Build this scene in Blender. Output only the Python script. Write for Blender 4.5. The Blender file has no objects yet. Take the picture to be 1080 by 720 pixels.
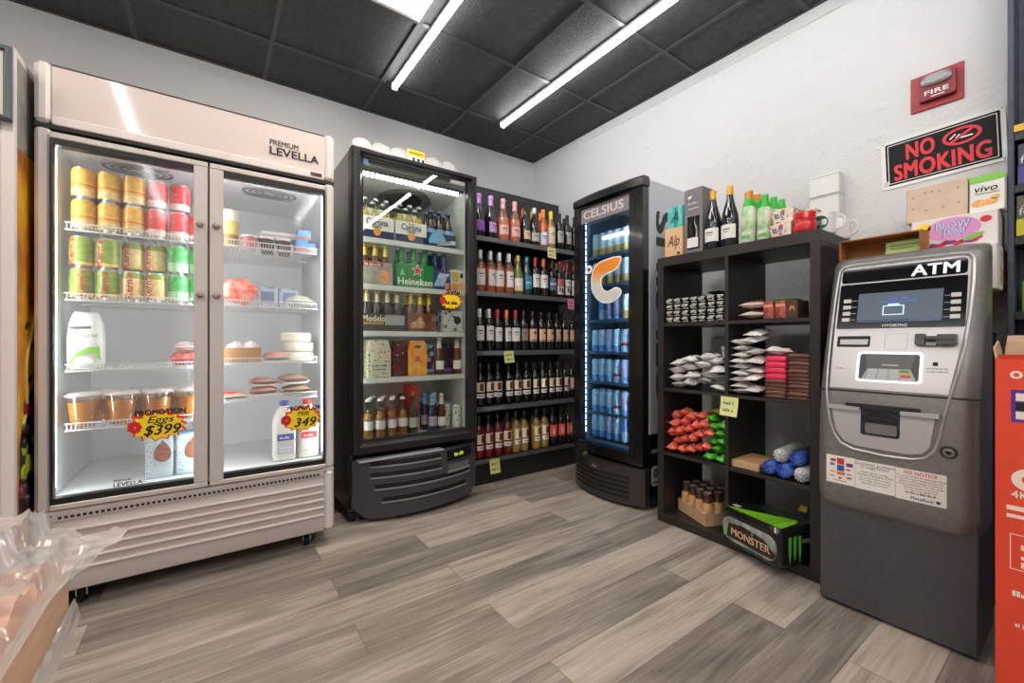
import bpy, bmesh, math, random
from mathutils import Vector, Matrix, noise
PI = math.pi
rnd = random.Random(11)
SC = bpy.context.scene
COL = SC.collection

# ------------------------------------------------------------------ materials
def lin(c):
    out = []
    for v in c[:3]:
        v = v / 255.0
        out.append(v / 12.92 if v <= 0.04045 else ((v + 0.055) / 1.055) ** 2.4)
    return (out[0], out[1], out[2], 1.0)

MATS = {}
def mat(name, rgb, rough=0.5, metal=0.0, coat=0.0, emis=None, estr=0.0, trans=0.0, alpha=1.0, spec=0.5, sub=0.0):
    if name in MATS:
        return MATS[name]
    m = bpy.data.materials.new(name)
    m.use_nodes = True
    b = m.node_tree.nodes['Principled BSDF']
    b.inputs['Base Color'].default_value = lin(rgb)
    b.inputs['Roughness'].default_value = rough
    b.inputs['Metallic'].default_value = metal
    b.inputs['Coat Weight'].default_value = coat
    b.inputs['Coat Roughness'].default_value = 0.08
    b.inputs['Specular IOR Level'].default_value = spec
    b.inputs['Transmission Weight'].default_value = trans
    b.inputs['Alpha'].default_value = alpha
    if sub:
        b.inputs['Subsurface Weight'].default_value = sub
        b.inputs['Subsurface Radius'].default_value = (0.02, 0.02, 0.02)
    if emis:
        b.inputs['Emission Color'].default_value = lin(emis)
        b.inputs['Emission Strength'].default_value = estr
    MATS[name] = m
    return m

def nodes_of(m):
    return m.node_tree.nodes, m.node_tree.links

def glass_mat(name, tint=(255, 255, 255), gloss=0.03, base=0.03, power=4.0, rough=0.0):
    """thin pane: clear straight through, mirror-like at grazing angles"""
    m = bpy.data.materials.new(name); m.use_nodes = True
    N, L = nodes_of(m)
    for n in list(N): N.remove(n)
    out = N.new('ShaderNodeOutputMaterial')
    mix = N.new('ShaderNodeMixShader')
    tr = N.new('ShaderNodeBsdfTransparent'); tr.inputs[0].default_value = lin(tint)
    gl = N.new('ShaderNodeBsdfGlossy'); gl.inputs['Roughness'].default_value = rough
    lw = N.new('ShaderNodeLayerWeight'); lw.inputs['Blend'].default_value = 0.5
    p = N.new('ShaderNodeMath'); p.operation = 'POWER'; p.inputs[1].default_value = power
    ma = N.new('ShaderNodeMath'); ma.operation = 'MULTIPLY_ADD'; ma.inputs[1].default_value = 0.9; ma.inputs[2].default_value = base
    L.new(lw.outputs['Facing'], p.inputs[0]); L.new(p.outputs[0], ma.inputs[0])
    L.new(ma.outputs[0], mix.inputs[0]); L.new(tr.outputs[0], mix.inputs[1]); L.new(gl.outputs[0], mix.inputs[2])
    L.new(mix.outputs[0], out.inputs[0])
    MATS[name] = m
    return m

def film_mat(name, tint=(245, 245, 245), white=0.15, base=0.06):
    """crumpled clear plastic film: mostly see-through with a milky share and sharp glints"""
    m = glass_mat(name, tint, base=base, power=3.0, rough=0.08)
    N, L = nodes_of(m)
    out = [n for n in N if n.type == 'OUTPUT_MATERIAL'][0]
    prev = out.inputs[0].links[0].from_socket
    df = N.new('ShaderNodeBsdfDiffuse'); df.inputs[0].default_value = lin((235, 230, 228))
    mx = N.new('ShaderNodeMixShader'); mx.inputs[0].default_value = white
    L.new(prev, mx.inputs[1]); L.new(df.outputs[0], mx.inputs[2]); L.new(mx.outputs[0], out.inputs[0])
    return m

def emit_mat(name, rgb, strength):
    m = bpy.data.materials.new(name); m.use_nodes = True
    N, L = nodes_of(m)
    for n in list(N): N.remove(n)
    out = N.new('ShaderNodeOutputMaterial'); e = N.new('ShaderNodeEmission')
    e.inputs[0].default_value = lin(rgb); e.inputs[1].default_value = strength
    L.new(e.outputs[0], out.inputs[0])
    MATS[name] = m
    return m

def noisy_mat(name, c1, c2, scale=(8, 8, 8), rough=0.6, bump=0.0, bscale=40.0, lo=0.35, hi=0.65, detail=4.0, metal=0.0, coat=0.0, bdist=0.01):
    m = mat(name, c1, rough, metal, coat)
    N, L = nodes_of(m); b = N['Principled BSDF']
    tc = N.new('ShaderNodeTexCoord'); mp = N.new('ShaderNodeMapping'); mp.inputs['Scale'].default_value = scale
    L.new(tc.outputs['Object'], mp.inputs[0])
    nz = N.new('ShaderNodeTexNoise'); nz.inputs['Scale'].default_value = 1.0; nz.inputs['Detail'].default_value = detail
    L.new(mp.outputs[0], nz.inputs['Vector'])
    r = N.new('ShaderNodeValToRGB'); r.color_ramp.elements[0].position = lo; r.color_ramp.elements[1].position = hi
    r.color_ramp.elements[0].color = lin(c1); r.color_ramp.elements[1].color = lin(c2)
    L.new(nz.outputs['Fac'], r.inputs[0]); L.new(r.outputs[0], b.inputs['Base Color'])
    if bump:
        n2 = N.new('ShaderNodeTexNoise'); n2.inputs['Scale'].default_value = bscale; n2.inputs['Detail'].default_value = 6
        L.new(tc.outputs['Object'], n2.inputs['Vector'])
        bp = N.new('ShaderNodeBump'); bp.inputs['Strength'].default_value = bump; bp.inputs['Distance'].default_value = bdist
        L.new(n2.outputs['Fac'], bp.inputs['Height']); L.new(bp.outputs[0], b.inputs['Normal'])
    return m

def spots_mat(name, base, cols, scale=60.0, rough=0.5, thr=0.5):
    """printed pattern: scattered blotches of several inks (voronoi cells) on a base colour"""
    m = mat(name, base, rough)
    N, L = nodes_of(m); b = N['Principled BSDF']
    tc = N.new('ShaderNodeTexCoord')
    vo = N.new('ShaderNodeTexVoronoi'); vo.inputs['Scale'].default_value = scale
    L.new(tc.outputs['Object'], vo.inputs['Vector'])
    r = N.new('ShaderNodeValToRGB'); r.color_ramp.interpolation = 'CONSTANT'
    e = r.color_ramp.elements
    e[0].position = 0.0; e[0].color = lin(cols[0]); e[1].position = 1.0 / len(cols); e[1].color = lin(cols[1 % len(cols)])
    for i in range(2, len(cols)):
        q = e.new(i / len(cols)); q.color = lin(cols[i])
    sep = N.new('ShaderNodeSeparateColor'); L.new(vo.outputs['Color'], sep.inputs[0]); L.new(sep.outputs[0], r.inputs[0])
    lt = N.new('ShaderNodeMath'); lt.operation = 'LESS_THAN'; lt.inputs[1].default_value = thr
    L.new(vo.outputs['Distance'], lt.inputs[0])
    mx = N.new('ShaderNodeMix'); mx.data_type = 'RGBA'
    mx.inputs['A'].default_value = lin(base)
    L.new(lt.outputs[0], mx.inputs['Factor']); L.new(r.outputs[0], mx.inputs['B'])
    L.new(mx.outputs['Result'], b.inputs['Base Color'])
    return m

# ------------------------------------------------------------------ mesh builder
def crs(p):
    """triangulated outline helper: keeps n-gon, Blender tessellates it"""
    return list(range(len(p)))

class MB:
    def __init__(s):
        s.v = []; s.f = []; s.m = []
    def add(s, V, F, m=0, M=None):
        o = len(s.v)
        if M is not None:
            V = [tuple(M @ Vector(p)) for p in V]
        s.v.extend(V)
        for i, f in enumerate(F):
            s.f.append(tuple(o + k for k in f))
            s.m.append(m[i] if isinstance(m, (list, tuple)) else m)
        return s
    def box(s, x0, x1, y0, y1, z0, z1, m=0, b=0.0, M=None):
        if x0 > x1: x0, x1 = x1, x0
        if y0 > y1: y0, y1 = y1, y0
        if z0 > z1: z0, z1 = z1, z0
        b = min(b, (x1 - x0) * .49, (y1 - y0) * .49, (z1 - z0) * .49)
        X, Y, Z = (x0, x1), (y0, y1), (z0, z1)
        if b <= 0:
            V = [(X[i], Y[j], Z[k]) for i in (0, 1) for j in (0, 1) for k in (0, 1)]
            F = [(0, 1, 3, 2), (4, 6, 7, 5), (0, 4, 5, 1), (2, 3, 7, 6), (0, 2, 6, 4), (1, 5, 7, 3)]
            return s.add(V, F, m, M)
        V = []; idx = {}
        for i in (0, 1):
            for j in (0, 1):
                for k in (0, 1):
                    sx, sy, sz = (1 - 2 * i) * b, (1 - 2 * j) * b, (1 - 2 * k) * b
                    for a in range(3):
                        idx[i, j, k, a] = len(V)
                        V.append((X[i] + (0 if a == 0 else sx), Y[j] + (0 if a == 1 else sy), Z[k] + (0 if a == 2 else sz)))
        F = []
        q = [(0, 0), (1, 0), (1, 1), (0, 1)]
        for i in (0, 1):
            F.append([idx[i, a, c, 0] for a, c in q]); F.append([idx[a, i, c, 1] for a, c in q]); F.append([idx[a, c, i, 2] for a, c in q])
        for a in (0, 1):
            for c in (0, 1):
                F.append([idx[0, a, c, 1], idx[1, a, c, 1], idx[1, a, c, 2], idx[0, a, c, 2]])
                F.append([idx[a, 0, c, 0], idx[a, 1, c, 0], idx[a, 1, c, 2], idx[a, 0, c, 2]])
                F.append([idx[a, c, 0, 0], idx[a, c, 1, 0], idx[a, c, 1, 1], idx[a, c, 0, 1]])
                for k in (0, 1):
                    F.append([idx[a, c, k, 0], idx[a, c, k, 1], idx[a, c, k, 2]])
        return s.add(V, F, m, M)
    def lathe(s, prof, n=20, m=0, M=None, a0=0.0, a1=2 * PI, cap=True):
        """prof [(r, z)]; m may be one index or one per segment"""
        full = abs(a1 - a0 - 2 * PI) < 1e-6
        k = n if full else n + 1
        V = []; F = []; mm = []
        for r, z in prof:
            for i in range(k):
                a = a0 + (a1 - a0) * i / n
                V.append((r * math.cos(a), r * math.sin(a), z))
        for j in range(len(prof) - 1):
            for i in range(n):
                i2 = (i + 1) % k
                F.append((j * k + i, j * k + i2, (j + 1) * k + i2, (j + 1) * k + i))
                mm.append(m[j] if isinstance(m, (list, tuple)) else m)
        if full and cap:
            if prof[0][0] > 1e-5:
                F.append(tuple(range(k - 1, -1, -1))); mm.append(m[0] if isinstance(m, (list, tuple)) else m)
            if prof[-1][0] > 1e-5:
                F.append(tuple((len(prof) - 1) * k + i for i in range(k))); mm.append(m[-1] if isinstance(m, (list, tuple)) else m)
        return s.add(V, F, mm, M)
    def prism(s, poly, t0, t1, m=0, M=None, axis='y'):
        """poly [(a, b)] extruded from t0 to t1 along the axis; axis y: (a,t,b); z: (a,b,t); x: (t,a,b)"""
        def P(a, b, t):
            return (a, t, b) if axis == 'y' else ((a, b, t) if axis == 'z' else (t, a, b))
        n = len(poly)
        V = [P(a, b, t0) for a, b in poly] + [P(a, b, t1) for a, b in poly]
        F = [tuple(range(n)), tuple(range(2 * n - 1, n - 1, -1))]
        F += [(i, (i + 1) % n, n + (i + 1) % n, n + i) for i in range(n)]
        return s.add(V, F, m, M)
    def tube(s, pts, r, n=8, m=0, M=None, closed=False, flat=1.0):
        P = [Vector(p) for p in pts]
        k = len(P); V = []; F = []
        up = None
        for i in range(k):
            t = (P[(i + 1) % k] - P[i - 1]) if closed else (P[min(i + 1, k - 1)] - P[max(i - 1, 0)])
            t.normalize()
            if up is None:
                up = Vector((0, 0, 1)) if abs(t.z) < 0.9 else Vector((1, 0, 0))
            a = up - t * up.dot(t)
            if a.length < 1e-6:
                a = Vector((1, 0, 0)) - t * t.x
            a.normalize(); b = t.cross(a); up = a
            rr = r[i] if isinstance(r, (list, tuple)) else r
            for q in range(n):
                an = 2 * PI * q / n
                V.append(tuple(P[i] + a * (rr * math.cos(an)) + b * (rr * flat * math.sin(an))))
        for i in range(k if closed else k - 1):
            for q in range(n):
                i2 = (i + 1) % k
                F.append((i * n + q, i * n + (q + 1) % n, i2 * n + (q + 1) % n, i2 * n + q))
        if not closed:
            F.append(tuple(range(n - 1, -1, -1))); F.append(tuple((k - 1) * n + q for q in range(n)))
        return s.add(V, F, m, M)
    def grid(s, fn, nu, nv, m=0, M=None):
        V = [fn(i / nu, j / nv) for j in range(nv + 1) for i in range(nu + 1)]
        F = [(j * (nu + 1) + i, j * (nu + 1) + i + 1, (j + 1) * (nu + 1) + i + 1, (j + 1) * (nu + 1) + i) for j in range(nv) for i in range(nu)]
        return s.add(V, F, m, M)
    def text(s, string, size, O, U=(1, 0, 0), V=(0, 0, 1), m=0, bold=0.0, align='LEFT', th=0.0012, width=None, shear=0.0, fn=None):
        """letters as solid shapes: O start (or centre), U reading direction, V up; fn maps (a, b, t) instead"""
        vs, fs, w = glyphs(string, bold, shear)
        k = size
        kx = size if width is None else width / max(w, 1e-6)
        ox = 0 if align == 'LEFT' else (-w * kx / 2 if align == 'CENTER' else -w * kx)
        if fn is None:
            Ov, Uv, Vv = Vector(O), Vector(U).normalized(), Vector(V).normalized()
            Nv = Uv.cross(Vv)
            W = [tuple(Ov + Uv * (ox + x * kx) + Vv * (y * k) + Nv * (t * th)) for x, y, t in vs]
        else:
            W = [fn(ox + x * kx, y * k, t * th) for x, y, t in vs]
        return s.add(W, fs, m)
    def marks(s, size, O, U=(1, 0, 0), V=(0, 0, 1), m=0, width=.05, align='LEFT', th=0.0008, fn=None, seed=1):
        """print or handwriting too small to read: word-long runs of short strokes"""
        q = random.Random(seed); x = 0.0; quads = []
        while x < width - size * .2:
            for k in range(q.randint(2, 5)):
                w = size * q.uniform(.16, .30); h = size * q.uniform(.38, .72)
                if x + w > width: break
                quads.append((x, x + w, 0, h)); x += w + size * .07
            x += size * .28
        ox = -width / 2 if align == 'CENTER' else 0
        if fn is None:
            Ov, Uv, Vv = Vector(O), Vector(U).normalized(), Vector(V).normalized(); Nv = Uv.cross(Vv)
            fn = lambda a, b_, t: tuple(Ov + Uv * a + Vv * b_ + Nv * t)
        for x0, x1, z0, z1 in quads:
            V_ = [fn(ox + a, c, t) for t in (0, th) for a, c in ((x0, z0), (x1, z0), (x1, z1), (x0, z1))]
            s.add(V_, [(0, 1, 2, 3), (7, 6, 5, 4), (0, 4, 5, 1), (1, 5, 6, 2), (2, 6, 7, 3), (3, 7, 4, 0)], m)
        return s
    def build(s, name, mats, parent=None, loc=None, rotz=None, smooth=32, recalc=True, tri=False):
        me = bpy.data.meshes.new(name)
        me.from_pydata(s.v, [], s.f)
        if not isinstance(mats, (list, tuple)):
            mats = [mats]
        for q in mats:
            me.materials.append(q)
        me.polygons.foreach_set('material_index', s.m)
        if recalc:
            bm = bmesh.new(); bm.from_mesh(me)
            bmesh.ops.recalc_face_normals(bm, faces=bm.faces)
            bm.to_mesh(me); bm.free()
        if smooth:
            me.polygons.foreach_set('use_smooth', [True] * len(me.polygons))
            me.set_sharp_from_angle(angle=math.radians(smooth))
        me.update()
        o = bpy.data.objects.new(name, me)
        COL.objects.link(o)
        if parent is not None:
            o.parent = parent
        if loc is not None:
            o.location = loc
        if rotz is not None:
            o.rotation_euler = (0, 0, rotz)
        return o

_GL = {}
def glyphs(string, bold=0.0, shear=0.0):
    """verts (x, y, t in 0..1), faces and width of a string set in the built-in face at size 1 (cap height about 0.7)"""
    key = (string, bold, shear)
    if key in _GL:
        return _GL[key]
    cu = bpy.data.curves.new('lettering_source', 'FONT')
    cu.body = string; cu.size = 1.0; cu.resolution_u = 3; cu.shear = shear
    cu.extrude = 0.5; cu.space_character = 1.0 + abs(bold) * 1.2
    o = bpy.data.objects.new('lettering_source', cu)
    me = o.to_mesh()
    vs = [(v.co.x, v.co.y, v.co.z + 0.5) for v in me.vertices]
    fs = [tuple(p.vertices) for p in me.polygons]
    o.to_mesh_clear()
    if bold > 0:   # heavier weight: the same outlines struck again with small shifts
        v0, f0 = vs, fs; vs, fs = [], []
        for dx, dy in ((-bold, -bold * .5), (bold, -bold * .5), (bold, bold * .5), (-bold, bold * .5)):
            n0 = len(vs); vs += [(x + dx * .6, y + dy * .6, t * (1 + .22 * (n0 // len(v0)))) for x, y, t in v0]; fs += [tuple(n0 + i for i in f) for f in f0]
    bpy.data.objects.remove(o); bpy.data.curves.remove(cu)
    if vs:
        x0 = min(v[0] for v in vs); x1 = max(v[0] for v in vs)
        vs = [(v[0] - x0, v[1], v[2]) for v in vs]
        w = x1 - x0
    else:
        w = 0
    _GL[key] = (vs, fs, w)
    return _GL[key]

# ------------------------------------------------------------------ scene bookkeeping
def tag(o, label, cat, group=None, kind=None):
    o['label'] = label; o['category'] = cat
    if group: o['group'] = group
    if kind: o['kind'] = kind
    return o
def thing(name, label, cat, loc=(0, 0, 0), rotz=0.0, group=None):
    o = bpy.data.objects.new(name, None); COL.objects.link(o)
    o.empty_display_size = 0.05
    o.location = loc; o.rotation_euler = (0, 0, rotz)
    return tag(o, label, cat, group)
def struct(o):
    o['kind'] = 'structure'
    return o
KIDS = {}
def kids_of(o):
    return [c for c in bpy.data.objects if c.parent == o]
def copy_tree(o, loc=None, rot=None, label=None, group=None, scale=None):
    if o.name not in KIDS:
        KIDS[o.name] = [(c, kids_of(c)) for c in kids_of(o)]
    r = o.copy(); COL.objects.link(r)
    if loc is not None: r.location = loc
    if rot is not None: r.rotation_euler = rot if isinstance(rot, tuple) else (0, 0, rot)
    if scale is not None: r.scale = scale if isinstance(scale, tuple) else (scale,) * 3
    if label: r['label'] = label
    if group: r['group'] = group
    for c, gs in KIDS[o.name]:
        d = c.copy(); COL.objects.link(d); d.parent = r
        for g in gs:
            e = g.copy(); COL.objects.link(e); e.parent = d
    return r
class Kind:
    """first placing uses the built thing itself, later ones are copies with their parts"""
    def __init__(s, o): s.o = o; s.used = False
    def put(s, loc, rot=0.0, label=None, group=None, scale=None):
        if not s.used:
            s.used = True
            o = s.o
            KIDS[o.name] = [(c, kids_of(c)) for c in kids_of(o)]
            o.location = loc; o.rotation_euler = rot if isinstance(rot, tuple) else (0, 0, rot)
            if scale is not None: o.scale = scale if isinstance(scale, tuple) else (scale,) * 3
            if label: o['label'] = label
            if group: o['group'] = group
            return o
        return copy_tree(s.o, loc, rot, label, group, scale)
from mathutils.bvhtree import BVHTree
def world_bvh(o):
    M = Matrix.LocRotScale(o.location, o.rotation_euler, o.scale)
    vs = [M @ v.co for v in o.data.vertices]
    return BVHTree.FromPolygons(vs, [p.vertices[:] for p in o.data.polygons]), vs
def settle(o, placed, ylim=None, zmin=0.0, step=.003, most=220, tries=6, jit=.008, keep=False):
    """let a soft bag down into its compartment: the lowest spot near its place where it touches no neighbour"""
    q = random.Random(len(placed) * 7 + 3)
    base = tuple(o.location); rot = tuple(o.rotation_euler)
    z = zmin
    t, vs = world_bvh(o)
    off = o.location.z - min(v.z for v in vs)
    lo, hi = min(v.y for v in vs) - o.location.y, max(v.y for v in vs) - o.location.y
    z = (max(zmin, base[2] - off) if keep else zmin) + off
    for k in range(most):
        for j in range(tries):
            dx, dy = (0, 0) if j == 0 else (q.uniform(-jit, jit), q.uniform(-jit * 1.6, jit * 1.6))
            y = base[1] + dy
            if ylim: y = min(max(y, ylim[0] - lo), ylim[1] - hi)
            o.location = (base[0] + dx, y, z)
            t, vs = world_bvh(o)
            if not any(t.overlap(p_) for p_ in placed):
                placed.append(t)
                return o
        z += step
    placed.append(t)
    return o
ORD = ['first', 'second', 'third', 'fourth', 'fifth', 'sixth', 'seventh', 'eighth', 'ninth', 'tenth', 'eleventh', 'twelfth', 'thirteenth', 'fourteenth', 'fifteenth', 'sixteenth', 'seventeenth', 'eighteenth', 'nineteenth', 'twentieth']
def frame(ox, oy, rotz):
    """local (x along a front, y into the thing, z up) -> world"""
    c, s = math.cos(rotz), math.sin(rotz)
    return lambda x, y, z: (ox + c * x - s * y, oy + s * x + c * y, z)
# ------------------------------------------------------------------ shared materials
WHITE_P = mat('white_paint_metal', (224, 217, 214), 0.35)
BLACK_PL = mat('black_plastic', (22, 22, 24), 0.35)
BLACK_MATT = mat('black_matt', (14, 14, 15), 0.7)
GREY_PL = mat('grey_plastic', (62, 62, 66), 0.45)
DARK_PL = mat('dark_plastic', (40, 38, 40), 0.4)
CHROME = mat('chrome', (200, 200, 205), 0.2, 1.0)
STEEL = mat('steel', (150, 150, 152), 0.35, 1.0)
RUBBER = mat('rubber', (18, 18, 18), 0.8)
PAPER = mat('white_paper', (236, 234, 230), 0.7)
INK = mat('black_ink', (18, 17, 18), 0.6)
PANE = glass_mat('door_glass', (250, 253, 252), base=0.04, power=3.6)
PANE_DARK = glass_mat('blue_door_glass', (214, 232, 242), base=0.05, power=3.6)
PANE_FOG = film_mat('misted_door_glass', (252, 253, 253), .05, .04)
LINER = mat('white_liner', (232, 236, 238), 0.45)
LED = emit_mat('led_white', (250, 253, 255), 30.0)
LED_BLUE = emit_mat('led_blue_white', (226, 240, 255), 5.0)
HIDDEN_FILL = emit_mat('hidden_fill_cool', (240, 247, 255), 110.0)
WIRE = mat('white_wire', (225, 226, 226), 0.4)
CARD = noisy_mat('cardboard', (186, 140, 92), (170, 124, 78), (6, 40, 6), 0.8)
CARD_LT = noisy_mat('pale_cardboard', (205, 172, 136), (193, 158, 120), (8, 30, 8), 0.8)
RED_PR = mat('red_print', (204, 28, 36), 0.5)
YEL_PR = mat('yellow_print', (250, 216, 36), 0.5)
NAVY = mat('navy_print', (28, 44, 84), 0.5)

# ------------------------------------------------------------------ room
XR, YB, ZC = 2.57, 3.255, 2.75
XL, YF = -3.2, -3.4
wall_m = mat('white_plaster', (212, 212, 214), 0.65)
N, L = nodes_of(wall_m); b = N['Principled BSDF']
tc = N.new('ShaderNodeTexCoord')
n1 = N.new('ShaderNodeTexNoise'); n1.inputs['Scale'].default_value = 5; n1.inputs['Detail'].default_value = 3; n1.inputs['Distortion'].default_value = 0.8
n2 = N.new('ShaderNodeTexNoise'); n2.inputs['Scale'].default_value = 26; n2.inputs['Detail'].default_value = 5; n2.inputs['Distortion'].default_value = 1.5
r1 = N.new('ShaderNodeValToRGB'); r1.color_ramp.elements[0].position = .46; r1.color_ramp.elements[1].position = .60
mlt = N.new('ShaderNodeMath'); mlt.operation = 'MULTIPLY'
bp = N.new('ShaderNodeBump'); bp.inputs['Strength'].default_value = 0.55; bp.inputs['Distance'].default_value = 0.012
L.new(tc.outputs['Object'], n1.inputs['Vector']); L.new(tc.outputs['Object'], n2.inputs['Vector'])
L.new(n1.outputs['Fac'], r1.inputs[0]); L.new(r1.outputs[0], mlt.inputs[0]); L.new(n2.outputs['Fac'], mlt.inputs[1])
L.new(mlt.outputs[0], bp.inputs['Height']); L.new(bp.outputs[0], b.inputs['Normal'])

def wall(name, x0, x1, y0, y1, m):
    return struct(MB().box(x0, x1, y0, y1, 0, ZC).build(name, m, smooth=0))
smooth_wall = mat('smooth_white_wall', (214, 214, 216), 0.6)
wall('wall_back', XL - .1, XR + .1, YB, YB + .1, smooth_wall)
wall('wall_right', XR, XR + .1, YF, YB, wall_m)
wall('wall_left', XL - .1, XL, YF, YB, smooth_wall)
wall('wall_front', XL - .1, XR + .1, YF - .1, YF, smooth_wall)

# floor: grey-brown oak planks along x
floor_m = mat('oak_vinyl_planks', (150, 140, 130), 0.42)
N, L = nodes_of(floor_m); b = N['Principled BSDF']
tc = N.new('ShaderNodeTexCoord')
mp = N.new('ShaderNodeMapping'); mp.inputs['Location'].default_value = (0.35, 0.06, 0)
L.new(tc.outputs['Object'], mp.inputs[0])
br = N.new('ShaderNodeTexBrick')
br.offset = 0.37; br.offset_frequency = 2
br.inputs['Scale'].default_value = 1.0; br.inputs['Brick Width'].default_value = 1.22; br.inputs['Row Height'].default_value = 0.18
br.inputs['Mortar Size'].default_value = 0.0009; br.inputs['Mortar Smooth'].default_value = 0.2; br.inputs['Bias'].default_value = 0.0
br.inputs['Color1'].default_value = (0, 0, 0, 1); br.inputs['Color2'].default_value = (1, 1, 1, 1); br.inputs['Mortar'].default_value = (0.1, 0.1, 0.1, 1)
L.new(mp.outputs[0], br.inputs['Vector'])
sepc = N.new('ShaderNodeSeparateColor'); L.new(br.outputs['Color'], sepc.inputs[0])
# grain shifted per plank
cmb = N.new('ShaderNodeCombineXYZ'); mulp = N.new('ShaderNodeMath'); mulp.operation = 'MULTIPLY'; mulp.inputs[1].default_value = 37.0
L.new(sepc.outputs[0], mulp.inputs[0]); L.new(mulp.outputs[0], cmb.inputs[2]); L.new(mulp.outputs[0], cmb.inputs[0])
addv = N.new('ShaderNodeVectorMath'); addv.operation = 'ADD'
L.new(tc.outputs['Object'], addv.inputs[0]); L.new(cmb.outputs[0], addv.inputs[1])
mg = N.new('ShaderNodeMapping'); mg.inputs['Scale'].default_value = (1.6, 22, 1)
L.new(addv.outputs[0], mg.inputs[0])
g1 = N.new('ShaderNodeTexNoise'); g1.inputs['Scale'].default_value = 1.0; g1.inputs['Detail'].default_value = 8; g1.inputs['Roughness'].default_value = .62; g1.inputs['Distortion'].default_value = .6
L.new(mg.outputs[0], g1.inputs['Vector'])
mg2 = N.new('ShaderNodeMapping'); mg2.inputs['Scale'].default_value = (1.3, 5, 1)
L.new(addv.outputs[0], mg2.inputs[0])
g2 = N.new('ShaderNodeTexNoise'); g2.inputs['Scale'].default_value = 1.0; g2.inputs['Detail'].default_value = 4; g2.inputs['Distortion'].default_value = 1.2
L.new(mg2.outputs[0], g2.inputs['Vector'])
ms = N.new('ShaderNodeMapping'); ms.inputs['Scale'].default_value = (4.0, 150, 1)
L.new(addv.outputs[0], ms.inputs[0])
g3 = N.new('ShaderNodeTexNoise'); g3.inputs['Scale'].default_value = 1.0; g3.inputs['Detail'].default_value = 3
L.new(ms.outputs[0], g3.inputs['Vector'])
def mth(op, a, bb):
    n = N.new('ShaderNodeMath'); n.operation = op
    for i, q in enumerate((a, bb)):
        if isinstance(q, (int, float)): n.inputs[i].default_value = q
        else: L.new(q, n.inputs[i])
    return n.outputs[0]
t = mth('ADD', mth('MULTIPLY', sepc.outputs[0], 0.34), mth('MULTIPLY', g1.outputs['Fac'], 0.75))
t = mth('ADD', t, mth('MULTIPLY', g2.outputs['Fac'], 0.50))
t = mth('ADD', t, mth('MULTIPLY', g3.outputs['Fac'], 0.34))
t = mth('SUBTRACT', t, 0.49)
rp = N.new('ShaderNodeValToRGB')
e = rp.color_ramp.elements
e[0].position = 0.12; e[0].color = lin((94, 87, 81)); e[1].position = .86; e[1].color = lin((212, 203, 193))
q = e.new(0.40); q.color = lin((144, 135, 127)); q = e.new(0.60); q.color = lin((182, 172, 162))
L.new(t, rp.inputs[0])
mxf = N.new('ShaderNodeMix'); mxf.data_type = 'RGBA'
L.new(br.outputs['Fac'], mxf.inputs['Factor']); L.new(rp.outputs[0], mxf.inputs['A']); mxf.inputs['B'].default_value = lin((70, 63, 58))
L.new(mxf.outputs['Result'], b.inputs['Base Color'])
bpf = N.new('ShaderNodeBump'); bpf.inputs['Strength'].default_value = 0.12; bpf.inputs['Distance'].default_value = 0.002
L.new(g1.outputs['Fac'], bpf.inputs['Height']); L.new(bpf.outputs[0], b.inputs['Normal'])
struct(MB().box(XL - .1, XR + .1, YF - .1, YB + .1, -0.1, 0).build('floor', floor_m, smooth=0))

# ceiling: black lay-in tiles in a grid
ceil_m = noisy_mat('black_ceiling_tile', (56, 57, 58), (68, 69, 70), (30, 30, 30), 0.7, bump=0.6, bscale=95, bdist=0.007)
struct(MB().box(XL - .1, XR + .1, YF - .1, YB + .1, ZC, ZC + .1).build('ceiling', ceil_m, smooth=0))
grid_m = mat('dark_grid_metal', (66, 67, 69), 0.45)
gm = MB()
GX0, GP, GY0 = 2.226, 0.6435, 2.82
x = GX0
while x > XL:
    gm.box(x - .012, x + .012, YF, YB, ZC - .008, ZC - .001); x -= GP
y = GY0
while y > YF:
    gm.box(XL, XR, y - .012, y + .012, ZC - .0085, ZC - .001); y -= 0.632
gm.box(XL, XR, YB - .02, YB, ZC - .009, ZC - .001); gm.box(XR - .02, XR, YF, YB, ZC - .009, ZC - .001)
struct(gm.build('trim_1', grid_m, smooth=0))
trim_m = mat('white_trim', (226, 226, 226), 0.5)
struct(MB().box(XR - .006, XR, YF, YB, ZC - .075, ZC - .009, b=.002).build('trim_2', trim_m, smooth=0))

# tube lights under the ceiling and lit ceiling panels
TUBE = emit_mat('tube_glow', (255, 254, 252), 27.0)
def tube_light(x, y0, y1, label, group=None):
    r = thing('tube_light', label, 'light', (x, (y0 + y1) / 2, ZC), 0, group)
    h = (y1 - y0) / 2
    MB().box(-.016, .016, -h, h, -.03, -.008, b=.003).build('housing', trim_m, r)
    MB().lathe([(.0001, -h + .004), (.017, -h + .006), (.017, h - .006), (.0001, h - .004)], 12, M=Matrix.Translation((0, 0, -.042)) @ Matrix.Rotation(-PI / 2, 4, 'X')).build('diffuser', TUBE, r)
    for s in (-1, 1):
        MB().box(-.02, .02, s * h - .008, s * h + .008, -.062, -.008, b=.003).build('end_cap', trim_m, r)
    return r
tube_light(1.01, 0.33, 2.78, 'glowing white ceiling tube over the tall black beer cooler, the shorter one in view')
tube_light(1.882, 0.33, 2.78, 'long glowing white ceiling tube nearest the right wall')
tube_light(1.01, -2.3, 0.15, 'glowing white ceiling tube behind the viewer, in line with the one over the beer cooler')
tube_light(-0.50, -0.75, 1.95, 'glowing white ceiling tube over the open floor left of the viewer')
tube_light(-0.50, -3.2, -0.9, 'added out-of-view fill tube behind the viewer over the middle of the shop')  # unseen tube added as fill for the upright fronts
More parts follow.
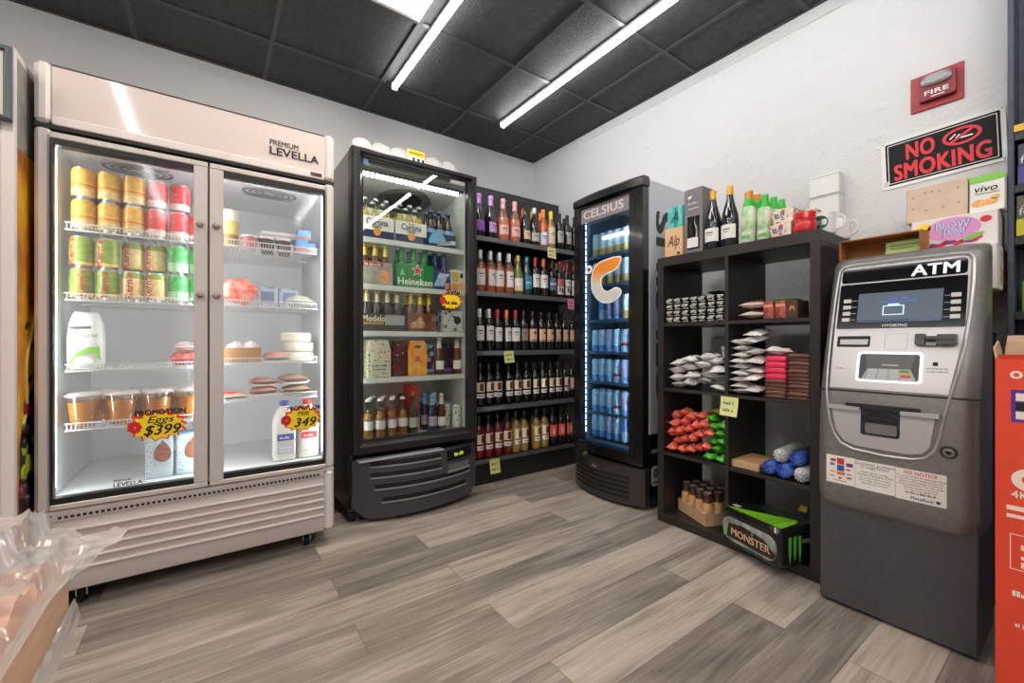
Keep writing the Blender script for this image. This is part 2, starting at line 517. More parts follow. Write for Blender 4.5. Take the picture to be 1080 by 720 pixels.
tube_light(-1.75, -0.75, 1.95, 'added out-of-view fill tube over the left side of the shop')  # added out of view to brighten the white fridge front
tube_light(-1.75, -3.2, -0.9, 'added out-of-view fill tube in the left rear of the shop')  # another unseen fill tube, added for frontal light
tube_light(1.882, -2.3, 0.15, 'glowing white ceiling tube behind the viewer along the right wall')
TROFF = emit_mat('panel_glow', (255, 236, 214), 15.0)
def troffer(x0, y0, label):
    r = thing('ceiling_panel_light', label, 'light', (x0 + GP / 2, y0 + .316, ZC))
    f = MB(); a, c = GP / 2 - .012, .304
    for q in ((-a, a, -c, -c + .02), (-a, a, c - .02, c), (-a, -a + .02, -c + .02, c - .02), (a - .02, a, -c + .02, c - .02)):
        f.box(q[0], q[1], q[2], q[3], -.014, -.0095)
    f.build('frame', trim_m, r)
    MB().box(-a + .02, a - .02, -c + .02, c - .02, -.012, -.0095).build('diffuser', TROFF, r)
    return r
troffer(GX0 - 3 * GP, GY0 - 2 * .632, 'square lit ceiling panel beside the shorter tube light')
troffer(GX0 - 3 * GP, GY0 - 6 * .632, 'added out-of-view fill panel behind the viewer near the right tubes')  # unseen panel added for more light from behind
troffer(GX0 - 6 * GP, GY0 - 3 * .632, 'added out-of-view fill panel over the left side of the shop')  # added out of view as fill from the left
troffer(GX0 - 7 * GP, GY0 - 7 * .632, 'added out-of-view fill panel in the far left rear of the shop')  # unseen rear panel, added as fill
# ------------------------------------------------------------------ shared shape makers
def loft(mb, secs, n=24, m=0, M=None, cap=True):
    """secs: (z, cx, cy, hx, hy, p) superellipse sections; m one index or one per band"""
    V = []; F = []; mm = []
    for z, cx, cy, hx, hy, p in secs:
        for i in range(n):
            a = 2 * PI * i / n; c, s = math.cos(a), math.sin(a)
            V.append((cx + hx * math.copysign(abs(c) ** (2 / p), c), cy + hy * math.copysign(abs(s) ** (2 / p), s), z))
    for j in range(len(secs) - 1):
        for i in range(n):
            i2 = (i + 1) % n
            F.append((j * n + i, j * n + i2, (j + 1) * n + i2, (j + 1) * n + i)); mm.append(m[j] if isinstance(m, (list, tuple)) else m)
    if cap:
        F.append(tuple(range(n - 1, -1, -1))); mm.append(m[0] if isinstance(m, (list, tuple)) else m)
        F.append(tuple((len(secs) - 1) * n + i for i in range(n))); mm.append(m[-1] if isinstance(m, (list, tuple)) else m)
    return mb.add(V, F, mm, M)

def pillow(mb, L_, W, T, seed=0, nu=12, nv=7, wr=0.25, crimp=0.08, mfn=None, M=None):
    """a filled flow-wrap bag lying flat: length x, width y, thickness z, ends crimped flat"""
    V = []; F = []; mm = []
    for side in (1, -1):
        o = len(V)
        for j in range(nv + 1):
            for i in range(nu + 1):
                u, v = i / nu, j / nv
                e = 0 if (u < crimp or u > 1 - crimp) else math.sin(PI * (u - crimp) / (1 - 2 * crimp)) ** 0.34
                k = e * math.sin(PI * v) ** 0.40
                nz = noise.noise(Vector((u * 3.1 + seed * 7.3, v * 3.1 + side * 2.0, seed * 1.7)))
                n2 = noise.noise(Vector((u * 8 + seed, v * 8 + side * 5, seed * 3.7)))
                t = T / 2 * k * (1 + wr * nz * 1.6 + wr * .8 * n2)
                zig = 0.0012 * (1 if (j % 2) else -1) * (1 - e)
                shr = 1 - 0.10 * k
                V.append(((u - .5) * L_, (v - .5) * W * shr, side * t + zig + T / 2))
        for j in range(nv):
            for i in range(nu):
                a = o + j * (nu + 1) + i
                F.append((a, a + 1, a + nu + 2, a + nu + 1)); mm.append(mfn(i / nu, (j + .5) / nv, side) if mfn else 0)
    return mb.add(V, F, mm, M)

def arc_label(mb, r, z0, z1, half, m=0, n=8, mid=-PI / 2, th=0.0008, zfun=None):
    """paper label wrapped round a bottle front (front is -y)"""
    V = []; F = []
    for k, rr in enumerate((r + .0002, r + th)):
        for z in (z0, z1):
            for i in range(n + 1):
                a = mid - half + 2 * half * i / n
                V.append((rr * math.cos(a), rr * math.sin(a), z))
    q = n + 1
    for i in range(n):
        F.append((2 * q + i, 2 * q + i + 1, 3 * q + i + 1, 3 * q + i))
        F.append((i, q + i, q + i + 1, i + 1))
        F.append((i, i + 1, 2 * q + i + 1, 2 * q + i)); F.append((q + i, 3 * q + i, 3 * q + i + 1, q + i + 1))
    for i in (0, n):
        F.append((i, q + i, 3 * q + i, 2 * q + i))
    return mb.add(V, F, m)

def arc_text(mb, s, size, r, zc, m=0, bold=0.0, vertical=False, mid=-PI / 2, th=0.0008, width=None):
    """letters bent round a cylinder; vertical letters read upwards"""
    def fn(a, b, t):
        if vertical:
            ang = mid - b / r; z = zc + a
        else:
            ang = mid + a / r; z = zc + b
        rr = r + .0003 + t
        return (rr * math.cos(ang), rr * math.sin(ang), z)
    return mb.text(s, size, None, m=m, bold=bold, align='CENTER', th=th, fn=fn, width=width)

def rrect(x0, x1, z0, z1, r, n=5):
    P = []
    for cx, cz, a in ((x1 - r, z1 - r, 0), (x0 + r, z1 - r, PI / 2), (x0 + r, z0 + r, PI), (x1 - r, z0 + r, 1.5 * PI)):
        for i in range(n + 1):
            P.append((cx + r * math.cos(a + PI / 2 * i / n), cz + r * math.sin(a + PI / 2 * i / n)))
    return P

def ring_prism(mb, outer, inner, y0, y1, m=0, M=None):
    """frame between two outlines with equal point counts, extruded along y"""
    n = len(outer)
    V = [(a, y, c) for y in (y0, y1) for P in (outer, inner) for a, c in P]
    F = []
    for i in range(n):
        j = (i + 1) % n
        F += [(i, j, n + j, n + i), (2 * n + i, 3 * n + i, 3 * n + j, 2 * n + j), (i, 2 * n + i, 2 * n + j, j), (n + i, n + j, 3 * n + j, 3 * n + i)]
    return mb.add(V, F, m, M)

def wire_shelf(x0, x1, y0, y1, z, step=0.0115, lip=0.023, rr=0.0010):
    mb = MB()
    for yy in (y0, (y0 + y1) / 2, y1):
        mb.box(x0, x1, yy - .0025, yy + .0025, z - .008, z - .003)
    mb.box(x0, x1, y0 - .003, y0 + .003, z + lip - .004, z + lip)
    x = x0 + .006
    while x < x1:
        mb.box(x - rr, x + rr, y0, y1, z - .003, z)
        mb.box(x - rr, x + rr, y0 - .0025, y0, z - .006, z + lip)
        x += step
    return mb

def starburst(cx, cz, rx, rz, spikes, inner, seed):
    q = random.Random(seed); P = []
    for i in range(spikes * 2):
        a = 2 * PI * i / (spikes * 2)
        k = (1.0 + q.uniform(-.10, .05)) if i % 2 == 0 else inner * (1 + q.uniform(-.05, .05))
        P.append((cx + rx * k * math.cos(a), cz + rz * k * math.sin(a)))
    return P

# ------------------------------------------------------------------ white two-door cooler
LX, LY = -0.511, 2.22
LW = 1.012
SILV = mat('warm_silver_paint', (204, 197, 194), 0.33, 0.15)
SIGNP = mat('blush_sign_panel', (224, 212, 210), 0.08, coat=0.6)
GASKET = mat('black_gasket', (20, 20, 22), 0.4)
lev = thing('display_fridge', 'wide white two-door glass drinks and food fridge on small casters', 'fridge', (LX, LY, 0))
m = MB()
m.box(0, .034, .02, .75, .09, 2.0, 0, .004).box(LW - .034, LW, .02, .75, .09, 2.0, 0, .004)
m.box(.034, LW - .034, .70, .75, .09, 2.0, 0).box(.034, LW - .034, .03, .70, 1.97, 2.0, 0)
m.box(.034, LW - .034, .06, .70, .09, .40, 2)
m.box(.034, .04, .05, .68, .43, 1.75, 1).box(LW - .04, LW - .034, .05, .68, .43, 1.75, 1)
m.box(.034, LW - .034, .66, .70, .40, 1.78, 1)
m.box(.034, LW - .034, .045, .66, .40, .425, 1)
m.box(.034, LW - .034, .05, .66, 1.752, 1.79, 1)
m.box(.034, LW - .034, .035, .05, 1.755, 1.80, 2)
m.build('cabinet', [WHITE_P, LINER, BLACK_MATT], lev)
m = MB()
for x in (0, LW - .045):
    m.box(x, x + .045, 0, .05, .385, 1.777, 0, .012)
    m.box(x, x + .045, -.004, .05, 1.792, 2.014, 0, .014)
    m.box(x, x + .045, -.002, .05, .085, .372, 0, .012)
m.box(0, LW, .006, .04, 1.777, 1.7915, 1).box(0, LW, .006, .04, .372, .385, 0)
m.build('corner_post', [WHITE_P, GASKET], lev)
hp = MB().box(.045, LW - .045, .004, .04, 1.797, 2.004, 0, .002).box(.045, LW - .045, .0025, .03, 2.004, 2.008, 1).box(.045, LW - .045, -.001, .03, 1.790, 1.822, 2, .003).build('header_panel', [SIGNP, mat('thin_dark_line', (70, 62, 60), .4), WHITE_P], lev)
t = MB(); t.text('PREMIUM', .036, (.735, .003, 1.905), m=0, width=.118); t.text('LEVELLA', .05, (.735, .003, 1.862), m=0, bold=.03, width=.207)
t.build('lettering', mat('dark_brown_ink', (48, 36, 34), .5), hp)
d = MB().box(.905, .955, -.004, .01, 1.800, 1.818, 0, .002).build('display', mat('display_black', (24, 20, 20), .2), hp)
MB().marks(.012, (.918, -.0045, 1.804), width=.025, th=.0005).build('digits', emit_mat('dim_digit', (190, 90, 60), .4), d)
# lower grille: pressed horizontal slats
g = MB()
prof = [(.03, .082), (.006, .084), (.003, .09), (.003, .155)]
z = .158
for i in range(5):
    prof += [(.005, z), (-.005, z + .001), (-.006, z + .005), (.004, z + .011), (.005, z + .0125)]
    z += .0365
prof += [(.01, z), (.01, .345), (.002, .350), (.002, .372), (.03, .372)]
g.prism(prof, .045, LW - .047, 0, axis='x')
for i in range(54):
    x = .06 + i * .0165
    g.box(x, x + .010, .0005, .006, .355, .364, 1)
g.build('lower_grille', [mat('warm_white_metal', (204, 195, 192), .38), BLACK_MATT], lev)
vent = MB()
for k in range(2):
    cx = .26 + .5 * k
    for i in range(4):
        r = .03 + .022 * i
        vent.tube([(cx + r * 1.2 * math.cos(a * PI / 10), .24 + r * .75 * math.sin(a * PI / 10), 1.749) for a in range(20)], .006, 6, closed=True)
    vent.box(cx - .11, cx + .11, .16, .33, 1.748, 1.7515, 1)
vent.build('fan_grille', [mat('vent_grey', (120, 124, 130), .5), mat('vent_back', (200, 204, 208), .5)], lev)
MB().box(.495, .519, .03, .052, .425, 1.755, 0, .002).build('mullion', WHITE_P, lev)
for x0, x1 in ((.0402, .0435), (.500, .514), (.9685, .9718)):
    MB().box(x0, x1, .054, .068, .46, 1.73).build('led_strip', LED, lev)
def lev_door(x0, x1, gx0, gx1, hx, nm):
    m = MB()
    ya, yb = -.012, .03
    m.box(x0, x1, ya, yb, 1.738, 1.760, 0, .003).box(x0, x1, ya, yb, .392, .412, 0, .003)
    for a, c in ((x0, gx0), (gx1, x1)):
        w = abs(c - a)
        m.box(a, c, ya, yb, .412, 1.738, 0 if w > .02 else 1, .003)
    m.box(gx0, gx1, ya + .004, yb, .412, .434, 1).box(gx0, gx1, ya + .004, yb, 1.716, 1.738, 1)
    d = m.build('door', [SILV, GASKET], lev)
    MB().box(gx0 - .003, gx1 + .003, .004, .009, .430, 1.72).build('glass', PANE_FOG, d)
    for z in (1.495, 1.2):
        MB().lathe([(.0001, -.026), (.009, -.024), (.013, -.012), (.016, 0)], 6, M=Matrix.Translation((hx, ya, z)) @ Matrix.Rotation(-PI / 2, 4, 'X')).build('door_lock', mat('worn_knob', (176, 160, 150), .35, .5), d)
    return d
dl = lev_door(.042, .505, .050, .457, .478, 'l')
dr = lev_door(.511, .969, .560, .962, .535, 'r')
t = MB(); t.text('PREMIUM', .012, (.21, -.0005 + .004, .462), width=.05); t.text('LEVELLA', .02, (.21, .0035, .443), bold=.03, width=.085)
t.build('lettering', INK, dl)
LSH = {'L': [1.437, 1.168, .895, .668], 'R': [1.446, 1.172, .907, .735]}
for k, (a, c) in (('L', (.062, .50)), ('R', (.515, .95))):
    for z in LSH[k]:
        wire_shelf(a, c, .085, .60, z).build('shelf', WIRE, lev)
for x in (.11, .90):
    for y in (.09, .66):
        c = MB()
        c.lathe([(.0001, -.011), (.028, -.011), (.032, -.007), (.032, .007), (.028, .011), (.0001, .011)], 18, 0, Matrix.Translation((x, y, .032)) @ Matrix.Rotation(PI / 2, 4, 'Y'))
        c.box(x - .017, x - .013, y - .02, y + .02, .03, .085, 1).box(x + .013, x + .017, y - .02, y + .02, .03, .085, 1).box(x - .03, x + .03, y - .03, y + .03, .083, .09, 1)
        c.build('caster', [RUBBER, CHROME], lev)
LF = frame(LX, LY, 0)

# ---- cans
ALU = mat('can_aluminium', (196, 198, 202), 0.28, 1.0)
def can_kind(label, cat, r, h, mats, bands, text=None, tmat=None, tsize=.02, vertical=False, name='drink_can', rot=0):
    """bands: list of (z fraction, material index) changes up the straight wall"""
    prof = [(r * .75, 0.0), (r * .78, .003), (r, .010)]; ms = [0, 0]
    for zf, mi in bands:
        prof.append((r, .010 + (h - .024) * zf)); ms.append(mi)
    prof += [(r * .84, h - .003)]; ms.append(bands[-1][1])
    o = MB().lathe(prof, 18, ms).build(name, mats, smooth=40)
    tag(o, label, cat)
    MB().lathe([(.0001, h - .006), (r * .76, h - .006), (r * .78, h), (r * .84, h), (r * .85, h - .004)], 18, cap=False).build('lid', ALU, o)
    if text:
        t = MB(); arc_text(t, text, tsize, r, h * (.5 if vertical else .45), vertical=vertical, bold=.02, width=tsize * len(text) * .5)
        t.build('lettering', tmat, o)
    return o
GOLDC = noisy_mat('gold_can_print', (236, 190, 70), (214, 150, 52), (60, 60, 60), .35, lo=.4, hi=.7)
GOLDP = noisy_mat('cream_can_print', (240, 218, 160), (226, 190, 120), (60, 60, 60), .35)
REDC = noisy_mat('red_can_print', (214, 44, 54), (232, 108, 110), (50, 50, 50), .35, lo=.45, hi=.7)
PALR = noisy_mat('pale_red_can_print', (236, 190, 180), (240, 220, 214), (50, 50, 50), .35)
GRNC = noisy_mat('green_can_print', (38, 168, 70), (120, 206, 130), (30, 30, 60), .35, lo=.45, hi=.7)
GRNP = noisy_mat('pale_green_can_print', (150, 214, 160), (196, 230, 196), (30, 30, 60), .35)
YELC = noisy_mat('yellow_can_print', (240, 196, 40), (246, 214, 110), (40, 40, 20), .35)
LIMC = noisy_mat('lime_band_print', (160, 170, 60), (110, 150, 60), (40, 40, 40), .35)
PEACH = mat('peach_band', (240, 206, 170), .4)
k_gold = Kind(can_kind('x', 'can', .036, .122, [ALU, GOLDC, GOLDP, RED_PR], [(.0, 1), (.30, 2), (.42, 1), (.46, 3), (.58, 1), (1, 1)]))
k_red = Kind(can_kind('x', 'can', .036, .122, [ALU, REDC, PALR], [(.0, 1), (.28, 2), (.36, 1), (1, 1)], None, None))
k_kern = Kind(can_kind('x', 'can', .036, .122, [ALU, YELC, LIMC, PEACH], [(.0, 3), (.12, 1), (.75, 2), (1, 2)], "Kern's", mat('script_red', (206, 40, 60), .5), .034, True))
k_kern2 = Kind(can_kind('x', 'can', .036, .122, [ALU, GOLDP, PEACH, LIMC], [(.0, 2), (.85, 1), (1, 3)], "Kern's", mat('script_red', (206, 40, 60), .5), .034, True))
k_green = Kind(can_kind('x', 'can', .036, .122, [ALU, GRNC, GRNP], [(.0, 1), (.4, 2), (.55, 1), (1, 1)], None, None))
def row(kind, desc, xs, y, z, tier, grp, where, rnum=0):
    for i, x in enumerate(xs):
        X, Y, Z = LF(x, y, z)
        kind.put((X, Y, Z), rnd.uniform(-.5, .5), desc % (tier, ORD[i + rnum]), grp)
z = LSH['L'][0] + .001
g1 = 'cans on the top shelf of the white fridge'
row(k_gold, 'gold can in the %s tier, %s from the hinge side, top shelf of white fridge', [.105, .180, .255], .135, z, 'lower', g1, '')
row(k_gold, 'gold can in the %s tier, %s from the hinge side, top shelf of white fridge', [.105, .180, .255], .135, z + .124, 'upper', g1, '')
row(k_gold, 'gold can of the second row, %s tier, %s from the hinge side, top shelf', [.105, .180, .255], .215, z, 'lower', g1, '')
row(k_gold, 'gold can of the second row, %s tier, %s from the hinge side, top shelf', [.105, .180, .255], .215, z + .124, 'upper', g1, '')
row(k_red, 'red can in the %s tier, %s after the gold cans, top shelf of white fridge', [.328, .402, .476], .135, z, 'lower', g1, '')
row(k_red, 'red can in the %s tier, %s after the gold cans, top shelf of white fridge', [.328, .405], .15, z + .124, 'upper', g1, '')
z = LSH['L'][1] + .001
g1 = 'cans on the second shelf of the white fridge'
row(k_kern, 'yellow and lime can in the %s tier, %s from the hinge side, second shelf', [.100, .175], .135, z, 'lower', g1, '')
row(k_kern2, 'peach coloured can in the %s tier, %s after the yellow ones, second shelf', [.250, .325], .135, z, 'lower', g1, '')
row(k_green, 'green can in the %s tier, %s after the peach ones, second shelf', [.400, .476], .135, z, 'lower', g1, '')
row(k_kern, 'yellow and lime can in the %s tier, %s from the hinge side, second shelf', [.100, .175], .135, z + .124, 'upper', g1, '')
row(k_kern2, 'peach coloured can in the %s tier, %s after the yellow ones, second shelf', [.250, .325], .16, z + .124, 'upper', g1, '')
row(k_green, 'green can in the %s tier, %s after the peach ones, second shelf', [.400, .476], .135, z + .124, 'upper', g1, '')

# ---- third shelf: white pouch-jug and ground meat
POUCH = noisy_mat('milky_plastic', (238, 240, 236), (226, 230, 226), (12, 12, 12), .4, bump=.3, bscale=40)
x0, y0, z0 = LF(.113, .14, LSH['L'][2] + .001)
j = MB(); loft(j, [(0, 0, 0, .045, .04, 3), (.01, 0, 0, .052, .046, 3.5), (.12, 0, 0, .054, .046, 3.2), (.18, 0, 0, .050, .040, 2.6), (.215, 0, 0, .040, .026, 2.4), (.225, 0, 0, .034, .012, 2.4)], 24)
j = j.build('plastic_jug', POUCH); j.location = (x0, y0, z0); tag(j, 'white plastic jug with green and white artwork on the third fridge shelf', 'jug')
a = MB(); a.prism([(-.04, .155), (.02, .158), (.02, .168), (-.04, .165)], -.0485, -.047, 0); a.build('dark_strip', mat('grey_strip', (100, 98, 98), .5), j)
a = MB()
a.prism([(-.045, .02), (-.02, .065), (.01, .085), (.045, .088), (.048, .03), (.03, .06), (0, .06), (-.02, .04), (-.032, .012)], -.0495, -.0475, 0)
a.build('green_artwork', mat('leaf_green', (128, 188, 70), .5), j)
a = MB(); a.prism([(.018 * math.cos(i * PI / 8) * 1.6 - .002, .03 + .02 * math.sin(i * PI / 8)) for i in range(16)], -.050, -.048, 0); a.build('white_artwork', mat('coconut_white', (244, 242, 236), .5), j)
a = MB(); a.marks(.016, (-.038, -.0485, .125), width=.075, th=.001); a.build('lettering', mat('pale_grey_ink', (170, 180, 170), .5), j)
MEAT = noisy_mat('ground_meat', (168, 52, 52), (214, 120, 112), (60, 60, 60), .5, bump=.5, bscale=120)
MEAT2 = noisy_mat('cured_meat', (160, 62, 58), (226, 176, 160), (14, 60, 14), .45, bump=.3, bscale=60)
MEAT3 = noisy_mat('brown_meat', (150, 112, 92), (206, 176, 150), (12, 40, 12), .5, bump=.3, bscale=50)
CLEARF = film_mat('clear_wrap', (250, 250, 250), .10)
def meat_pack(name, label, lx, ly, z, w, d, h, mm, rot=0, tray=(232, 228, 224), red=False, cat='meat pack'):
    X, Y, Z = LF(lx, ly, z)
    r = thing(name, label, cat, (X, Y, Z), rot)
    t = MB(); t.prism([(-w / 2 + .012, 0), (w / 2 - .012, 0), (w / 2, h * .35), (w / 2 - .006, h * .35), (w / 2 - .016, .005), (-w / 2 + .016, .005), (-w / 2 + .006, h * .35), (-w / 2, h * .35)], -d / 2, d / 2)
    t.build('tray', mat('foam_tray_%d' % tray[0], tray, .6), r)
    b = MB(); pillow(b, w * .88, d * .9, h, seed=w * 91 + lx * 7, crimp=.02, wr=.35, M=Matrix.Translation((0, 0, .006))); b.build('filling', mm, r)
    if red:
        q = MB(); pillow(q, w * .3, d * .5, .008, seed=3, M=Matrix.Translation((-w * .12, -d * .12, h))); q.build('label', mat('red_white_label', (222, 60, 58), .5), r)
    return r
meat_pack('meat_tray', 'ground red meat in a wrapped tray on the third fridge shelf', .425, .16, LSH['L'][2] + .001, .12, .13, .055, MEAT)
q = MB(); pillow(q, .10, .11, .045, seed=5); q = q.build('meat_pouch', film_mat('pink_wrap', (240, 200, 196), .35)); q.location = LF(.43, .17, LSH['L'][2] + .064); tag(q, 'clear pouch with red printing lying on the ground meat tray', 'meat pack')

# ---- fourth shelf: four lidded cups of amber juice
JUICE = mat('amber_juice', (214, 138, 32), .12, coat=.4)
CUPM = glass_mat('clear_cup', (250, 248, 244), base=.06)
c0 = thing('juice_cup', 'x', 'cup', (0, 0, 0))
MB().lathe([(.0001, 0), (.038, 0), (.040, .004), (.052, .118), (.053, .122), (.051, .118), (.0385, .006), (.0001, .006)], 24, cap=False).build('cup_wall', CUPM, c0)
MB().lathe([(.0001, .0065), (.0375, .0065), (.0485, .098), (.0001, .098)], 24).build('juice', JUICE, c0)
MB().lathe([(.0555, .119), (.0565, .123), (.054, .128), (.048, .129), (.046, .134), (.0001, .136)], 24, cap=False).build('cup_lid', film_mat('clear_lid', (250, 250, 250), .45), c0)
kc = Kind(c0)
for i, (x, y) in enumerate([(.105, .135), (.220, .135), (.330, .14), (.438, .15), (.16, .245), (.275, .25), (.385, .255)]):
    kc.put(LF(x, y, LSH['L'][3] + .001), 0, ('lidded clear cup of amber juice, %s in the front row, fourth fridge shelf' % ORD[i]) if i < 4 else ('lidded clear cup of amber juice, %s in the rear row, fourth fridge shelf' % ORD[i - 4]), 'juice cups on the fourth fridge shelf')

# ---- fridge floor: two almond drink cartons
ALM = noisy_mat('almond_brown', (120, 70, 48), (150, 92, 66), (40, 40, 90), .5)
c0 = MB().box(-.046, .046, -.034, .034, 0, .175, 0, .003).box(-.046, .046, -.034, .034, .175, .182, 1, .002)
c0 = c0.build('drink_carton', [mat('pale_blue_carton', (186, 214, 226), .4), mat('blue_carton_top', (90, 150, 190), .4)])
tag(c0, 'x', 'carton')
MB().prism([(.012 + .028 * math.cos(i * PI / 10) * (1 - .30 * math.sin(i * PI / 10)), .108 + .042 * math.sin(i * PI / 10) + (.010 if i == 5 else 0)) for i in range(20)], -.0350, -.0342).build('almond_artwork', ALM, c0)
MB().text('ALMOND', .028, (-.022, -.0343, .025), U=(0, 0, 1), V=(-1, 0, 0), bold=.015, width=.125, th=.0008).build('lettering', mat('white_letters', (240, 244, 246), .5), c0)
MB().box(-.02, .04, -.0352, -.0342, .015, .045).build('pale_panel', mat('pale_panel', (206, 222, 226), .5), c0)
ka = Kind(c0)
ka.put(LF(.335, .15, .4265), .05, 'pale blue carton with a brown almond, under the hinge end of the egg price sticker', 'almond drink cartons')
ka.put(LF(.438, .155, .4265), .02, 'pale blue carton with a brown almond, next to the fridge door handle stile', 'almond drink cartons')

# ---- right bay
zs = LSH['R']
x0, y0, z0 = LF(.588, .15, zs[0] + .001)
j = MB().lathe([(.030, 0), (.034, .004), (.034, .05), (.034, .105), (.03, .115)], 20, [0, 1, 0, 0]).build('food_jar', [mat('jar_yellow', (222, 190, 110), .35), mat('jar_label', (150, 110, 50), .5)]); j.location = (x0, y0, z0)
tag(j, 'yellow jar with a tall cream lid on the top shelf behind the second door', 'jar')
MB().lathe([(.032, .112), (.035, .114), (.035, .158), (.033, .162), (.0001, .162)], 20).build('jar_lid', mat('cream_lid', (238, 226, 196), .4), j)
c0 = MB().lathe([(.0001, 0), (.026, 0), (.034, .055), (.0001, .055)], 18).build('sauce_cup', mat('dark_sauce', (74, 44, 38), .35)); tag(c0, 'x', 'cup')
MB().lathe([(.0355, .052), (.0365, .056), (.034, .062), (.0001, .063)], 18).build('cup_lid', mat('white_cup_lid', (230, 226, 222), .4), c0)
kq = Kind(c0)
for i, x in enumerate([.735, .808]):
    kq.put(LF(x, .16, zs[0] + .001), 0, 'small dark sauce cup with white lid, %s of the pair beside the yellow jar' % ORD[i], 'sauce cups')
for i, x in enumerate([.75, .825]):
    kq.put(LF(x, .26, zs[0] + .001), 0, 'small dark sauce cup with white lid in the rear row, %s from the jar' % ORD[i], 'sauce cups')
o = MB().lathe([(.0001, 0), (.03, 0), (.035, .045), (.034, .05), (.0001, .05)], 18).build('dip_cup', mat('pink_dip', (196, 110, 110), .35)); o.location = LF(.665, .15, zs[0] + .001); tag(o, 'small pink dip cup between the yellow jar and the dark sauce cups', 'cup')
MB().lathe([(.036, .049), (.037, .053), (.034, .058), (.0001, .058)], 18).build('cup_lid', mat('pale_clear_lid', (214, 214, 216), .3), o)
BLUEB = noisy_mat('blue_box_print', (74, 130, 190), (120, 170, 214), (40, 40, 40), .4)
for i, (x, y, w, h, zz) in enumerate([(.885, .15, .055, .065, 0), (.935, .19, .04, .06, 0), (.90, .17, .06, .05, .068)]):
    o = MB().box(-w / 2, w / 2, -.04, .04, 0, h, 0, .003).box(-w / 2 - .0005, w / 2 + .0005, -.041, .041, h * .05, h * .3, 1).build('food_box', [BLUEB, mat('box_orange', (190, 120, 80), .5)]); o.location = LF(x, y, zs[0] + .001 + zz)
    tag(o, ['blue box with orange base standing nearest the fridge wall, front one', 'narrow blue box squeezed against the fridge side wall', 'blue box lying on top of the other blue box'][i], 'box', 'blue boxes behind the second door')
o = MB().box(-.085, .085, -.06, .06, 0, .03, 0, .004).build('flat_box', mat('white_flat_box', (228, 224, 220), .5)); o.location = LF(.80, .215, zs[0] + .066); o.rotation_euler = (0, 0, -.06); tag(o, 'flat white box lying across the sauce cups on the top shelf', 'box')
MB().box(-.08, .08, -.0606, -.06, .006, .016).build('printed_band', mat('pink_grey_band', (196, 170, 166), .5), o)
# second shelf
q = MB(); pillow(q, .15, .17, .115, seed=2, crimp=.03, wr=.4); q = q.build('produce_bag', noisy_mat('red_orange_bag', (232, 84, 66), (246, 170, 150), (24, 24, 24), .3, lo=.4, hi=.62)); q.location = LF(.628, .19, zs[1] + .016); tag(q, 'red orange bag of produce on the second shelf behind the second door', 'bag')
PALEPK = noisy_mat('pale_blue_pack', (206, 216, 228), (150, 166, 196), (30, 30, 30), .4, lo=.45, hi=.7)
for i, x in enumerate([.755, .855]):
    o = MB().box(-.046, .046, -.03, .03, 0, .115, 0, .008).build('food_pack', PALEPK); o.location = LF(x, .33, zs[1] + .001); tag(o, 'pale blue printed pack on the second shelf, %s beyond the red bag' % ['one just', 'one further'][i], 'pack', 'pale blue packs')
    MB().box(-.03, .03, -.0308, -.03, .03, .09).build('printed_panel', mat('pack_panel', (128, 146, 186), .5), o)
q = MB(); pillow(q, .13, .12, .05, seed=9, crimp=.04, wr=.4); q = q.build('food_bag', noisy_mat('greyish_bag', (206, 206, 196), (176, 176, 164), (20, 20, 20), .35)); q.location = LF(.885, .17, zs[1] + .010); tag(q, 'soft grey white bag lying near the fridge wall on the second shelf', 'bag')
# third shelf
o = MB()
w, d, h = .145, .14, .068
for bx in ((-w / 2, w / 2, -d / 2, -d / 2 + .003), (-w / 2, w / 2, d / 2 - .003, d / 2), (-w / 2, -w / 2 + .003, -d / 2 + .003, d / 2 - .003), (w / 2 - .003, w / 2, -d / 2 + .003, d / 2 - .003)):
    o.box(bx[0], bx[1], bx[2], bx[3], 0, h)
o.box(-w / 2 + .003, w / 2 - .003, -d / 2 + .003, d / 2 - .003, 0, .003)
o = o.build('cardboard_tray', CARD); o.location = LF(.637, .165, zs[2] + .001); tag(o, 'open brown cardboard tray on the third shelf behind the second door', 'box')
for i, (x, y, s) in enumerate([(.605, .16, 4), (.672, .17, 8)]):
    q = MB(); pillow(q, .068, .12, .06, seed=s, crimp=.05, wr=.4); q = q.build('wrapped_portion', [noisy_mat('white_red_wrap', (236, 232, 230), (206, 96, 96), (26, 26, 26), .35, lo=.55, hi=.72)]); q.location = LF(x, y, zs[2] + .035); tag(q, 'white wrapped portion in the brown tray, %s the door stile' % ['nearer', 'further from'][i], 'pack', 'wrapped portions')
meat_pack('sausage_pack', 'flat dark red sausage pack beside the brown cardboard tray', .775, .17, zs[2] + .001, .13, .12, .036, MEAT2)
for i in range(3):
    o = MB(); loft(o, [(0, 0, 0, .062, .055, 3), (.008, 0, 0, .068, .06, 3), (.038, 0, 0, .068, .06, 3), (.046, 0, 0, .060, .053, 3)], 24); o = o.build('cheese_block', noisy_mat('white_cheese', (236, 232, 214), (224, 220, 200), (20, 20, 20), .4)); o.location = LF(.885 - .012 * (i == 2), .20, zs[2] + .001 + .048 * i); tag(o, 'white rounded cheese pack, %s of the stack of three by the fridge wall' % ['bottom', 'middle', 'top'][i], 'cheese', 'stack of white cheese packs')
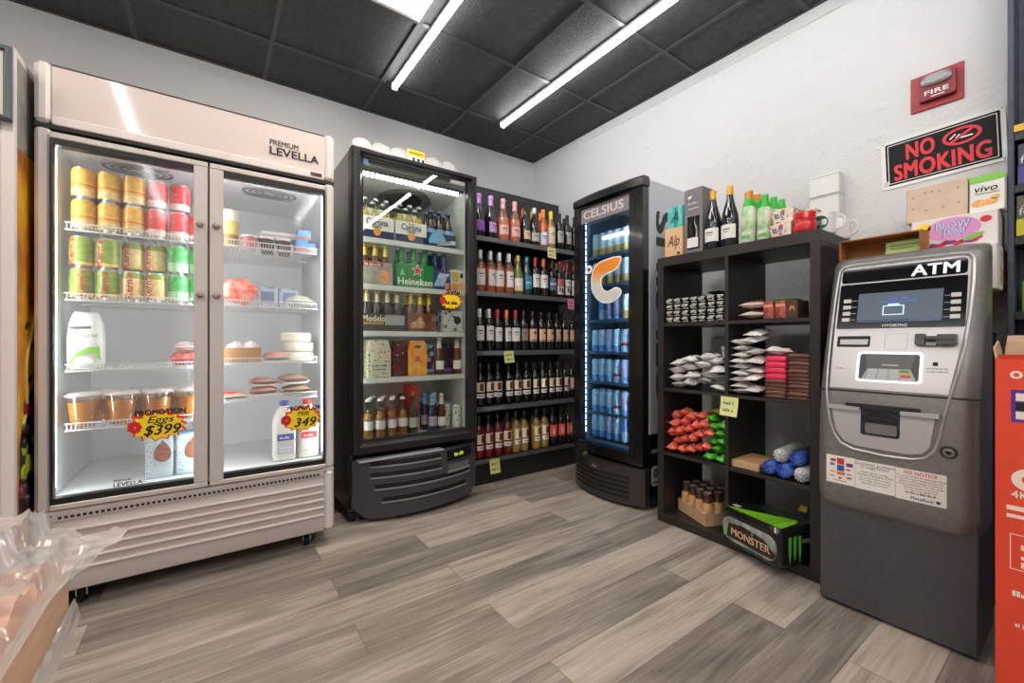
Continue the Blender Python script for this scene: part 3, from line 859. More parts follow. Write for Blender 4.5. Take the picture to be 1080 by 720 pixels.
# fourth shelf
zz = zs[3] + .001
meat_pack('meat_tray', 'red and white marbled meat pack nearest the centre stile, fourth shelf', .60, .16, zz, .11, .14, .03, MEAT2, .1, red=True)
meat_pack('meat_tray', 'wide pink bacon pack in the middle of the fourth shelf', .726, .175, zz + .012, .13, .15, .035, MEAT2, -.08)
meat_pack('meat_tray', 'second pink bacon pack lying on the middle one, fourth shelf', .722, .175, zz + .058, .12, .13, .03, MEAT2, .1)
meat_pack('meat_tray', 'brown meat pack near the fridge wall on the fourth shelf, bottom one', .862, .17, zz + .010, .132, .14, .034, MEAT3, .05, (120, 96, 84))
meat_pack('meat_tray', 'brown meat pack resting on top of the other brown one, fourth shelf', .85, .18, zz + .062, .13, .14, .036, MEAT3, .14)
# floor: milk jugs
MILK = mat('milk_plastic', (238, 236, 228), .35, sub=.1)
def milk_jug(label, x, col):
    o = MB(); loft(o, [(0, 0, 0, .044, .044, 4), (.006, 0, 0, .05, .05, 4.5), (.17, 0, 0, .05, .05, 4.5), (.20, 0, 0, .048, .048, 3.5), (.235, 0, 0, .034, .034, 2.4), (.258, 0, 0, .021, .021, 2), (.268, 0, 0, .019, .019, 2)], 28)
    o.tube([(0, .03, .255), (0, .046, .25), (0, .050, .225), (0, .046, .19)], .009, 8)
    o = o.build('milk_jug', MILK); o.location = LF(x, .15, .4265); tag(o, label, 'milk')
    MB().lathe([(.0205, .262), (.0215, .264), (.0215, .282), (.0195, .285), (.0001, .285)], 20).build('cap', mat('milk_cap_%s' % col[0], col[1], .4), o)
    l = MB().box(-.036, .036, -.0515, -.0505, .035, .13, 0).box(-.036, .036, -.052, -.0515, .098, .13, 1).build('label', [mat('milk_label_grey', (206, 208, 214), .5), mat('milk_label_%s' % col[0], col[1], .5)], o)
    MB().marks(.016, (0, -.052, .107), align='CENTER', width=.05, th=.0006).box(-.028, .028, -.0519, -.0515, .06, .066).box(-.028, .02, -.0519, -.0515, .045, .05).build('lettering', mat('milk_ink', (236, 236, 240), .5), l)
milk_jug('plastic milk jug with a blue label on the fridge floor', .812, ('blue', (48, 84, 170)))
milk_jug('plastic milk jug with a red label next to the fridge wall', .917, ('red', (196, 40, 44)))

# ---- price stickers on the glass
def promo(label, cx, cz, rx, rz, yy, words, seed, flip=False):
    X, Y, Z = cx, yy, cz
    o = MB().prism(starburst(0, 0, rx, rz, 15, .78, seed), 0, .0009).build('price_sticker', mat('sticker_red', (226, 60, 40), .45), smooth=0)
    o.location = (X, Y, Z); tag(o, label, 'sticker')
    MB().prism(starburst(0, -.004, rx * .9, rz * .86, 15, .78, seed), -.0006, 0).build('yellow_field', mat('sticker_yellow', (252, 218, 40), .45), o, smooth=0)
    f = MB()
    q = random.Random(seed)
    for k in range(7):
        a = k * 2 * PI / 7
        f.prism([(-rx * .72 + .013 * math.cos(a) + .010 * math.cos(i * PI / 4), -rz * .05 + .014 * math.sin(a) + .010 * math.sin(i * PI / 4)) for i in range(8)], -.0013 - .0001 * k, -.0006)
    f.build('red_flower', RED_PR, o)
    t = MB()
    for s, size, dx, dz, w, bold, sh in words:
        if s is None:
            t.marks(size, (dx, -.0007, dz), align='CENTER', width=w, th=.0008); continue
        t.text(s, size, (dx, -.0007, dz), align='CENTER', bold=bold, width=w, shear=sh, th=.0008)
    t.build('lettering', INK, o)
promo('red and yellow starburst price sticker for eggs on the first fridge door', -.168, .668, .100, .068, 2.2225,
      [('PROMOTION', .030, .008, .042, .160, .06, 0), ('Eggs', .038, .008, .010, .085, .012, .3), ('$399', .056, .014, -.038, .118, .03, .3)], 3)
promo('red and yellow starburst price sticker for milk on the second fridge door', .358, .640, .094, .066, 2.2225,
      [('PROMOTION', .027, .010, .041, .148, .06, 0), ('Milk', .030, .006, .014, .055, .012, .3), ('349', .058, .014, -.037, .098, .03, .3)], 8)
# ------------------------------------------------------------------ tall black beer cooler
BX, BY, BW, BH = 0.622, 2.37, 0.774, 2.06
BF = frame(BX, BY, 0)
BLKGL = mat('black_gloss_metal', (30, 27, 27), .25, coat=.3)
FRAMEB = mat('charcoal_door_frame', (38, 36, 40), .3, .2)
LINERG = mat('grey_white_liner', (206, 208, 202), .5)
bc = thing('beer_cooler', 'tall black single door beer cooler with charcoal bulging grille', 'fridge', (BX, BY, 0))
m = MB()
m.box(0, .03, .05, .68, .06, BH, 0, .006).box(BW - .03, BW, .05, .68, .06, BH, 0, .006)
m.box(.03, BW - .03, .64, .68, .06, BH, 0).box(.03, BW - .03, .05, .64, BH - .03, BH, 0)
m.box(.03, BW - .03, .06, .64, .06, .40, 0).box(.0, BW, .05, .68, .025, .06, 2, .003)
m.box(.03, .042, .06, .62, .44, 2.02, 1).box(BW - .042, BW - .03, .06, .62, .44, 2.02, 1)
m.box(.03, BW - .03, .60, .64, .40, 2.02, 1).box(.03, BW - .03, .06, .62, .40, .44, 1)
m.prism([(.06, 2.03), (.06, 2.005), (.12, 1.985), (.60, 1.90), (.60, 2.03)], .03, BW - .03, 3, axis='x')
m.build('cabinet', [BLKGL, LINERG, BLACK_MATT, mat('grey_cooler_ceiling', (206, 204, 198), .5)], bc)
v = MB()
for i, r in enumerate((.17, .148, .126)):
    v.tube([(.43 + r * math.cos(a * PI / 14), .345 + r * .9 * math.sin(a * PI / 14), 1.944 - (r * .9 * math.sin(a * PI / 14)) * .205 - .006) for a in range(28)], .009, 6, closed=True, m=0)
v.add([(.43 + .12 * math.cos(a * PI / 14), .345 + .108 * math.sin(a * PI / 14), 1.940 - .108 * math.sin(a * PI / 14) * .205) for a in range(28)] + [(.43 + .12 * math.cos(a * PI / 14), .345 + .108 * math.sin(a * PI / 14), 1.946 - .108 * math.sin(a * PI / 14) * .205) for a in range(28)],
      [tuple(range(28)), tuple(range(55, 27, -1))] + [(i, (i + 1) % 28, 28 + (i + 1) % 28, 28 + i) for i in range(28)], 1)
v.build('fan_grille', [mat('fan_ring', (120, 122, 120), .45), BLACK_MATT], bc)
MB().box(.05, BW - .05, .068, .090, 1.969, 1.982, 0, .002).build('light_rail', mat('dark_rail', (84, 86, 88), .5), bc)
l = MB()
for i in range(22):
    x = .075 + i * .0285
    l.box(x, x + .014, .072, .082, 1.945, 1.968)
l.build('led_strip', emit_mat('led_cooler', (255, 255, 250), 13.0), bc)
MB().box(.0425, .0465, .050, .057, .48, 1.95).build('led_strip', emit_mat('hidden_fill_glow', (255, 255, 244), 26.0), bc)  # added strip hidden behind the door frame to brighten the shelves
def yprof_frame(mb, x0, x1, z0, z1, wl, wr, wb, wt, y0, y1, mi=0):
    """picture-frame moulding with a rounded front made of four mitred bars"""
    o4 = [(x0, z0), (x1, z0), (x1, z1), (x0, z1)]; i4 = [(x0 + wl, z0 + wb), (x1 - wr, z0 + wb), (x1 - wr, z1 - wt), (x0 + wl, z1 - wt)]
    steps = [(0, 1), (0, .35), (.10, .08), (.3, 0), (.6, .04), (.8, .25), (.86, .45), (1, .5), (1, 1)]
    V = []; F = []
    for t, d in steps:
        for k in range(4):
            V.append((o4[k][0] + (i4[k][0] - o4[k][0]) * t, y0 + (y1 - y0) * d, o4[k][1] + (i4[k][1] - o4[k][1]) * t))
    n = len(steps)
    for j in range(n):
        for k in range(4):
            F.append((j * 4 + k, j * 4 + (k + 1) % 4, ((j + 1) % n) * 4 + (k + 1) % 4, ((j + 1) % n) * 4 + k))
    mb.add(V, F, mi)
d = MB()
yprof_frame(d, 0, BW, .388, BH, .066, .052, .072, .042, -.03, .045)
d = d.build('door', [FRAMEB], bc)
MB().box(.062, BW - .048, .012, .017, .455, BH - .038).build('glass', PANE, d)
MB().box(.068, .094, .009, .0115, 1.985, 2.012).build('blue_sticker', mat('sky_sticker', (120, 170, 222), .4), d)
MB().box(.60, .70, .009, .0115, 1.994, 2.014).build('white_sticker', PAPER, d)
MB().box(BW - .030, BW - .004, -.036, -.026, 1.12, 1.30, b=.003).build('door_handle', BLACK_PL, d)
for z in (.40, 2.02):
    MB().box(-.004, .03, -.01, .05, z - .012, z + .012, b=.003).build('hinge', BLACK_PL, bc)
BSH = [1.585, 1.318, 1.052, .783]
for z in BSH:
    w = wire_shelf(.048, BW - .048, .075, .58, z, step=.02, lip=.002)
    w.box(.046, BW - .046, .066, .072, z - .016, z + .014)
    w.build('shelf', mat('grey_white_wire', (214, 216, 210), .45), bc)
# bulging grille
def GZ(x, z, off=0.0):
    u = (x - .02) / (BW - .01)
    return (x, -.085 * (1 - (2 * u - 1) ** 2) + .03 - off - .012 * math.sin(PI * (z - .02) / .36), z)
GR = mat('charcoal_grille', (68, 68, 73), .42)
GRL = mat('grille_lip', (140, 140, 146), .35)
def gpatch(mb, x0, x1, z0f, z1f, off0, off1, nx=24, nz=6, mi=0):
    V = []; F = []
    for s, off in enumerate((off0, off1)):
        for j in range(nz + 1):
            for i in range(nx + 1):
                x = x0 + (x1 - x0) * i / nx
                za, zb = z0f(x), z1f(x)
                V.append(GZ(x, za + (zb - za) * j / nz, off))
    k = (nx + 1) * (nz + 1); q = nx + 1
    for j in range(nz):
        for i in range(nx):
            a = j * q + i
            F += [(a, a + 1, a + q + 1, a + q), (k + a, k + a + q, k + a + q + 1, k + a + 1)]
    for i in range(nx):
        F += [(i, k + i, k + i + 1, i + 1), (nz * q + i, nz * q + i + 1, k + nz * q + i + 1, k + nz * q + i)]
    for j in range(nz):
        F += [(j * q, (j + 1) * q, k + (j + 1) * q, k + j * q), (j * q + nx, k + j * q + nx, k + (j + 1) * q + nx, (j + 1) * q + nx)]
    mb.add(V, F, mi)
g = MB()
bot = lambda x: .022 + .012 * x + (max(0, .09 - x) * .9) + max(0, x - .70) * .5
gpatch(g, .012, BW + .012, bot, lambda x: .352 if x < .535 else .352 - .0 * x, 0, -.06)
for (x0, x1, z) in ((.10, .50, .315), (.10, .50, .255), (.12, .72, .19), (.16, .69, .115)):
    zl = lambda x, z=z: z; zu = lambda x, z=z: z + .026
    gpatch(g, x0, x1, zl, zu, .001, -.004, 18, 1, 1)
    gpatch(g, x0 - .004, x1 + .004, lambda x, z=z: z - .006, lambda x, z=z: z + .001, .008, -.004, 18, 1, 3)
gpatch(g, .555, .715, lambda x: .225, lambda x: .262, .002, -.004, 8, 1, 2)
gpatch(g, .545, .725, lambda x: .214, lambda x: .224, .008, -.004, 8, 1, 3)
g.build('lower_grille', [GR, BLACK_MATT, mat('slate_tray', (104, 106, 112), .4), GRL], bc)
g = MB(); gpatch(g, .545, .745, lambda x: .285, lambda x: .345, .003, -.004, 8, 2)
g = g.build('control_panel', BLACK_PL, bc)
def gtext(a, b_, t): return GZ(.64 + a, .305 + b_, .0035 + t)
MB().marks(.032, None, align='CENTER', width=.08, fn=gtext, th=.001).build('digits', emit_mat('yellow_digits', (190, 190, 40), 1.0), g)
MB().box(.03, .53, -.042, .02, .353, .358).build('grille_ledge', mat('ledge_light_tint', (190, 194, 206), .3), bc)  # flat grille top; its pale colour paints in the light it reflects
for x in (.06, BW - .06):
    for y in (.10, .62):
        MB().lathe([(.0001, 0), (.018, 0), (.018, .012), (.008, .014), (.008, .03), (.0001, .03)], 12, M=Matrix.Translation((x, y, 0))).build('foot', STEEL, bc)

# scalloped white trim and warning card standing on the cooler
sc = MB(); P = [(-.31, 0)]
for k in range(6):
    cx = -.27 + .108 * k
    for i in range(9):
        a = PI - PI * i / 8
        P.append((cx + .054 * math.cos(a), .044 + .040 * math.sin(a)))
P.append((.33, 0))
sc.prism(P, -.004, .004)
o = sc.build('scalloped_trim', mat('scallop_white', (200, 200, 204), .5)); o.location = BF(.345, .062, BH + .001); tag(o, 'white scalloped trim standing along the top of the tall black beer cooler', 'trim strip')
q = MB(); 
for k in range(6):
    cx = -.27 + .108 * k
    ring_prism(q, [(cx + .046 * math.cos(i * PI / 10), .044 + .033 * math.sin(i * PI / 10)) for i in range(20)], [(cx + .042 * math.cos(i * PI / 10), .044 + .029 * math.sin(i * PI / 10)) for i in range(20)], -.0048, -.004)
q.build('embossed_arc', mat('scallop_grey', (180, 180, 186), .6), o)
o = MB().box(-.056, .056, -.002, .002, 0, .098, b=.002).build('warning_card', mat('card_white', (232, 232, 230), .5)); o.location = BF(.395, .05, BH + .001); o.rotation_euler = (-.12, 0, 0); tag(o, 'small yellow and white warning card standing on top of the black beer cooler', 'sign')
MB().box(-.055, .055, -.0028, -.002, .058, .096).build('yellow_panel', mat('warn_yellow', (240, 206, 40), .5), o)
t = MB().text('WARNING', .022, (0, -.0029, .068), align='CENTER', bold=.03, width=.09, th=.0006)
for k in range(3):
    t.prism([(-.03 + .03 * k, .045), (-.022 + .03 * k, .012), (-.012 + .03 * k, .02), (-.01 + .03 * k, .048)], -.0028, -.002)
t.build('lettering', INK, o)

# ---- beer bottles and carriers
CORONAG = glass_mat('pale_bottle_glass', (236, 236, 214), base=.06, power=3.2)
AMBERG = mat('amber_bottle', (92, 46, 20), .12, coat=.5)
GREENG = mat('green_bottle', (20, 110, 40), .12, coat=.5)
BROWNG = mat('dark_brown_bottle', (40, 24, 18), .12, coat=.5)
BLUEG = mat('dark_blue_bottle', (22, 32, 64), .12, coat=.5)
CLEARG = glass_mat('clear_bottle_glass', (240, 238, 230), base=.06, power=3.2)
GOLDF = mat('gold_foil', (222, 190, 92), .3, .6)
BEER_PROF = [(.0001, 0), (.027, 0), (.030, .004), (.030, .115), (.027, .135), (.017, .165), (.0135, .19), (.0128, .215), (.0145, .217), (.0145, .224), (.012, .226), (.0001, .226)]
def beer_kind(glass, capm, neckm=None, labm=None, lab=(.045, .10), liquid=None):
    o = MB().lathe(BEER_PROF, 16).build('beer_bottle', glass, smooth=50); tag(o, 'x', 'bottle')
    MB().lathe([(.0150, .216), (.0165, .217), (.0150, .228), (.012, .231), (.0001, .231)], 16, cap=False).build('cap', capm, o)
    if neckm:
        MB().lathe([(.0183, .165), (.0146, .19), (.0138, .212)], 16, cap=False).build('neck_foil', neckm, o)
    if labm:
        l = MB(); arc_label(l, .0302, lab[0], lab[1], 1.2); l.build('label', labm, o)
    if liquid:
        MB().lathe([(.0001, .004), (.0285, .005), (.0285, .114), (.0255, .134), (.019, .153), (.0001, .154)], 14).build('beer', liquid, o)
    return Kind(o)
SILVER_CAP = mat('silver_cap', (190, 192, 196), .3, .9)
WHITE_CAP = mat('white_cap', (232, 232, 232), .4)
def carrier(name, label, lx, ly, z, w, d, h, bodym, rot=0, deco=None, hand=True):
    """six-pack carrier: sleeve with raised centre divider that forms the handle"""
    r = thing(name, label, 'beer pack', BF(lx, ly, z), rot)
    b = MB()
    t = .002
    b.prism([(-w / 2, 0), (w / 2, 0), (w / 2, h), (-w / 2, h)], -d / 2, -d / 2 + t).prism([(-w / 2, 0), (w / 2, 0), (w / 2, h), (-w / 2, h)], d / 2 - t, d / 2)
    b.box(-w / 2, -w / 2 + t, -d / 2 + t, d / 2 - t, 0, h * 1.0).box(w / 2 - t, w / 2, -d / 2 + t, d / 2 - t, 0, h)
    b.box(-w / 2 + t, w / 2 - t, -d / 2 + t, d / 2 - t, 0, t)
    b.build('sleeve', bodym, r)
    if hand:
        MB().prism([(-w / 2 + .004, .003), (w / 2 - .004, .003), (w / 2 - .004, h), (w * .3, h * 1.5), (-w * .3, h * 1.5), (-w / 2 + .004, h)], -.0012, .0012).build('handle', bodym, r)
    if deco:
        deco(r, w, d, h)
    return r
def fill(kind, lx, ly, z, w, desc, grp, rows=2, n=3, rot=0):
    for j in range(rows):
        for i in range(n):
            X, Y, Z = BF(lx + (i - (n - 1) / 2) * w / n * .96, ly + (j * 2 - (rows - 1)) * .034, z + .0035)
            kind.put((X, Y, Z), rnd.uniform(-.3, .3), desc % (ORD[i], 'front' if j == 0 else 'rear'), grp)
WCB = mat('cream_carrier_white', (232, 230, 222), .5)
def corona_deco(r, w, d, h):
    y = -d / 2
    MB().box(-w / 2, w / 2, y - .0008, y, 0, h * .36).build('navy_band', NAVY, r)
    MB().prism([(.022 * math.cos(i * PI / 9), h * .30 + .024 * math.sin(i * PI / 9)) for i in range(18)], y - .0018, y - .0008).build('orange_emblem', mat('emblem_orange', (232, 146, 44), .5), r)
    t = MB(); t.text('Corona', .052, (0, y - .0008, h * .60), align='CENTER', bold=.03, width=.125, th=.0008)
    t.text('Extra', .026, (0, y - .0008, h * .47), align='CENTER', bold=.02, width=.05, th=.0008)
    t.build('lettering', mat('cream_carrier_ink', (26, 34, 74), .5), r)
    MB().prism([(-.02, h * .88), (-.012, h * .95), (0, h * .9), (.012, h * .95), (.02, h * .88), (.016, h * .85), (-.016, h * .85)], y - .0016, y - .0002).build('crown_emblem', mat('crown_gold', (222, 150, 110), .5), r)
z = BSH[0] + .015
kcor = beer_kind(CORONAG, SILVER_CAP, None, None, liquid=mat('pale_lager', (216, 186, 100), .2))
carrier('beer_carrier', 'cream and navy beer carrier nearest the hinge on the top cooler shelf', .165, .145, z, .195, .135, .125, WCB, 0, corona_deco)
carrier('beer_carrier', 'cream and navy beer carrier in the middle of the top cooler shelf', .372, .145, z, .195, .135, .125, WCB, 0, corona_deco)
fill(kcor, .165, .145, z, .195, 'clear lager bottle, %s in the %s row of the hinge side cream carrier', 'clear lager bottles')
fill(kcor, .372, .145, z, .195, 'clear lager bottle, %s in the %s row of the middle cream carrier', 'clear lager bottles')
def moon_deco(r, w, d, h):
    y = -d / 2
    MB().prism([(-.03 + .06 * math.cos(i * PI / 12), h * .25 + .075 * math.sin(i * PI / 12)) for i in range(13)], y - .0009, y).build('moon_emblem', mat('moon_blue', (120, 178, 214), .5), r)
    MB().prism([(-.03, h * .12), (w / 2 - .004, h * .32), (w / 2 - .004, h * .62), (-.03, h * .40)], y - .0016, y - .0009).build('silver_band', mat('moon_silver', (206, 210, 214), .4), r)
    MB().text('BLUE MOON', .026, (-.026, y - .0017, h * .17), U=(.95, 0, .18), V=(-.18, 0, .95), bold=.02, width=.085, th=.0006).build('lettering', mat('moon_ink', (30, 40, 70), .5), r)
carrier('beer_carrier', 'dark blue beer carrier with pale moon at the far end of the top cooler shelf', .577, .155, z, .198, .142, .085, mat('moon_navy', (30, 44, 80), .5), 0, moon_deco)
kbrown = beer_kind(BROWNG, mat('navy_cap', (60, 90, 140), .4), None, mat('moon_label', (130, 176, 210), .5), (.05, .11))
fill(kbrown, .577, .155, z, .1925, 'dark brown bottle with pale blue label, %s in the %s row of the moon carrier', 'brown bottles in the moon carrier')
# second shelf
z = BSH[1] + .015
def grey_deco(r, w, d, h):
    y = -d / 2
    MB().box(-w * .46, w * .2, y - .0009, y, h * .80, h * .97).build('red_banner', mat('banner_red', (150, 44, 46), .5), r)
    MB().marks(.02, (-w * .12, y - .001, h * .83), align='CENTER', width=.09, th=.0006).build('lettering', mat('cream_ink', (232, 216, 190), .5), r)
    MB().prism([(w * .14, .008), (w * .36, .008), (w * .40, h * .6), (w * .38, h * .66), (w * .12, h * .66), (w * .10, h * .6)], y - .0009, y).build('beer_glass_picture', noisy_mat('beer_picture', (222, 120, 60), (240, 180, 120), (30, 30, 30), .5), r)
carrier('beer_carrier', 'grey beer carrier with red banner and a beer glass picture, second cooler shelf', .162, .145, z, .19, .135, .13, noisy_mat('grey_carrier', (138, 134, 126), (170, 164, 150), (18, 18, 18), .5), 0, grey_deco, False)
kgold = beer_kind(AMBERG, mat('gold_cap', (222, 196, 90), .35, .4), GOLDF)
fill(kgold, .162, .145, z, .19, 'gold necked amber bottle, %s in the %s row of the grey carrier', 'gold necked bottles')
def hein_deco(r, w, d, h):
    y = -d / 2
    P = []
    for i in range(10):
        a = PI / 2 + i * PI / 5; k = .034 if i % 2 == 0 else .0135
        P.append((.012 + k * math.cos(a), h * .74 + k * math.sin(a)))
    Q = []
    for i in range(10):
        a = PI / 2 + i * PI / 5; k = .041 if i % 2 == 0 else .018
        Q.append((.012 + k * math.cos(a), h * .74 + k * math.sin(a)))
    MB().prism(Q, y - .0008, y).build('star_border', mat('star_white', (236, 236, 230), .5), r)
    MB().prism(P, y - .0015, y - .0008).build('red_star', mat('star_red', (214, 32, 36), .5), r)
    MB().text('Heineken', .058, (-w / 2 + .008, y - .0003, h * .10), bold=.035, width=w - .016, th=.001).build('lettering', mat('green_carrier_white', (240, 240, 236), .5), r)
    MB().prism([(-w * .42, h * .5), (-w * .28, h * .5), (-w * .31, h * .62), (-w * .35, h * .82), (-w * .39, h * .62)], y - .0009, y).build('pale_emblem', mat('pale_green_mark', (140, 196, 140), .5), r)
carrier('beer_carrier', 'green beer carrier with a red star in the middle of the second cooler shelf', .395, .14, z, .235, .14, .138, mat('green_carrier_green', (24, 132, 52), .45), 0, hein_deco, False)
kgreen = beer_kind(GREENG, mat('green_cap', (30, 130, 50), .4), mat('green_neck', (34, 150, 60), .35), None)
fill(kgreen, .395, .14, z, .23, 'green bottle, %s in the %s row of the red star carrier', 'green bottles in the red star carrier')
def blue_deco(r, w, d, h):
    y = -d / 2
    MB().prism([(-w * .42, h * .15), (w * .1, h * .2), (w * .4, h * .85), (-w * .1, h * .9)], y - .0008, y).build('pale_blue_artwork', noisy_mat('blue_art', (110, 160, 214), (180, 206, 232), (20, 20, 20), .5), r)
    MB().prism([(-w * .2, h * .62), (w * .42, h * .75), (w * .42, h * .9), (-w * .2, h * .76)], y - .0014, y - .0008).build('silver_band', mat('moon_silver2', (206, 210, 220), .4), r)
    MB().prism([(w * .2, .006), (w * .4, .006), (w * .44, h * .38), (w * .16, h * .38)], y - .0014, y - .0002).build('beer_glass_picture', mat('orange_beer', (222, 140, 80), .5), r)
carrier('beer_carrier', 'deep blue beer carrier between the red star carrier and the white box', .577, .16, z, .128, .14, .12, mat('deep_blue', (36, 60, 130), .5), 0, blue_deco, False)
kblue = beer_kind(BLUEG, mat('blue_cap', (60, 90, 150), .4), mat('blue_neck', (60, 80, 140), .4))
for i, x in enumerate((.5463, .6072)):
    for j in (0, 1):
        kblue.put(BF(x, .128 + .066 * j, z + .0035), 0, 'blue necked bottle, %s in the %s row of the deep blue carrier' % (ORD[i], ['front', 'rear'][j]), 'blue necked bottles')
o = MB().box(-.044, .044, -.065, .065, 0, .135, 0, .003).build('beer_box', mat('white_beer_box', (222, 220, 210), .5)); o.location = BF(.686, .15, z + .001); o.rotation_euler = (0, 0, .0); tag(o, 'white beer box with an orange base next to the cooler wall, second shelf', 'box')
MB().box(-.0435, .0435, -.0658, -.065, .004, .05).build('orange_band', noisy_mat('orange_band', (222, 120, 50), (240, 190, 120), (30, 30, 30), .5), o)
MB().prism([(-.035, .055), (.005, .055), (.012, .10), (.008, .12), (-.038, .12), (-.042, .10)], -.0658, -.065).build('beer_glass_picture', mat('pale_beer', (206, 176, 80), .5), o)
MB().box(.022, .042, -.0658, -.065, .085, .115).build('dark_square', INK, o)
# third shelf
z = BSH[2] + .015
def modelo_deco(r, w, d, h):
    y = -d / 2
    MB().box(w * .02, w * .46, y - .0009, y, h * .34, h * .92).build('silver_panel', mat('silver_panel', (178, 180, 180), .3, .5), r)
    MB().text('Modelo', .05, (-w * .47, y - .0003, h * .55), bold=.03, width=w * .5, th=.001).build('lettering', mat('script_carrier_cream', (232, 222, 196), .5), r)
    MB().box(-w * .46, -w * .02, y - .0009, y, h * .36, h * .50).build('gold_band', mat('script_carrier_gold', (190, 140, 60), .5), r)
carrier('beer_carrier', 'dark beer carrier with cream script and silver panel, hinge end of third cooler shelf', .205, .145, z, .265, .14, .10, mat('script_carrier_dark', (60, 60, 52), .5), 0, modelo_deco, False)
kmod = beer_kind(BROWNG, GOLDF, mat('cream_foil', (206, 196, 160), .35, .4), None)
fill(kmod, .205, .145, z, .25, 'cream foiled brown bottle, %s in the %s row of the cream script carrier', 'cream foiled bottles', 2, 4)
def brown_deco(r, w, d, h):
    y = -d / 2
    MB().prism([(-w * .4, h * .2), (w * .1, h * .2), (w * .1, h * .45), (-w * .05, h * .85), (-w * .2, h * .6), (-w * .4, h * .45)], y - .0009, y).build('gold_emblem', noisy_mat('gold_emblem', (214, 180, 120), (150, 96, 50), (40, 40, 40), .5), r)
carrier('beer_carrier', 'russet brown beer carrier with gold emblem on the third cooler shelf', .44, .145, z, .185, .135, .11, noisy_mat('russet', (96, 50, 28), (130, 70, 36), (20, 20, 20), .5), 0, brown_deco, False)
kyel = beer_kind(AMBERG, mat('yellow_cap', (232, 200, 60), .4), mat('yellow_foil', (226, 196, 70), .35, .4))
fill(kyel, .44, .145, z, .185, 'yellow foiled amber bottle, %s in the %s row of the russet carrier', 'yellow foiled bottles')
o = MB().box(-.07, .07, -.06, .06, 0, .135, 0, .003).build('seltzer_box', spots_mat('grey_white_print', (214, 214, 210), [(60, 62, 66), (120, 122, 124), (180, 182, 184)], 26, .5, .35)); o.location = BF(.655, .14, z + .001); tag(o, 'grey and white patterned seltzer box at the far end of third cooler shelf', 'box')
MB().prism([(.03 + .026 * math.cos(i * PI / 8), .075 + .026 * math.sin(i * PI / 8)) for i in range(16)], -.0608, -.06).build('dark_emblem', mat('dark_emblem', (52, 54, 58), .5), o)
# fourth shelf
z = BSH[3] + .015
FLORAL = spots_mat('cream_floral_print', (206, 206, 178), [(60, 110, 70), (214, 150, 60), (190, 70, 60), (70, 90, 80)], 52, .5, .28)
o = MB(); o.prism([(-.066, 0), (.066, 0), (.066, .155), (.048, .215), (-.048, .215), (-.066, .155)], -.065, .065); o = o.build('beer_box', FLORAL); o.location = BF(.178, .14, z + .001); tag(o, 'tall cream box with small floral print at the hinge end of fourth cooler shelf', 'box')
MB().box(-.055, .055, -.0658, -.065, .03, .085).build('pale_panel', mat('floral_panel', (196, 204, 180), .5), o)
MB().marks(.016, (0, -.066, .062), align='CENTER', width=.085, th=.0006).marks(.012, (0, -.066, .042), align='CENTER', width=.08, th=.0006, seed=3).build('lettering', mat('dull_green_ink', (60, 90, 70), .5), o)
for i, (x, mm, lb) in enumerate(((.305, spots_mat('dark_floral', (44, 24, 30), [(150, 60, 110), (190, 150, 60), (90, 40, 60)], 45, .5, .35), 'dark box with pink and gold flowers between cream and orange boxes, fourth shelf'), (.413, noisy_mat('orange_print', (240, 150, 40), (250, 196, 80), (26, 26, 26), .5, lo=.4, hi=.7), 'bright orange drinks box on the fourth cooler shelf'))):
    w = (.085, .12)[i]
    o = MB(); o.prism([(-w / 2, 0), (w / 2, 0), (w / 2, .15), (w / 2 - .014, .212), (-w / 2 + .014, .212), (-w / 2, .15)], -.06, .06); o = o.build('beer_box', mm); o.location = BF(x, .14, z + .001); tag(o, lb, 'box')
    if i:
        MB().prism([(.0 + .03 * math.cos(q * PI / 4) * (1 if q % 2 else .4), .10 + .03 * math.sin(q * PI / 4) * (1 if q % 2 else .4)) for q in range(8)], -.0608, -.06).build('red_artwork', mat('red_orange_art', (206, 90, 40), .5), o)
        MB().box(-.02, .02, -.0608, -.06, .165, .185).build('dark_mark', mat('brown_mark', (120, 60, 30), .5), o)
for i, (x, w, mm, lb) in enumerate(((.530, .07, spots_mat('ice_print', (46, 44, 60), [(150, 190, 230), (70, 90, 150), (220, 160, 190)], 30, .5, .45), 'dark box with ice blue artwork beside the orange box'), (.645, .105, spots_mat('violet_print', (40, 24, 48), [(120, 60, 130), (90, 96, 110), (50, 30, 60)], 22, .5, .5), 'dark violet box behind the white necked bottles'))):
    o = MB().box(-w / 2, w / 2, -.045, .045, 0, .195, 0, .003).build('beer_box', mm); o.location = BF(x, .20, z + .001); tag(o, lb, 'box')
    MB().box(-w / 2 + .004, w / 2 - .004, -.0458, -.045, .012, .03).build('bright_band', [mat('ice_band', (150, 190, 220), .5), mat('violet_band', (150, 90, 160), .5)][i], o)
kwn = beer_kind(AMBERG, mat('cream_cap', (226, 220, 196), .4), mat('cream_neck', (222, 216, 196), .4), PAPER, (.03, .085))
kwn.put(BF(.572, .115, z + .001), .1, 'amber bottle with cream neck and white label, in front of the ice blue artwork box')
kwn.put(BF(.699, .115, z + .001), -.1, 'amber bottle with cream neck and white label, nearest the cooler wall on the fourth shelf')
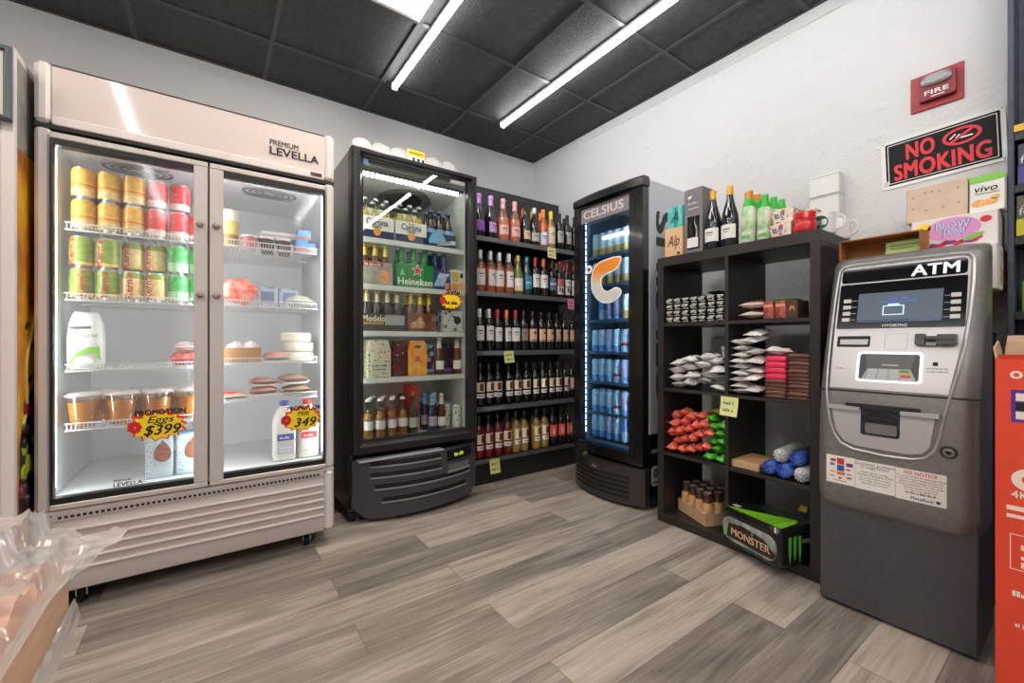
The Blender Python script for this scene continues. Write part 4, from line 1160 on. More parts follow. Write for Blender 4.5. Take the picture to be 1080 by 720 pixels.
# cooler floor
z = .441
kclr = beer_kind(CLEARG, WHITE_CAP, None, mat('lager_label', (214, 214, 216), .5), (.055, .105), liquid=mat('gold_lager', (156, 112, 54), .2))
for i, (x, y) in enumerate([(.125, .12), (.195, .115), (.265, .12), (.335, .125), (.155, .19), (.228, .19), (.30, .195), (.125, .265), (.20, .265), (.27, .27)]):
    kclr.put(BF(x, y, z), rnd.uniform(-.4, .4), 'clear gold lager bottle with white cap on the cooler floor, %s' % (('%s in the front row' % ORD[i]) if i < 4 else ('%s in the middle row' % ORD[i - 4]) if i < 7 else '%s in the back row' % ORD[i - 7]), 'clear lager bottles on the cooler floor')
kdg = beer_kind(mat('dark_green_bottle', (22, 40, 24), .12, coat=.5), mat('dark_green_cap', (40, 60, 40), .4), None, mat('pale_green_label', (176, 190, 170), .5), (.04, .10))
for i, (x, y) in enumerate([(.365, .20), (.372, .275), (.402, .13)]):
    kdg.put(BF(x, y, z), 0, 'dark green bottle beside the red pack on the cooler floor, %s' % ['middle one', 'rear one', 'front one'][i], 'dark green bottles')
o = MB(); o.box(-.042, .042, -.035, .035, 0, .29, 0, .004); o = o.build('drinks_pack', noisy_mat('red_pack_print', (206, 48, 36), (150, 30, 40), (14, 14, 4), .4)); o.location = BF(.435, .24, z + .001); tag(o, 'tall glossy red drinks pack standing on the cooler floor', 'box')
MB().box(-.044, .044, -.0370, -.0355, 0, .075).build('pale_foot', mat('pink_foot', (222, 176, 160), .5), o)
MB().marks(.03, (.006, -.0362, .11), U=(0, 0, 1), V=(-1, 0, 0), width=.14, th=.0006).build('lettering', mat('gold_ink', (232, 170, 70), .5), o)
kdb = beer_kind(BLUEG, mat('ice_cap', (130, 180, 220), .4), mat('ice_neck', (120, 160, 200), .4), noisy_mat('blue_white_label', (110, 160, 210), (222, 170, 160), (40, 40, 40), .5), (.035, .095))
for i, (x, y) in enumerate([(.528, .12), (.512, .20), (.515, .275)]):
    kdb.put(BF(x, y, z), 0, 'ice blue labelled dark bottle on the cooler floor, %s' % ['front one', 'rear one next to the red pack', 'rear one further from the red pack'][i], 'ice blue labelled bottles')
kam = beer_kind(AMBERG, mat('cream_cap', (226, 220, 196), .4), mat('cream_neck', (222, 216, 196), .4), PAPER, (.03, .085))
for i, (x, y) in enumerate([(.594, .13), (.580, .21)]):
    kam.put(BF(x, y, z), 0, 'cream necked amber bottle on the cooler floor, %s' % ['front one', 'rear one'][i], 'cream necked bottles on the floor')
c0 = can_kind('x', 'can', .029, .155, [ALU, spots_mat('leaf_can', (220, 220, 216), [(40, 42, 44), (110, 112, 112)], 48, .35, .32)], [(.0, 1), (1, 1)], name='slim_can')
kslim = Kind(c0)
for i, (x, y) in enumerate([(.699, .12), (.66, .19), (.699, .255), (.635, .265)]):
    kslim.put(BF(x, y, z), 0, 'slim white can with black pattern on the cooler floor, %s from the door' % ORD[i], 'slim patterned cans')
promo('red and yellow starburst sale sticker on the glass of the black beer cooler', BX + .605, 1.262, .082, .062, BY + .0105,
      [('Sale', .05, .012, .034, .10, .03, .3), (None, .032, .004, -.026, .085, .02, .3)], 15)

# ------------------------------------------------------------------ wine shelving
WX, WY = 1.47, 2.55
WW = 1.075; WD = .324
SHB = noisy_mat('black_shelf_metal', (30, 29, 30), (40, 38, 39), (30, 4, 30), .35, metal=.2)
LIPM = mat('grey_shelf_lip', (110, 111, 116), .28, .5)
ws = thing('wine_shelving', 'black pegboard wine shelving between the beer cooler and the corner', 'shelving', (WX, WY, 0))
m = MB().box(0, WW, WD - .012, WD, .0, 2.22, 0)
for k in range(38):
    for zz in (2.19, 2.125, 2.06, 1.995, 1.93, 1.865):
        m.lathe([(.0001, 0), (.0035, 0), (.0035, .0012), (.0001, .0012)], 6, 1, M=Matrix.Translation((.03 + k * .027, WD - .012, zz)) @ Matrix.Rotation(PI / 2, 4, 'X'))
m.build('pegboard', [noisy_mat('pegboard_dark', (40, 41, 44), (48, 49, 52), (20, 20, 20), .5), mat('peg_hole_grey', (120, 121, 124), .6)], ws)
for x in (0, WW - .03):
    MB().box(x, x + .03, WD, WD + .035, 0, 2.2, 0, .003).build('upright', SHB, ws)
m = MB().box(0, WW, .012, WD - .012, 0, .148, 0, .002).box(0, WW, 0, WD - .012, .150, .178, 0, .003).box(0, WW, -.004, 0, .150, .180, 1, .001)
m.build('base_deck', [SHB, LIPM], ws)
WSH = [.545, .938, 1.356, 1.742]
for z in WSH:
    s = MB().box(0, WW, 0, WD - .013, z - .022, z, 0, .002)
    s.prism([(-.006, z - .030), (-.001, z + .004), (.003, z + .004), (.003, z - .030)], 0.0, WW, 1, axis='x')
    s.box(.09, .27, -.0085, -.0065, z - .024, z - .004, 2)
    s.build('shelf', [SHB, LIPM, mat('clear_tag_strip', (120, 124, 130), .2)], ws)
    for x in (.006, WW - .016):
        pass
WFm = frame(WX, WY, 0)
# bottle shapes
PROFS = {
 'bordeaux': [(.0001, .0), (.033, 0), (.0365, .004), (.0365, .185), (.0345, .202), (.022, .224), (.0155, .238), (.0145, .255), (.0145, .30), (.0001, .30)],
 'burgundy': [(.0001, .0), (.036, 0), (.040, .005), (.040, .135), (.037, .16), (.027, .20), (.018, .232), (.0148, .255), (.0145, .298), (.0001, .298)],
 'sparkling': [(.0001, .0), (.039, 0), (.0435, .006), (.0435, .14), (.040, .17), (.028, .215), (.018, .245), (.0155, .262), (.0155, .312), (.0001, .312)],
 'slim': [(.0001, .0), (.028, 0), (.032, .004), (.032, .16), (.027, .20), (.0165, .235), (.0145, .25), (.0145, .275), (.0001, .275)],
}
def wine_kind(shape, glass, capm, labels, cap_z=.238, name='wine_bottle', capn=None):
    P = PROFS[shape]
    gl = glass if isinstance(glass, tuple) else (glass, glass)
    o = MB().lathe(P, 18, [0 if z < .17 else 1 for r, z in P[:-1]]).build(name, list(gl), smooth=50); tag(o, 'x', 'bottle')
    top = P[-1][1]
    pts = [(r + .0007, z) for r, z in P if z >= cap_z - 1e-6 and r > .001]
    pts = pts[:-1] + [(pts[-1][0], top), (pts[-1][0] * .9, top + .0015), (.0001, top + .0015)]
    if shape == 'sparkling':
        pts = [(.0195, .242), (.0165, .262), (.0165, .285), (.0195, .287), (.0195, .308), (.016, .314), (.0001, .314)]
    MB().lathe(pts, 16, cap=False).build('foil_cap', capm, o, smooth=50)
    r = max(p[0] for p in P)
    for (z0, z1, half, mm, marks) in labels:
        l = MB(); arc_label(l, r, z0, z1, half); l = l.build('label', mm, o)
        for (a, c, ha, mk, mid) in marks:
            q = MB(); arc_label(q, r + .0009, a, c, ha, mid=-PI / 2 + mid, n=4, th=.0006); q.build('label_print', mk, l)
    return Kind(o)
def G(name, rgb): return mat(name, rgb, .1, coat=.5)
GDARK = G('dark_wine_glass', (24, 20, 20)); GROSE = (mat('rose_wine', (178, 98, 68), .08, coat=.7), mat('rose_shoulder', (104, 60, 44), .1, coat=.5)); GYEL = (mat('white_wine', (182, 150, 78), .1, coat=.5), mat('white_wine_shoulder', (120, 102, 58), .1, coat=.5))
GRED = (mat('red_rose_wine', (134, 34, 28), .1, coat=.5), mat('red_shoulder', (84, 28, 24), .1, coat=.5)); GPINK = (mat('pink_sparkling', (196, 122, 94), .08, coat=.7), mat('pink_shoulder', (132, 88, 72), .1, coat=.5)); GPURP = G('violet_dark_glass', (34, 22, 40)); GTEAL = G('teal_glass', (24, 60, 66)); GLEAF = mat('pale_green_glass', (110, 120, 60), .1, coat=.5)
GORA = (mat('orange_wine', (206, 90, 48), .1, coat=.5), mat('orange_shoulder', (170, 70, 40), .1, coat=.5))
def Lm(n, rgb): return mat('label_' + n, rgb, .55)
LW_, LPEACH, LLAV, LGREY = Lm('white', (232, 230, 228)), Lm('peach', (226, 186, 154)), Lm('lavender', (200, 160, 214)), Lm('grey', (176, 176, 170))
LBLUE, LCREAM, LTEAL, LPINK, LORNG = Lm('blue', (90, 110, 150)), Lm('cream', (232, 224, 200)), Lm('teal', (44, 150, 170)), Lm('pink', (206, 110, 120)), Lm('orange', (236, 160, 60))
LREDOR, LMAR, LINK = Lm('red_orange', (232, 104, 72)), Lm('maroon', (110, 40, 32)), Lm('ink', (70, 66, 66))
LVIO, LROS, LSAGE, LSKY = Lm('violet', (150, 90, 180)), Lm('rose', (240, 190, 180)), Lm('sage', (190, 200, 190)), Lm('sky', (206, 214, 230))
def C(n, rgb): return mat('foil_' + n, rgb, .35, .15)
lines = lambda z0, z1: [(z0 + (z1 - z0) * .62, z0 + (z1 - z0) * .70, .45, LINK, 0), (z0 + (z1 - z0) * .46, z0 + (z1 - z0) * .50, .35, LINK, 0)]
WK = {
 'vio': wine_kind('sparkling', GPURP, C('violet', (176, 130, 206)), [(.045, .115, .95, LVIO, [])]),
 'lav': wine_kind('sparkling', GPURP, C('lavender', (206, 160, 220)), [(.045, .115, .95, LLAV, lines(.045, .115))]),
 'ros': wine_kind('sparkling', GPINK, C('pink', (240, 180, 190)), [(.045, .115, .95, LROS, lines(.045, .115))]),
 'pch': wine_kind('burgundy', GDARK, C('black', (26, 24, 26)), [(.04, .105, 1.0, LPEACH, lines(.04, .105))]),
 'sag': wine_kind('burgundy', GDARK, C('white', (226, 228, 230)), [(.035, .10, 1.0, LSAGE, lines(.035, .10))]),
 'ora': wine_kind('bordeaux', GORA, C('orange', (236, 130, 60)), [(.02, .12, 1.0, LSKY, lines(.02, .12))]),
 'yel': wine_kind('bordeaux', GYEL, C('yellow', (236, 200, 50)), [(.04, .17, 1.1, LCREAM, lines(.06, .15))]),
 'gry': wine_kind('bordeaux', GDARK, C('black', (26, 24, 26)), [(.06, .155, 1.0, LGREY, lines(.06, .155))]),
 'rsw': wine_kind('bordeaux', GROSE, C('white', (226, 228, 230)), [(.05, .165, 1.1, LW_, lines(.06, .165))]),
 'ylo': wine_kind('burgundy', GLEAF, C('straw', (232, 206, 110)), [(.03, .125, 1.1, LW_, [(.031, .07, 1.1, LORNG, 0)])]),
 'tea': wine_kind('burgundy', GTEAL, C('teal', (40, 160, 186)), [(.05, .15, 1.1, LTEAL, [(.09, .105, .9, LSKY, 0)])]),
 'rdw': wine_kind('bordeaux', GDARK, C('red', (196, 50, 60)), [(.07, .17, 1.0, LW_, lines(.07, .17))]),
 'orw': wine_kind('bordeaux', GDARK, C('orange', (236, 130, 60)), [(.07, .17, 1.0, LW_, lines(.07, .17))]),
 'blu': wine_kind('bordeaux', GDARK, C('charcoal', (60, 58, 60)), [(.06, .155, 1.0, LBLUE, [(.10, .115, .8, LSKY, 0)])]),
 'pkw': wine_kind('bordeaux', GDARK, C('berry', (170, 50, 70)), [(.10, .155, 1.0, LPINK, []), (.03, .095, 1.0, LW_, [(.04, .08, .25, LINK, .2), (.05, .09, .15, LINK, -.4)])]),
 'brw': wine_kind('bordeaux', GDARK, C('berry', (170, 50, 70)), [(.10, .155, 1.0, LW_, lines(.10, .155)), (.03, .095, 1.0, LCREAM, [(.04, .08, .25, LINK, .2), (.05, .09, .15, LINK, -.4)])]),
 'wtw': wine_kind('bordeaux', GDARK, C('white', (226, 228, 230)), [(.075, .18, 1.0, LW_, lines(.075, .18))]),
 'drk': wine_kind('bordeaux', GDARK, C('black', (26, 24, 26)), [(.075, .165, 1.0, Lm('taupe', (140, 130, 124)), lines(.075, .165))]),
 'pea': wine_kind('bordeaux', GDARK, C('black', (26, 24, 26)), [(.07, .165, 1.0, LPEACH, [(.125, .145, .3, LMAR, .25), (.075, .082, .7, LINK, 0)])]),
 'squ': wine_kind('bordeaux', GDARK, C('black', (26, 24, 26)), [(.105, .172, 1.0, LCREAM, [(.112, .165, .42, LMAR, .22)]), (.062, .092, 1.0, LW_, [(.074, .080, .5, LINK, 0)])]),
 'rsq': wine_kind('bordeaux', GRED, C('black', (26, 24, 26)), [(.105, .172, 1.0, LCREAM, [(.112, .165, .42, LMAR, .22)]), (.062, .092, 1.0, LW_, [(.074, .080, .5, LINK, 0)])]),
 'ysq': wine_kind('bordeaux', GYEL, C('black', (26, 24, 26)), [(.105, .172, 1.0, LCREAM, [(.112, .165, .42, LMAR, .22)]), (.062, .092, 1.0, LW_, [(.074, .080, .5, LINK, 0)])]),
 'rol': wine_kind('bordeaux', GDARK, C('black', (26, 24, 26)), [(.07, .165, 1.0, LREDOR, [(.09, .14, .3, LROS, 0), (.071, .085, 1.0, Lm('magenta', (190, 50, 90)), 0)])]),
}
WD_ = {'vio': 'sparkling bottle with violet foil', 'lav': 'sparkling bottle with lavender foil', 'ros': 'pink sparkling bottle with pink foil', 'pch': 'dark bottle with a low peach label', 'sag': 'dark bottle with white cap and pale sage label', 'ora': 'orange wine bottle with orange cap', 'yel': 'yellow wine bottle with tall cream label', 'gry': 'dark bottle with grey label', 'rsw': 'rose wine bottle with white cap and label', 'ylo': 'bottle with straw cap and half orange label', 'tea': 'teal capped bottle with teal label', 'rdw': 'red capped dark bottle with white label', 'orw': 'orange capped dark bottle with white label', 'blu': 'dark bottle with blue grey label', 'pkw': 'berry capped bottle with pink label', 'brw': 'berry capped bottle with two white labels', 'wtw': 'white capped dark bottle with white label', 'drk': 'dark bottle with taupe label', 'pea': 'dark bottle with peach label', 'squ': 'dark bottle with maroon square label', 'rsq': 'red rose bottle with framed square label', 'ysq': 'golden wine bottle with framed square label', 'rol': 'dark bottle with red orange label'}
SHN = ['top', 'second', 'third', 'fourth', 'bottom']
ZS = [WSH[3], WSH[2], WSH[1], WSH[0], .1785]
ROWS = [
 [('vio', 1.558), ('lav', 1.655), ('ros', 1.765), ('ros', 1.872), ('pch', 1.968), ('sag', 2.056), ('ora', 2.143), ('yel', 2.225), ('gry', 2.318), ('gry', 2.402), ('gry', 2.486)],
 [('rsw', 1.570), ('rsw', 1.652), ('rsw', 1.732), ('rsw', 1.814), ('ylo', 1.902), ('tea', 1.986), ('rdw', 2.066), ('orw', 2.146), ('blu', 2.240), ('pkw', 2.320), ('brw', 2.398), ('brw', 2.478)],
 [('wtw', 1.562), ('wtw', 1.640), ('rdw', 1.716), ('orw', 1.793), ('rdw', 1.874), ('drk', 1.952), ('pea', 2.036), ('pea', 2.124), ('pea', 2.206), ('pea', 2.290), ('pea', 2.372), ('pea', 2.460)],
 [('squ', 1.562), ('squ', 1.640), ('squ', 1.717), ('squ', 1.812), ('squ', 1.893), ('squ', 1.980), ('squ', 2.060), ('squ', 2.142), ('squ', 2.222), ('squ', 2.302), ('squ', 2.380), ('pea', 2.456)],
 [('rsq', 1.556), ('rsq', 1.634), ('rsq', 1.714), ('rsq', 1.800), ('ysq', 1.880), ('ysq', 1.958), ('ysq', 2.072), ('ysq', 2.158), ('rol', 2.246), ('rol', 2.336), ('rol', 2.416)],
]
BACK = [
 [('vio', 1.60), ('lav', 1.705), ('ros', 1.82), ('pch', 1.92), ('ora', 2.012), ('yel', 2.10), ('ora', 2.186), ('gry', 2.275), ('gry', 2.36), ('gry', 2.445)],
 [('rsw', 1.615), ('rsw', 1.695), ('rsw', 1.775), ('rsw', 1.86), ('ylo', 1.945), ('rdw', 2.03), ('blu', 2.195), ('pkw', 2.28), ('wtw', 2.36), ('wtw', 2.44)],
 [('wtw', 1.60), ('wtw', 1.68), ('rdw', 1.76), ('rdw', 1.84), ('drk', 1.92), ('drk', 2.0), ('pea', 2.08), ('pea', 2.165), ('pea', 2.25), ('pea', 2.33), ('pea', 2.415)],
 [('squ', 1.60), ('squ', 1.68), ('squ', 1.765), ('squ', 1.85), ('squ', 1.935), ('squ', 2.02), ('squ', 2.10), ('squ', 2.18), ('squ', 2.26), ('squ', 2.34)],
 [('rsq', 1.595), ('rsq', 1.675), ('rsq', 1.757), ('ysq', 1.84), ('ysq', 1.92), ('ysq', 2.005), ('ysq', 2.115), ('rol', 2.20), ('rol', 2.29)],
]
for R_, yy, rn in ((ROWS, .048, 'front'), (BACK, .130, 'second')):
    for i, rw in enumerate(R_):
        cnt = {}
        for k, x in rw:
            cnt[k] = cnt.get(k, 0) + 1
            n = sum(1 for q in rw if q[0] == k)
            pos = (', %s from the cooler' % ORD[cnt[k] - 1]) if n > 1 else ''
            lab = '%s, %s shelf, %s row%s' % (WD_[k], SHN[i], rn, pos)
            WK[k].put((x, WY + yy + rnd.uniform(-.004, .004), ZS[i] + .0008), rnd.uniform(-.3, .3), lab, 'wine bottles on the %s shelf' % SHN[i])
# handwritten notes on the shelf edges
def note(label, x, y, z, w, h, rgb, rotz=0, tilt=.10, seed=1, words=('Wine', '2 x $')):
    o = MB().grid(lambda u, v: ((u - .5) * w, -.012 * (1 - v) ** 2 - .0006, (v - 1) * h), 4, 6)
    o.grid(lambda u, v: ((u - .5) * w, -.012 * (1 - v) ** 2, (v - 1) * h), 4, 6)
    o = o.build('sticky_note', mat('note_%d_%d' % (rgb[0], rgb[2]), rgb, .7), smooth=60)
    o.location = (x, y, z); o.rotation_euler = (0, tilt, rotz); tag(o, label, 'note')
    t = MB()
    for i, s in enumerate(words):
        def fn(a, b, tt, zc=-h * (.42 + .36 * i)):
            zz = zc + b; v = 1 + zz / h
            return (a, -.012 * (1 - v) ** 2 - .0007 - tt, zz)
        t.marks(h * .3, None, align='CENTER', width=w * .66, th=.0003, fn=fn, seed=i + int(w * 900))
    t.build('handwriting', mat('pencil_%d' % rgb[0], (120, 122, 90) if rgb[0] < 235 else (170, 70, 120), .7), o)
note('pale yellow sticky note on the lip of the top wine shelf', 2.185, WY - .010, 1.742, .085, .085, (226, 228, 160), 0, .06)
note('pink sticky note on the lip of the second wine shelf', 2.392, WY - .010, 1.352, .075, .085, (240, 150, 196), 0, .04)
note('pale green yellow sticky note on the lip of the third wine shelf', 1.775, WY - .010, .938, .085, .085, (214, 224, 140), 0, -.04)
note('pale lime sticky note hanging from the wine shelving base', 1.652, WY - .010, .172, .085, .10, (220, 226, 132), 0, -.03)
# ------------------------------------------------------------------ energy drink cooler (front faces the room, side carries the big word)
CX, CY = 2.08, 2.182
CW, CD, CH = .588, .472, 1.985
RZ = -PI / 2
CF = frame(CX, CY, RZ)
ce = thing('energy_drink_cooler', 'slim black and white glass door cooler with big side lettering', 'fridge', (CX, CY, 0), RZ)
SIDEW = mat('cooler_side_white', (206, 208, 216), .35)
CBLK = mat('cooler_black', (22, 21, 22), .22, coat=.4)
LINERB = mat('blue_grey_liner', (96, 112, 126), .45)
m = MB()
for x0, x1 in ((0, .03), (CW - .03, CW)):
    m.box(x0, x1, .06, CD, .45, CH - .03, 0).box(x0, x1, .06, CD, .03, .45, 1)
m.box(.03, CW - .03, CD - .03, CD, .03, CH - .03, 1).box(.0, CW, .06, CD, CH - .03, CH - .012, 0, .003)
m.box(.03, CW - .03, .07, CD - .03, .03, .31, 1)
m.box(.03, .04, .07, CD - .03, .33, 1.93, 2).box(CW - .04, CW - .03, .07, CD - .03, .33, 1.93, 2)
m.box(.03, CW - .03, CD - .045, CD - .03, .31, 1.95, 2).box(.03, CW - .03, .07, CD - .03, .31, .33, 2).box(.03, CW - .03, .07, CD - .03, 1.93, 1.955, 2)
m.build('cabinet', [SIDEW, CBLK, LINERB], ce)
# rounded top cap, bowed front
m = MB(); P = [(0, .062)] + [(CW * i / 12, -.005 - .035 * (1 - (2 * i / 12 - 1) ** 2)) for i in range(13)] + [(CW, .062)]
V0 = [(a, b_, CH - .055) for a, b_ in P]; V1 = [(a, b_ * .96 + .0, CH - .012) for a, b_ in P]; V2 = [(a * .985 + .004, b_ * .7 + .016, CH + .006) for a, b_ in P]
n = len(P); V = V0 + V1 + V2
F = [tuple(range(n - 1, -1, -1)), tuple(2 * n + i for i in range(n))]
for s_ in (0, n):
    F += [(s_ + i, s_ + (i + 1) % n, s_ + n + (i + 1) % n, s_ + n + i) for i in range(n)]
m.add(V, F, 0); m.build('top_cap', CBLK, ce)
d = MB()
o4, i4 = rrect(.004, CW - .004, .262, CH - .057, .008), rrect(.060, CW - .105, .322, CH - .072, .008)
ring_prism(d, o4, i4, 0, .055)
d.box(CW - .065, CW - .058, -.003, .001, .30, CH - .08)
d = d.build('door', CBLK, ce)
MB().box(.058, CW - .103, .016, .021, .320, CH - .070).build('glass', PANE_DARK, d)
h = MB().box(.062, CW - .108, .0125, .0155, 1.815, 1.912).build('sign_strip', mat('mauve_sign', (150, 140, 146), .3), d)
MB().text('CELSIUS', .078, (.085, .0124, 1.838), bold=.03, width=.345, th=.001).build('lettering', mat('pale_sign_letters', (222, 222, 226), .4), h)
# crescent emblem with a swept upper end, printed orange fading to pale
def smooth_outline(P, k=4):
    out = []; n = len(P)
    for i in range(n):
        p0, p1, p2, p3 = P[i - 1], P[i], P[(i + 1) % n], P[(i + 2) % n]
        for j in range(k):
            t = j / k
            out.append(tuple(.5 * ((2 * p1[c]) + (-p0[c] + p2[c]) * t + (2 * p0[c] - 5 * p1[c] + 4 * p2[c] - p3[c]) * t * t + (-p0[c] + 3 * p1[c] - 3 * p2[c] + p3[c]) * t ** 3) for c in (0, 1)))
    return out
EMB = [(.404, 1.529), (.345, 1.536), (.29, 1.531), (.232, 1.521), (.19, 1.495), (.167, 1.45), (.162, 1.4), (.17, 1.348), (.207, 1.298), (.249, 1.272), (.282, 1.264), (.322, 1.264), (.361, 1.276), (.392, 1.297), (.405, 1.315), (.392, 1.332), (.365, 1.341), (.337, 1.332), (.314, 1.324), (.29, 1.324), (.262, 1.336), (.244, 1.36), (.235, 1.398), (.244, 1.425), (.265, 1.442), (.298, 1.452), (.34, 1.461), (.369, 1.474), (.388, 1.492)]
EMB = smooth_outline(EMB)
def grown(P, d_):
    out = []
    for i in range(len(P)):
        tx, tz = P[(i + 1) % len(P)][0] - P[i - 1][0], P[(i + 1) % len(P)][1] - P[i - 1][1]
        l_ = math.hypot(tx, tz) or 1
        out.append((P[i][0] - tz / l_ * d_, P[i][1] + tx / l_ * d_))
    return out
area = sum(EMB[i - 1][0] * EMB[i][1] - EMB[i][0] * EMB[i - 1][1] for i in range(len(EMB)))
big = grown(EMB, -.010 if area > 0 else .010)
EMM = mat('emblem_fade', (244, 150, 50), .4)
N, L = nodes_of(EMM); bb = N['Principled BSDF']
tc = N.new('ShaderNodeTexCoord'); sx = N.new('ShaderNodeSeparateXYZ'); L.new(tc.outputs['Object'], sx.inputs[0])
mr = N.new('ShaderNodeMapRange'); mr.inputs['From Min'].default_value = 1.26; mr.inputs['From Max'].default_value = 1.54
L.new(sx.outputs[2], mr.inputs['Value'])
rp = N.new('ShaderNodeValToRGB'); e = rp.color_ramp.elements
e[0].position = .42; e[0].color = lin((220, 220, 218)); e[1].position = .74; e[1].color = lin((246, 150, 56))
q = e.new(.58); q.color = lin((240, 196, 140))
L.new(mr.outputs[0], rp.inputs[0]); L.new(rp.outputs[0], bb.inputs['Base Color'])
eb = MB().prism(big, .0142, .0155).build('door_emblem', mat('emblem_white', (240, 242, 244), .4), d)
MB().prism(EMB, .0128, .0142).build('emblem_fill', EMM, eb)
dg = MB(); oc = [(.133 + .032 * math.cos(i * PI / 12), 1.492 + .029 * math.sin(i * PI / 12)) for i in range(24)]; ic = [(.133 + .013 * math.cos(i * PI / 12), 1.492 + .012 * math.sin(i * PI / 12)) for i in range(24)]
ring_prism(dg, oc, ic, .0130, .0155); dg.build('degree_emblem', mat('emblem_white', (236, 238, 240), .4), d)
# side lettering, read upwards
t = MB(); t.text('CELSIUS', .2, (CW + .0002, .262, .605), U=(0, 0, 1), V=(0, -1, 0), bold=.055, width=1.20, th=.0012)
t.build('side_lettering', mat('side_black_letters', (30, 30, 33), .4), ce)
t = MB(); t.text('ESSENTIAL ENERGY', .03, (CW + .0002, .075, .335), U=(0, 1, 0), V=(0, 0, 1), bold=.03, th=.001)
t.build('small_lettering', mat('grey_white_letters', (190, 190, 192), .4), ce)
bd = MB(); bd.prism([(b_, c) for b_, c in rrect(.075, .155, .135, .255, .025)], CW, CW + .0012, axis='x')
bd = bd.build('white_badge', mat('badge_white', (214, 214, 214), .4), ce)
MB().text('0', .075, (CW + .0013, .115, .185), U=(0, 1, 0), V=(0, 0, 1), bold=.04, align='CENTER', th=.0006).marks(.020, (CW + .0013, .115, .150), U=(0, 1, 0), V=(0, 0, 1), align='CENTER', width=.055, th=.0006).build('lettering', INK, bd)
# lower grille, bowed
def CG(x, z, off=0.0):
    u = x / CW
    return (x, -.075 * (1 - (2 * u - 1) ** 2) + .02 - off, z)
def cpatch(mb, x0, x1, z0, z1, o0, o1, nx=14, mi=0):
    V = []
    for off in (o0, o1):
        for z in (z0, z1):
            for i in range(nx + 1):
                V.append(CG(x0 + (x1 - x0) * i / nx, z, off))
    q = nx + 1; F = []
    for i in range(nx):
        F += [(i, i + 1, q + i + 1, q + i), (2 * q + i, 3 * q + i, 3 * q + i + 1, 2 * q + i + 1), (i, 2 * q + i, 2 * q + i + 1, i + 1), (q + i, q + i + 1, 3 * q + i + 1, 3 * q + i)]
    for i in (0, nx):
        F.append((i, q + i, 3 * q + i, 2 * q + i))
    mb.add(V, F, mi)
g = MB()
cpatch(g, .002, CW - .002, .020, .236, 0, -.05)
cpatch(g, .0, CW, .236, .246, .006, -.05)
for k in range(5):
    z = .055 + .030 * k
    cpatch(g, .03, CW - .09, z, z + .014, .0012, -.01, 12, 1)
    cpatch(g, .028, CW - .088, z - .006, z, .006, -.01, 12, 0)
cpatch(g, .20, .31, .188, .232, .008, -.01, 5, 2)
g = g.build('lower_grille', [mat('dark_brown_black', (52, 46, 44), .3, coat=.2), BLACK_MATT, mat('badge_dark', (60, 58, 58), .3)], ce)
def cgt(a, b_, t): return CG(.255 + a, .200 + b_, .0085 + t)
MB().text('idw', .03, None, align='CENTER', bold=.03, fn=cgt, th=.001).build('lettering', mat('pale_grey_letters', (190, 186, 182), .3, .4), g)
MB().lathe([(.0001, -.028), (.012, -.026), (.016, -.012), (.016, 0), (.0001, 0)], 14, M=Matrix.Translation((.14, -.02, .255)) @ Matrix.Rotation(-PI / 2, 4, 'X')).build('door_lock', mat('bronze_lock', (120, 110, 100), .35, .7), d)
for x in (.05, CW - .05):
    for y in (.10, .42):
        MB().lathe([(.0001, 0), (.016, 0), (.016, .01), (.007, .012), (.007, .031), (.0001, .031)], 10, M=Matrix.Translation((x, y, 0))).build('foot', STEEL, ce)
m = MB()
for z in range(34):
    m.box(.052, .058, .062, .068, .38 + z * .044, .38 + z * .044 + .030)
m.build('led_strip', LED_BLUE, ce)
MB().box(.20, CW - .12, .075, .083, 1.69, 1.712).build('led_strip', LED_BLUE, ce)
MB().box(CW - .048, CW - .0425, .060, .068, .36, 1.90).build('led_strip', HIDDEN_FILL, ce)  # unseen strip behind the wide door stile, added to brighten the cans
CSH = [1.585, 1.385, 1.147, .93, .727, .516, .345]
wb = mat('steel_blue_wire', (90, 110, 130), .4, .3)
for z in CSH[:-1]:
    s = wire_shelf(.045, CW - .045, .10, CD - .055, z, step=.028, lip=.003); s.box(.044, CW - .044, .094, .099, z - .010, z + .010); s.build('shelf', wb, ce)
BLC = noisy_mat('blue_can_print', (168, 198, 222), (230, 234, 236), (50, 50, 40), .3, lo=.4, hi=.66)
SLC = noisy_mat('silver_blue_print', (198, 208, 220), (120, 150, 200), (50, 50, 30), .3, lo=.5, hi=.7)
DBC = noisy_mat('deep_blue_print', (80, 116, 184), (140, 174, 220), (50, 50, 30), .3)
WHC = noisy_mat('white_can_print', (226, 226, 222), (206, 200, 190), (40, 40, 40), .3)
ROC = noisy_mat('rose_blue_print', (170, 150, 190), (206, 200, 220), (50, 50, 30), .3)
kb = Kind(can_kind('x', 'can', .029, .156, [ALU, BLC, DBC], [(0, 1), (.3, 2), (.45, 1), (1, 1)], None, None, name='energy_drink_can'))
ks = Kind(can_kind('x', 'can', .029, .156, [ALU, SLC, DBC, RED_PR], [(0, 2), (.28, 1), (.42, 3), (.5, 1), (1, 1)], None, None, name='energy_drink_can'))
kd = Kind(can_kind('x', 'can', .029, .156, [ALU, DBC, SLC], [(0, 1), (.5, 2), (.62, 1), (1, 1)], None, None, name='energy_drink_can'))
kw = Kind(can_kind('x', 'can', .0305, .165, [ALU, WHC, noisy_mat('gold_burst', (222, 176, 100), (190, 150, 90), (60, 60, 60), .4)], [(0, 1), (.35, 2), (.6, 1), (1, 1)], None, None, name='energy_drink_can'))
kr = Kind(can_kind('x', 'can', .029, .156, [ALU, ROC, DBC], [(0, 1), (.25, 2), (.4, 1), (1, 1)], None, None, name='energy_drink_can'))
names = {'b': 'blue', 's': 'silver', 'd': 'deep blue', 'w': 'white', 'r': 'rose blue'}
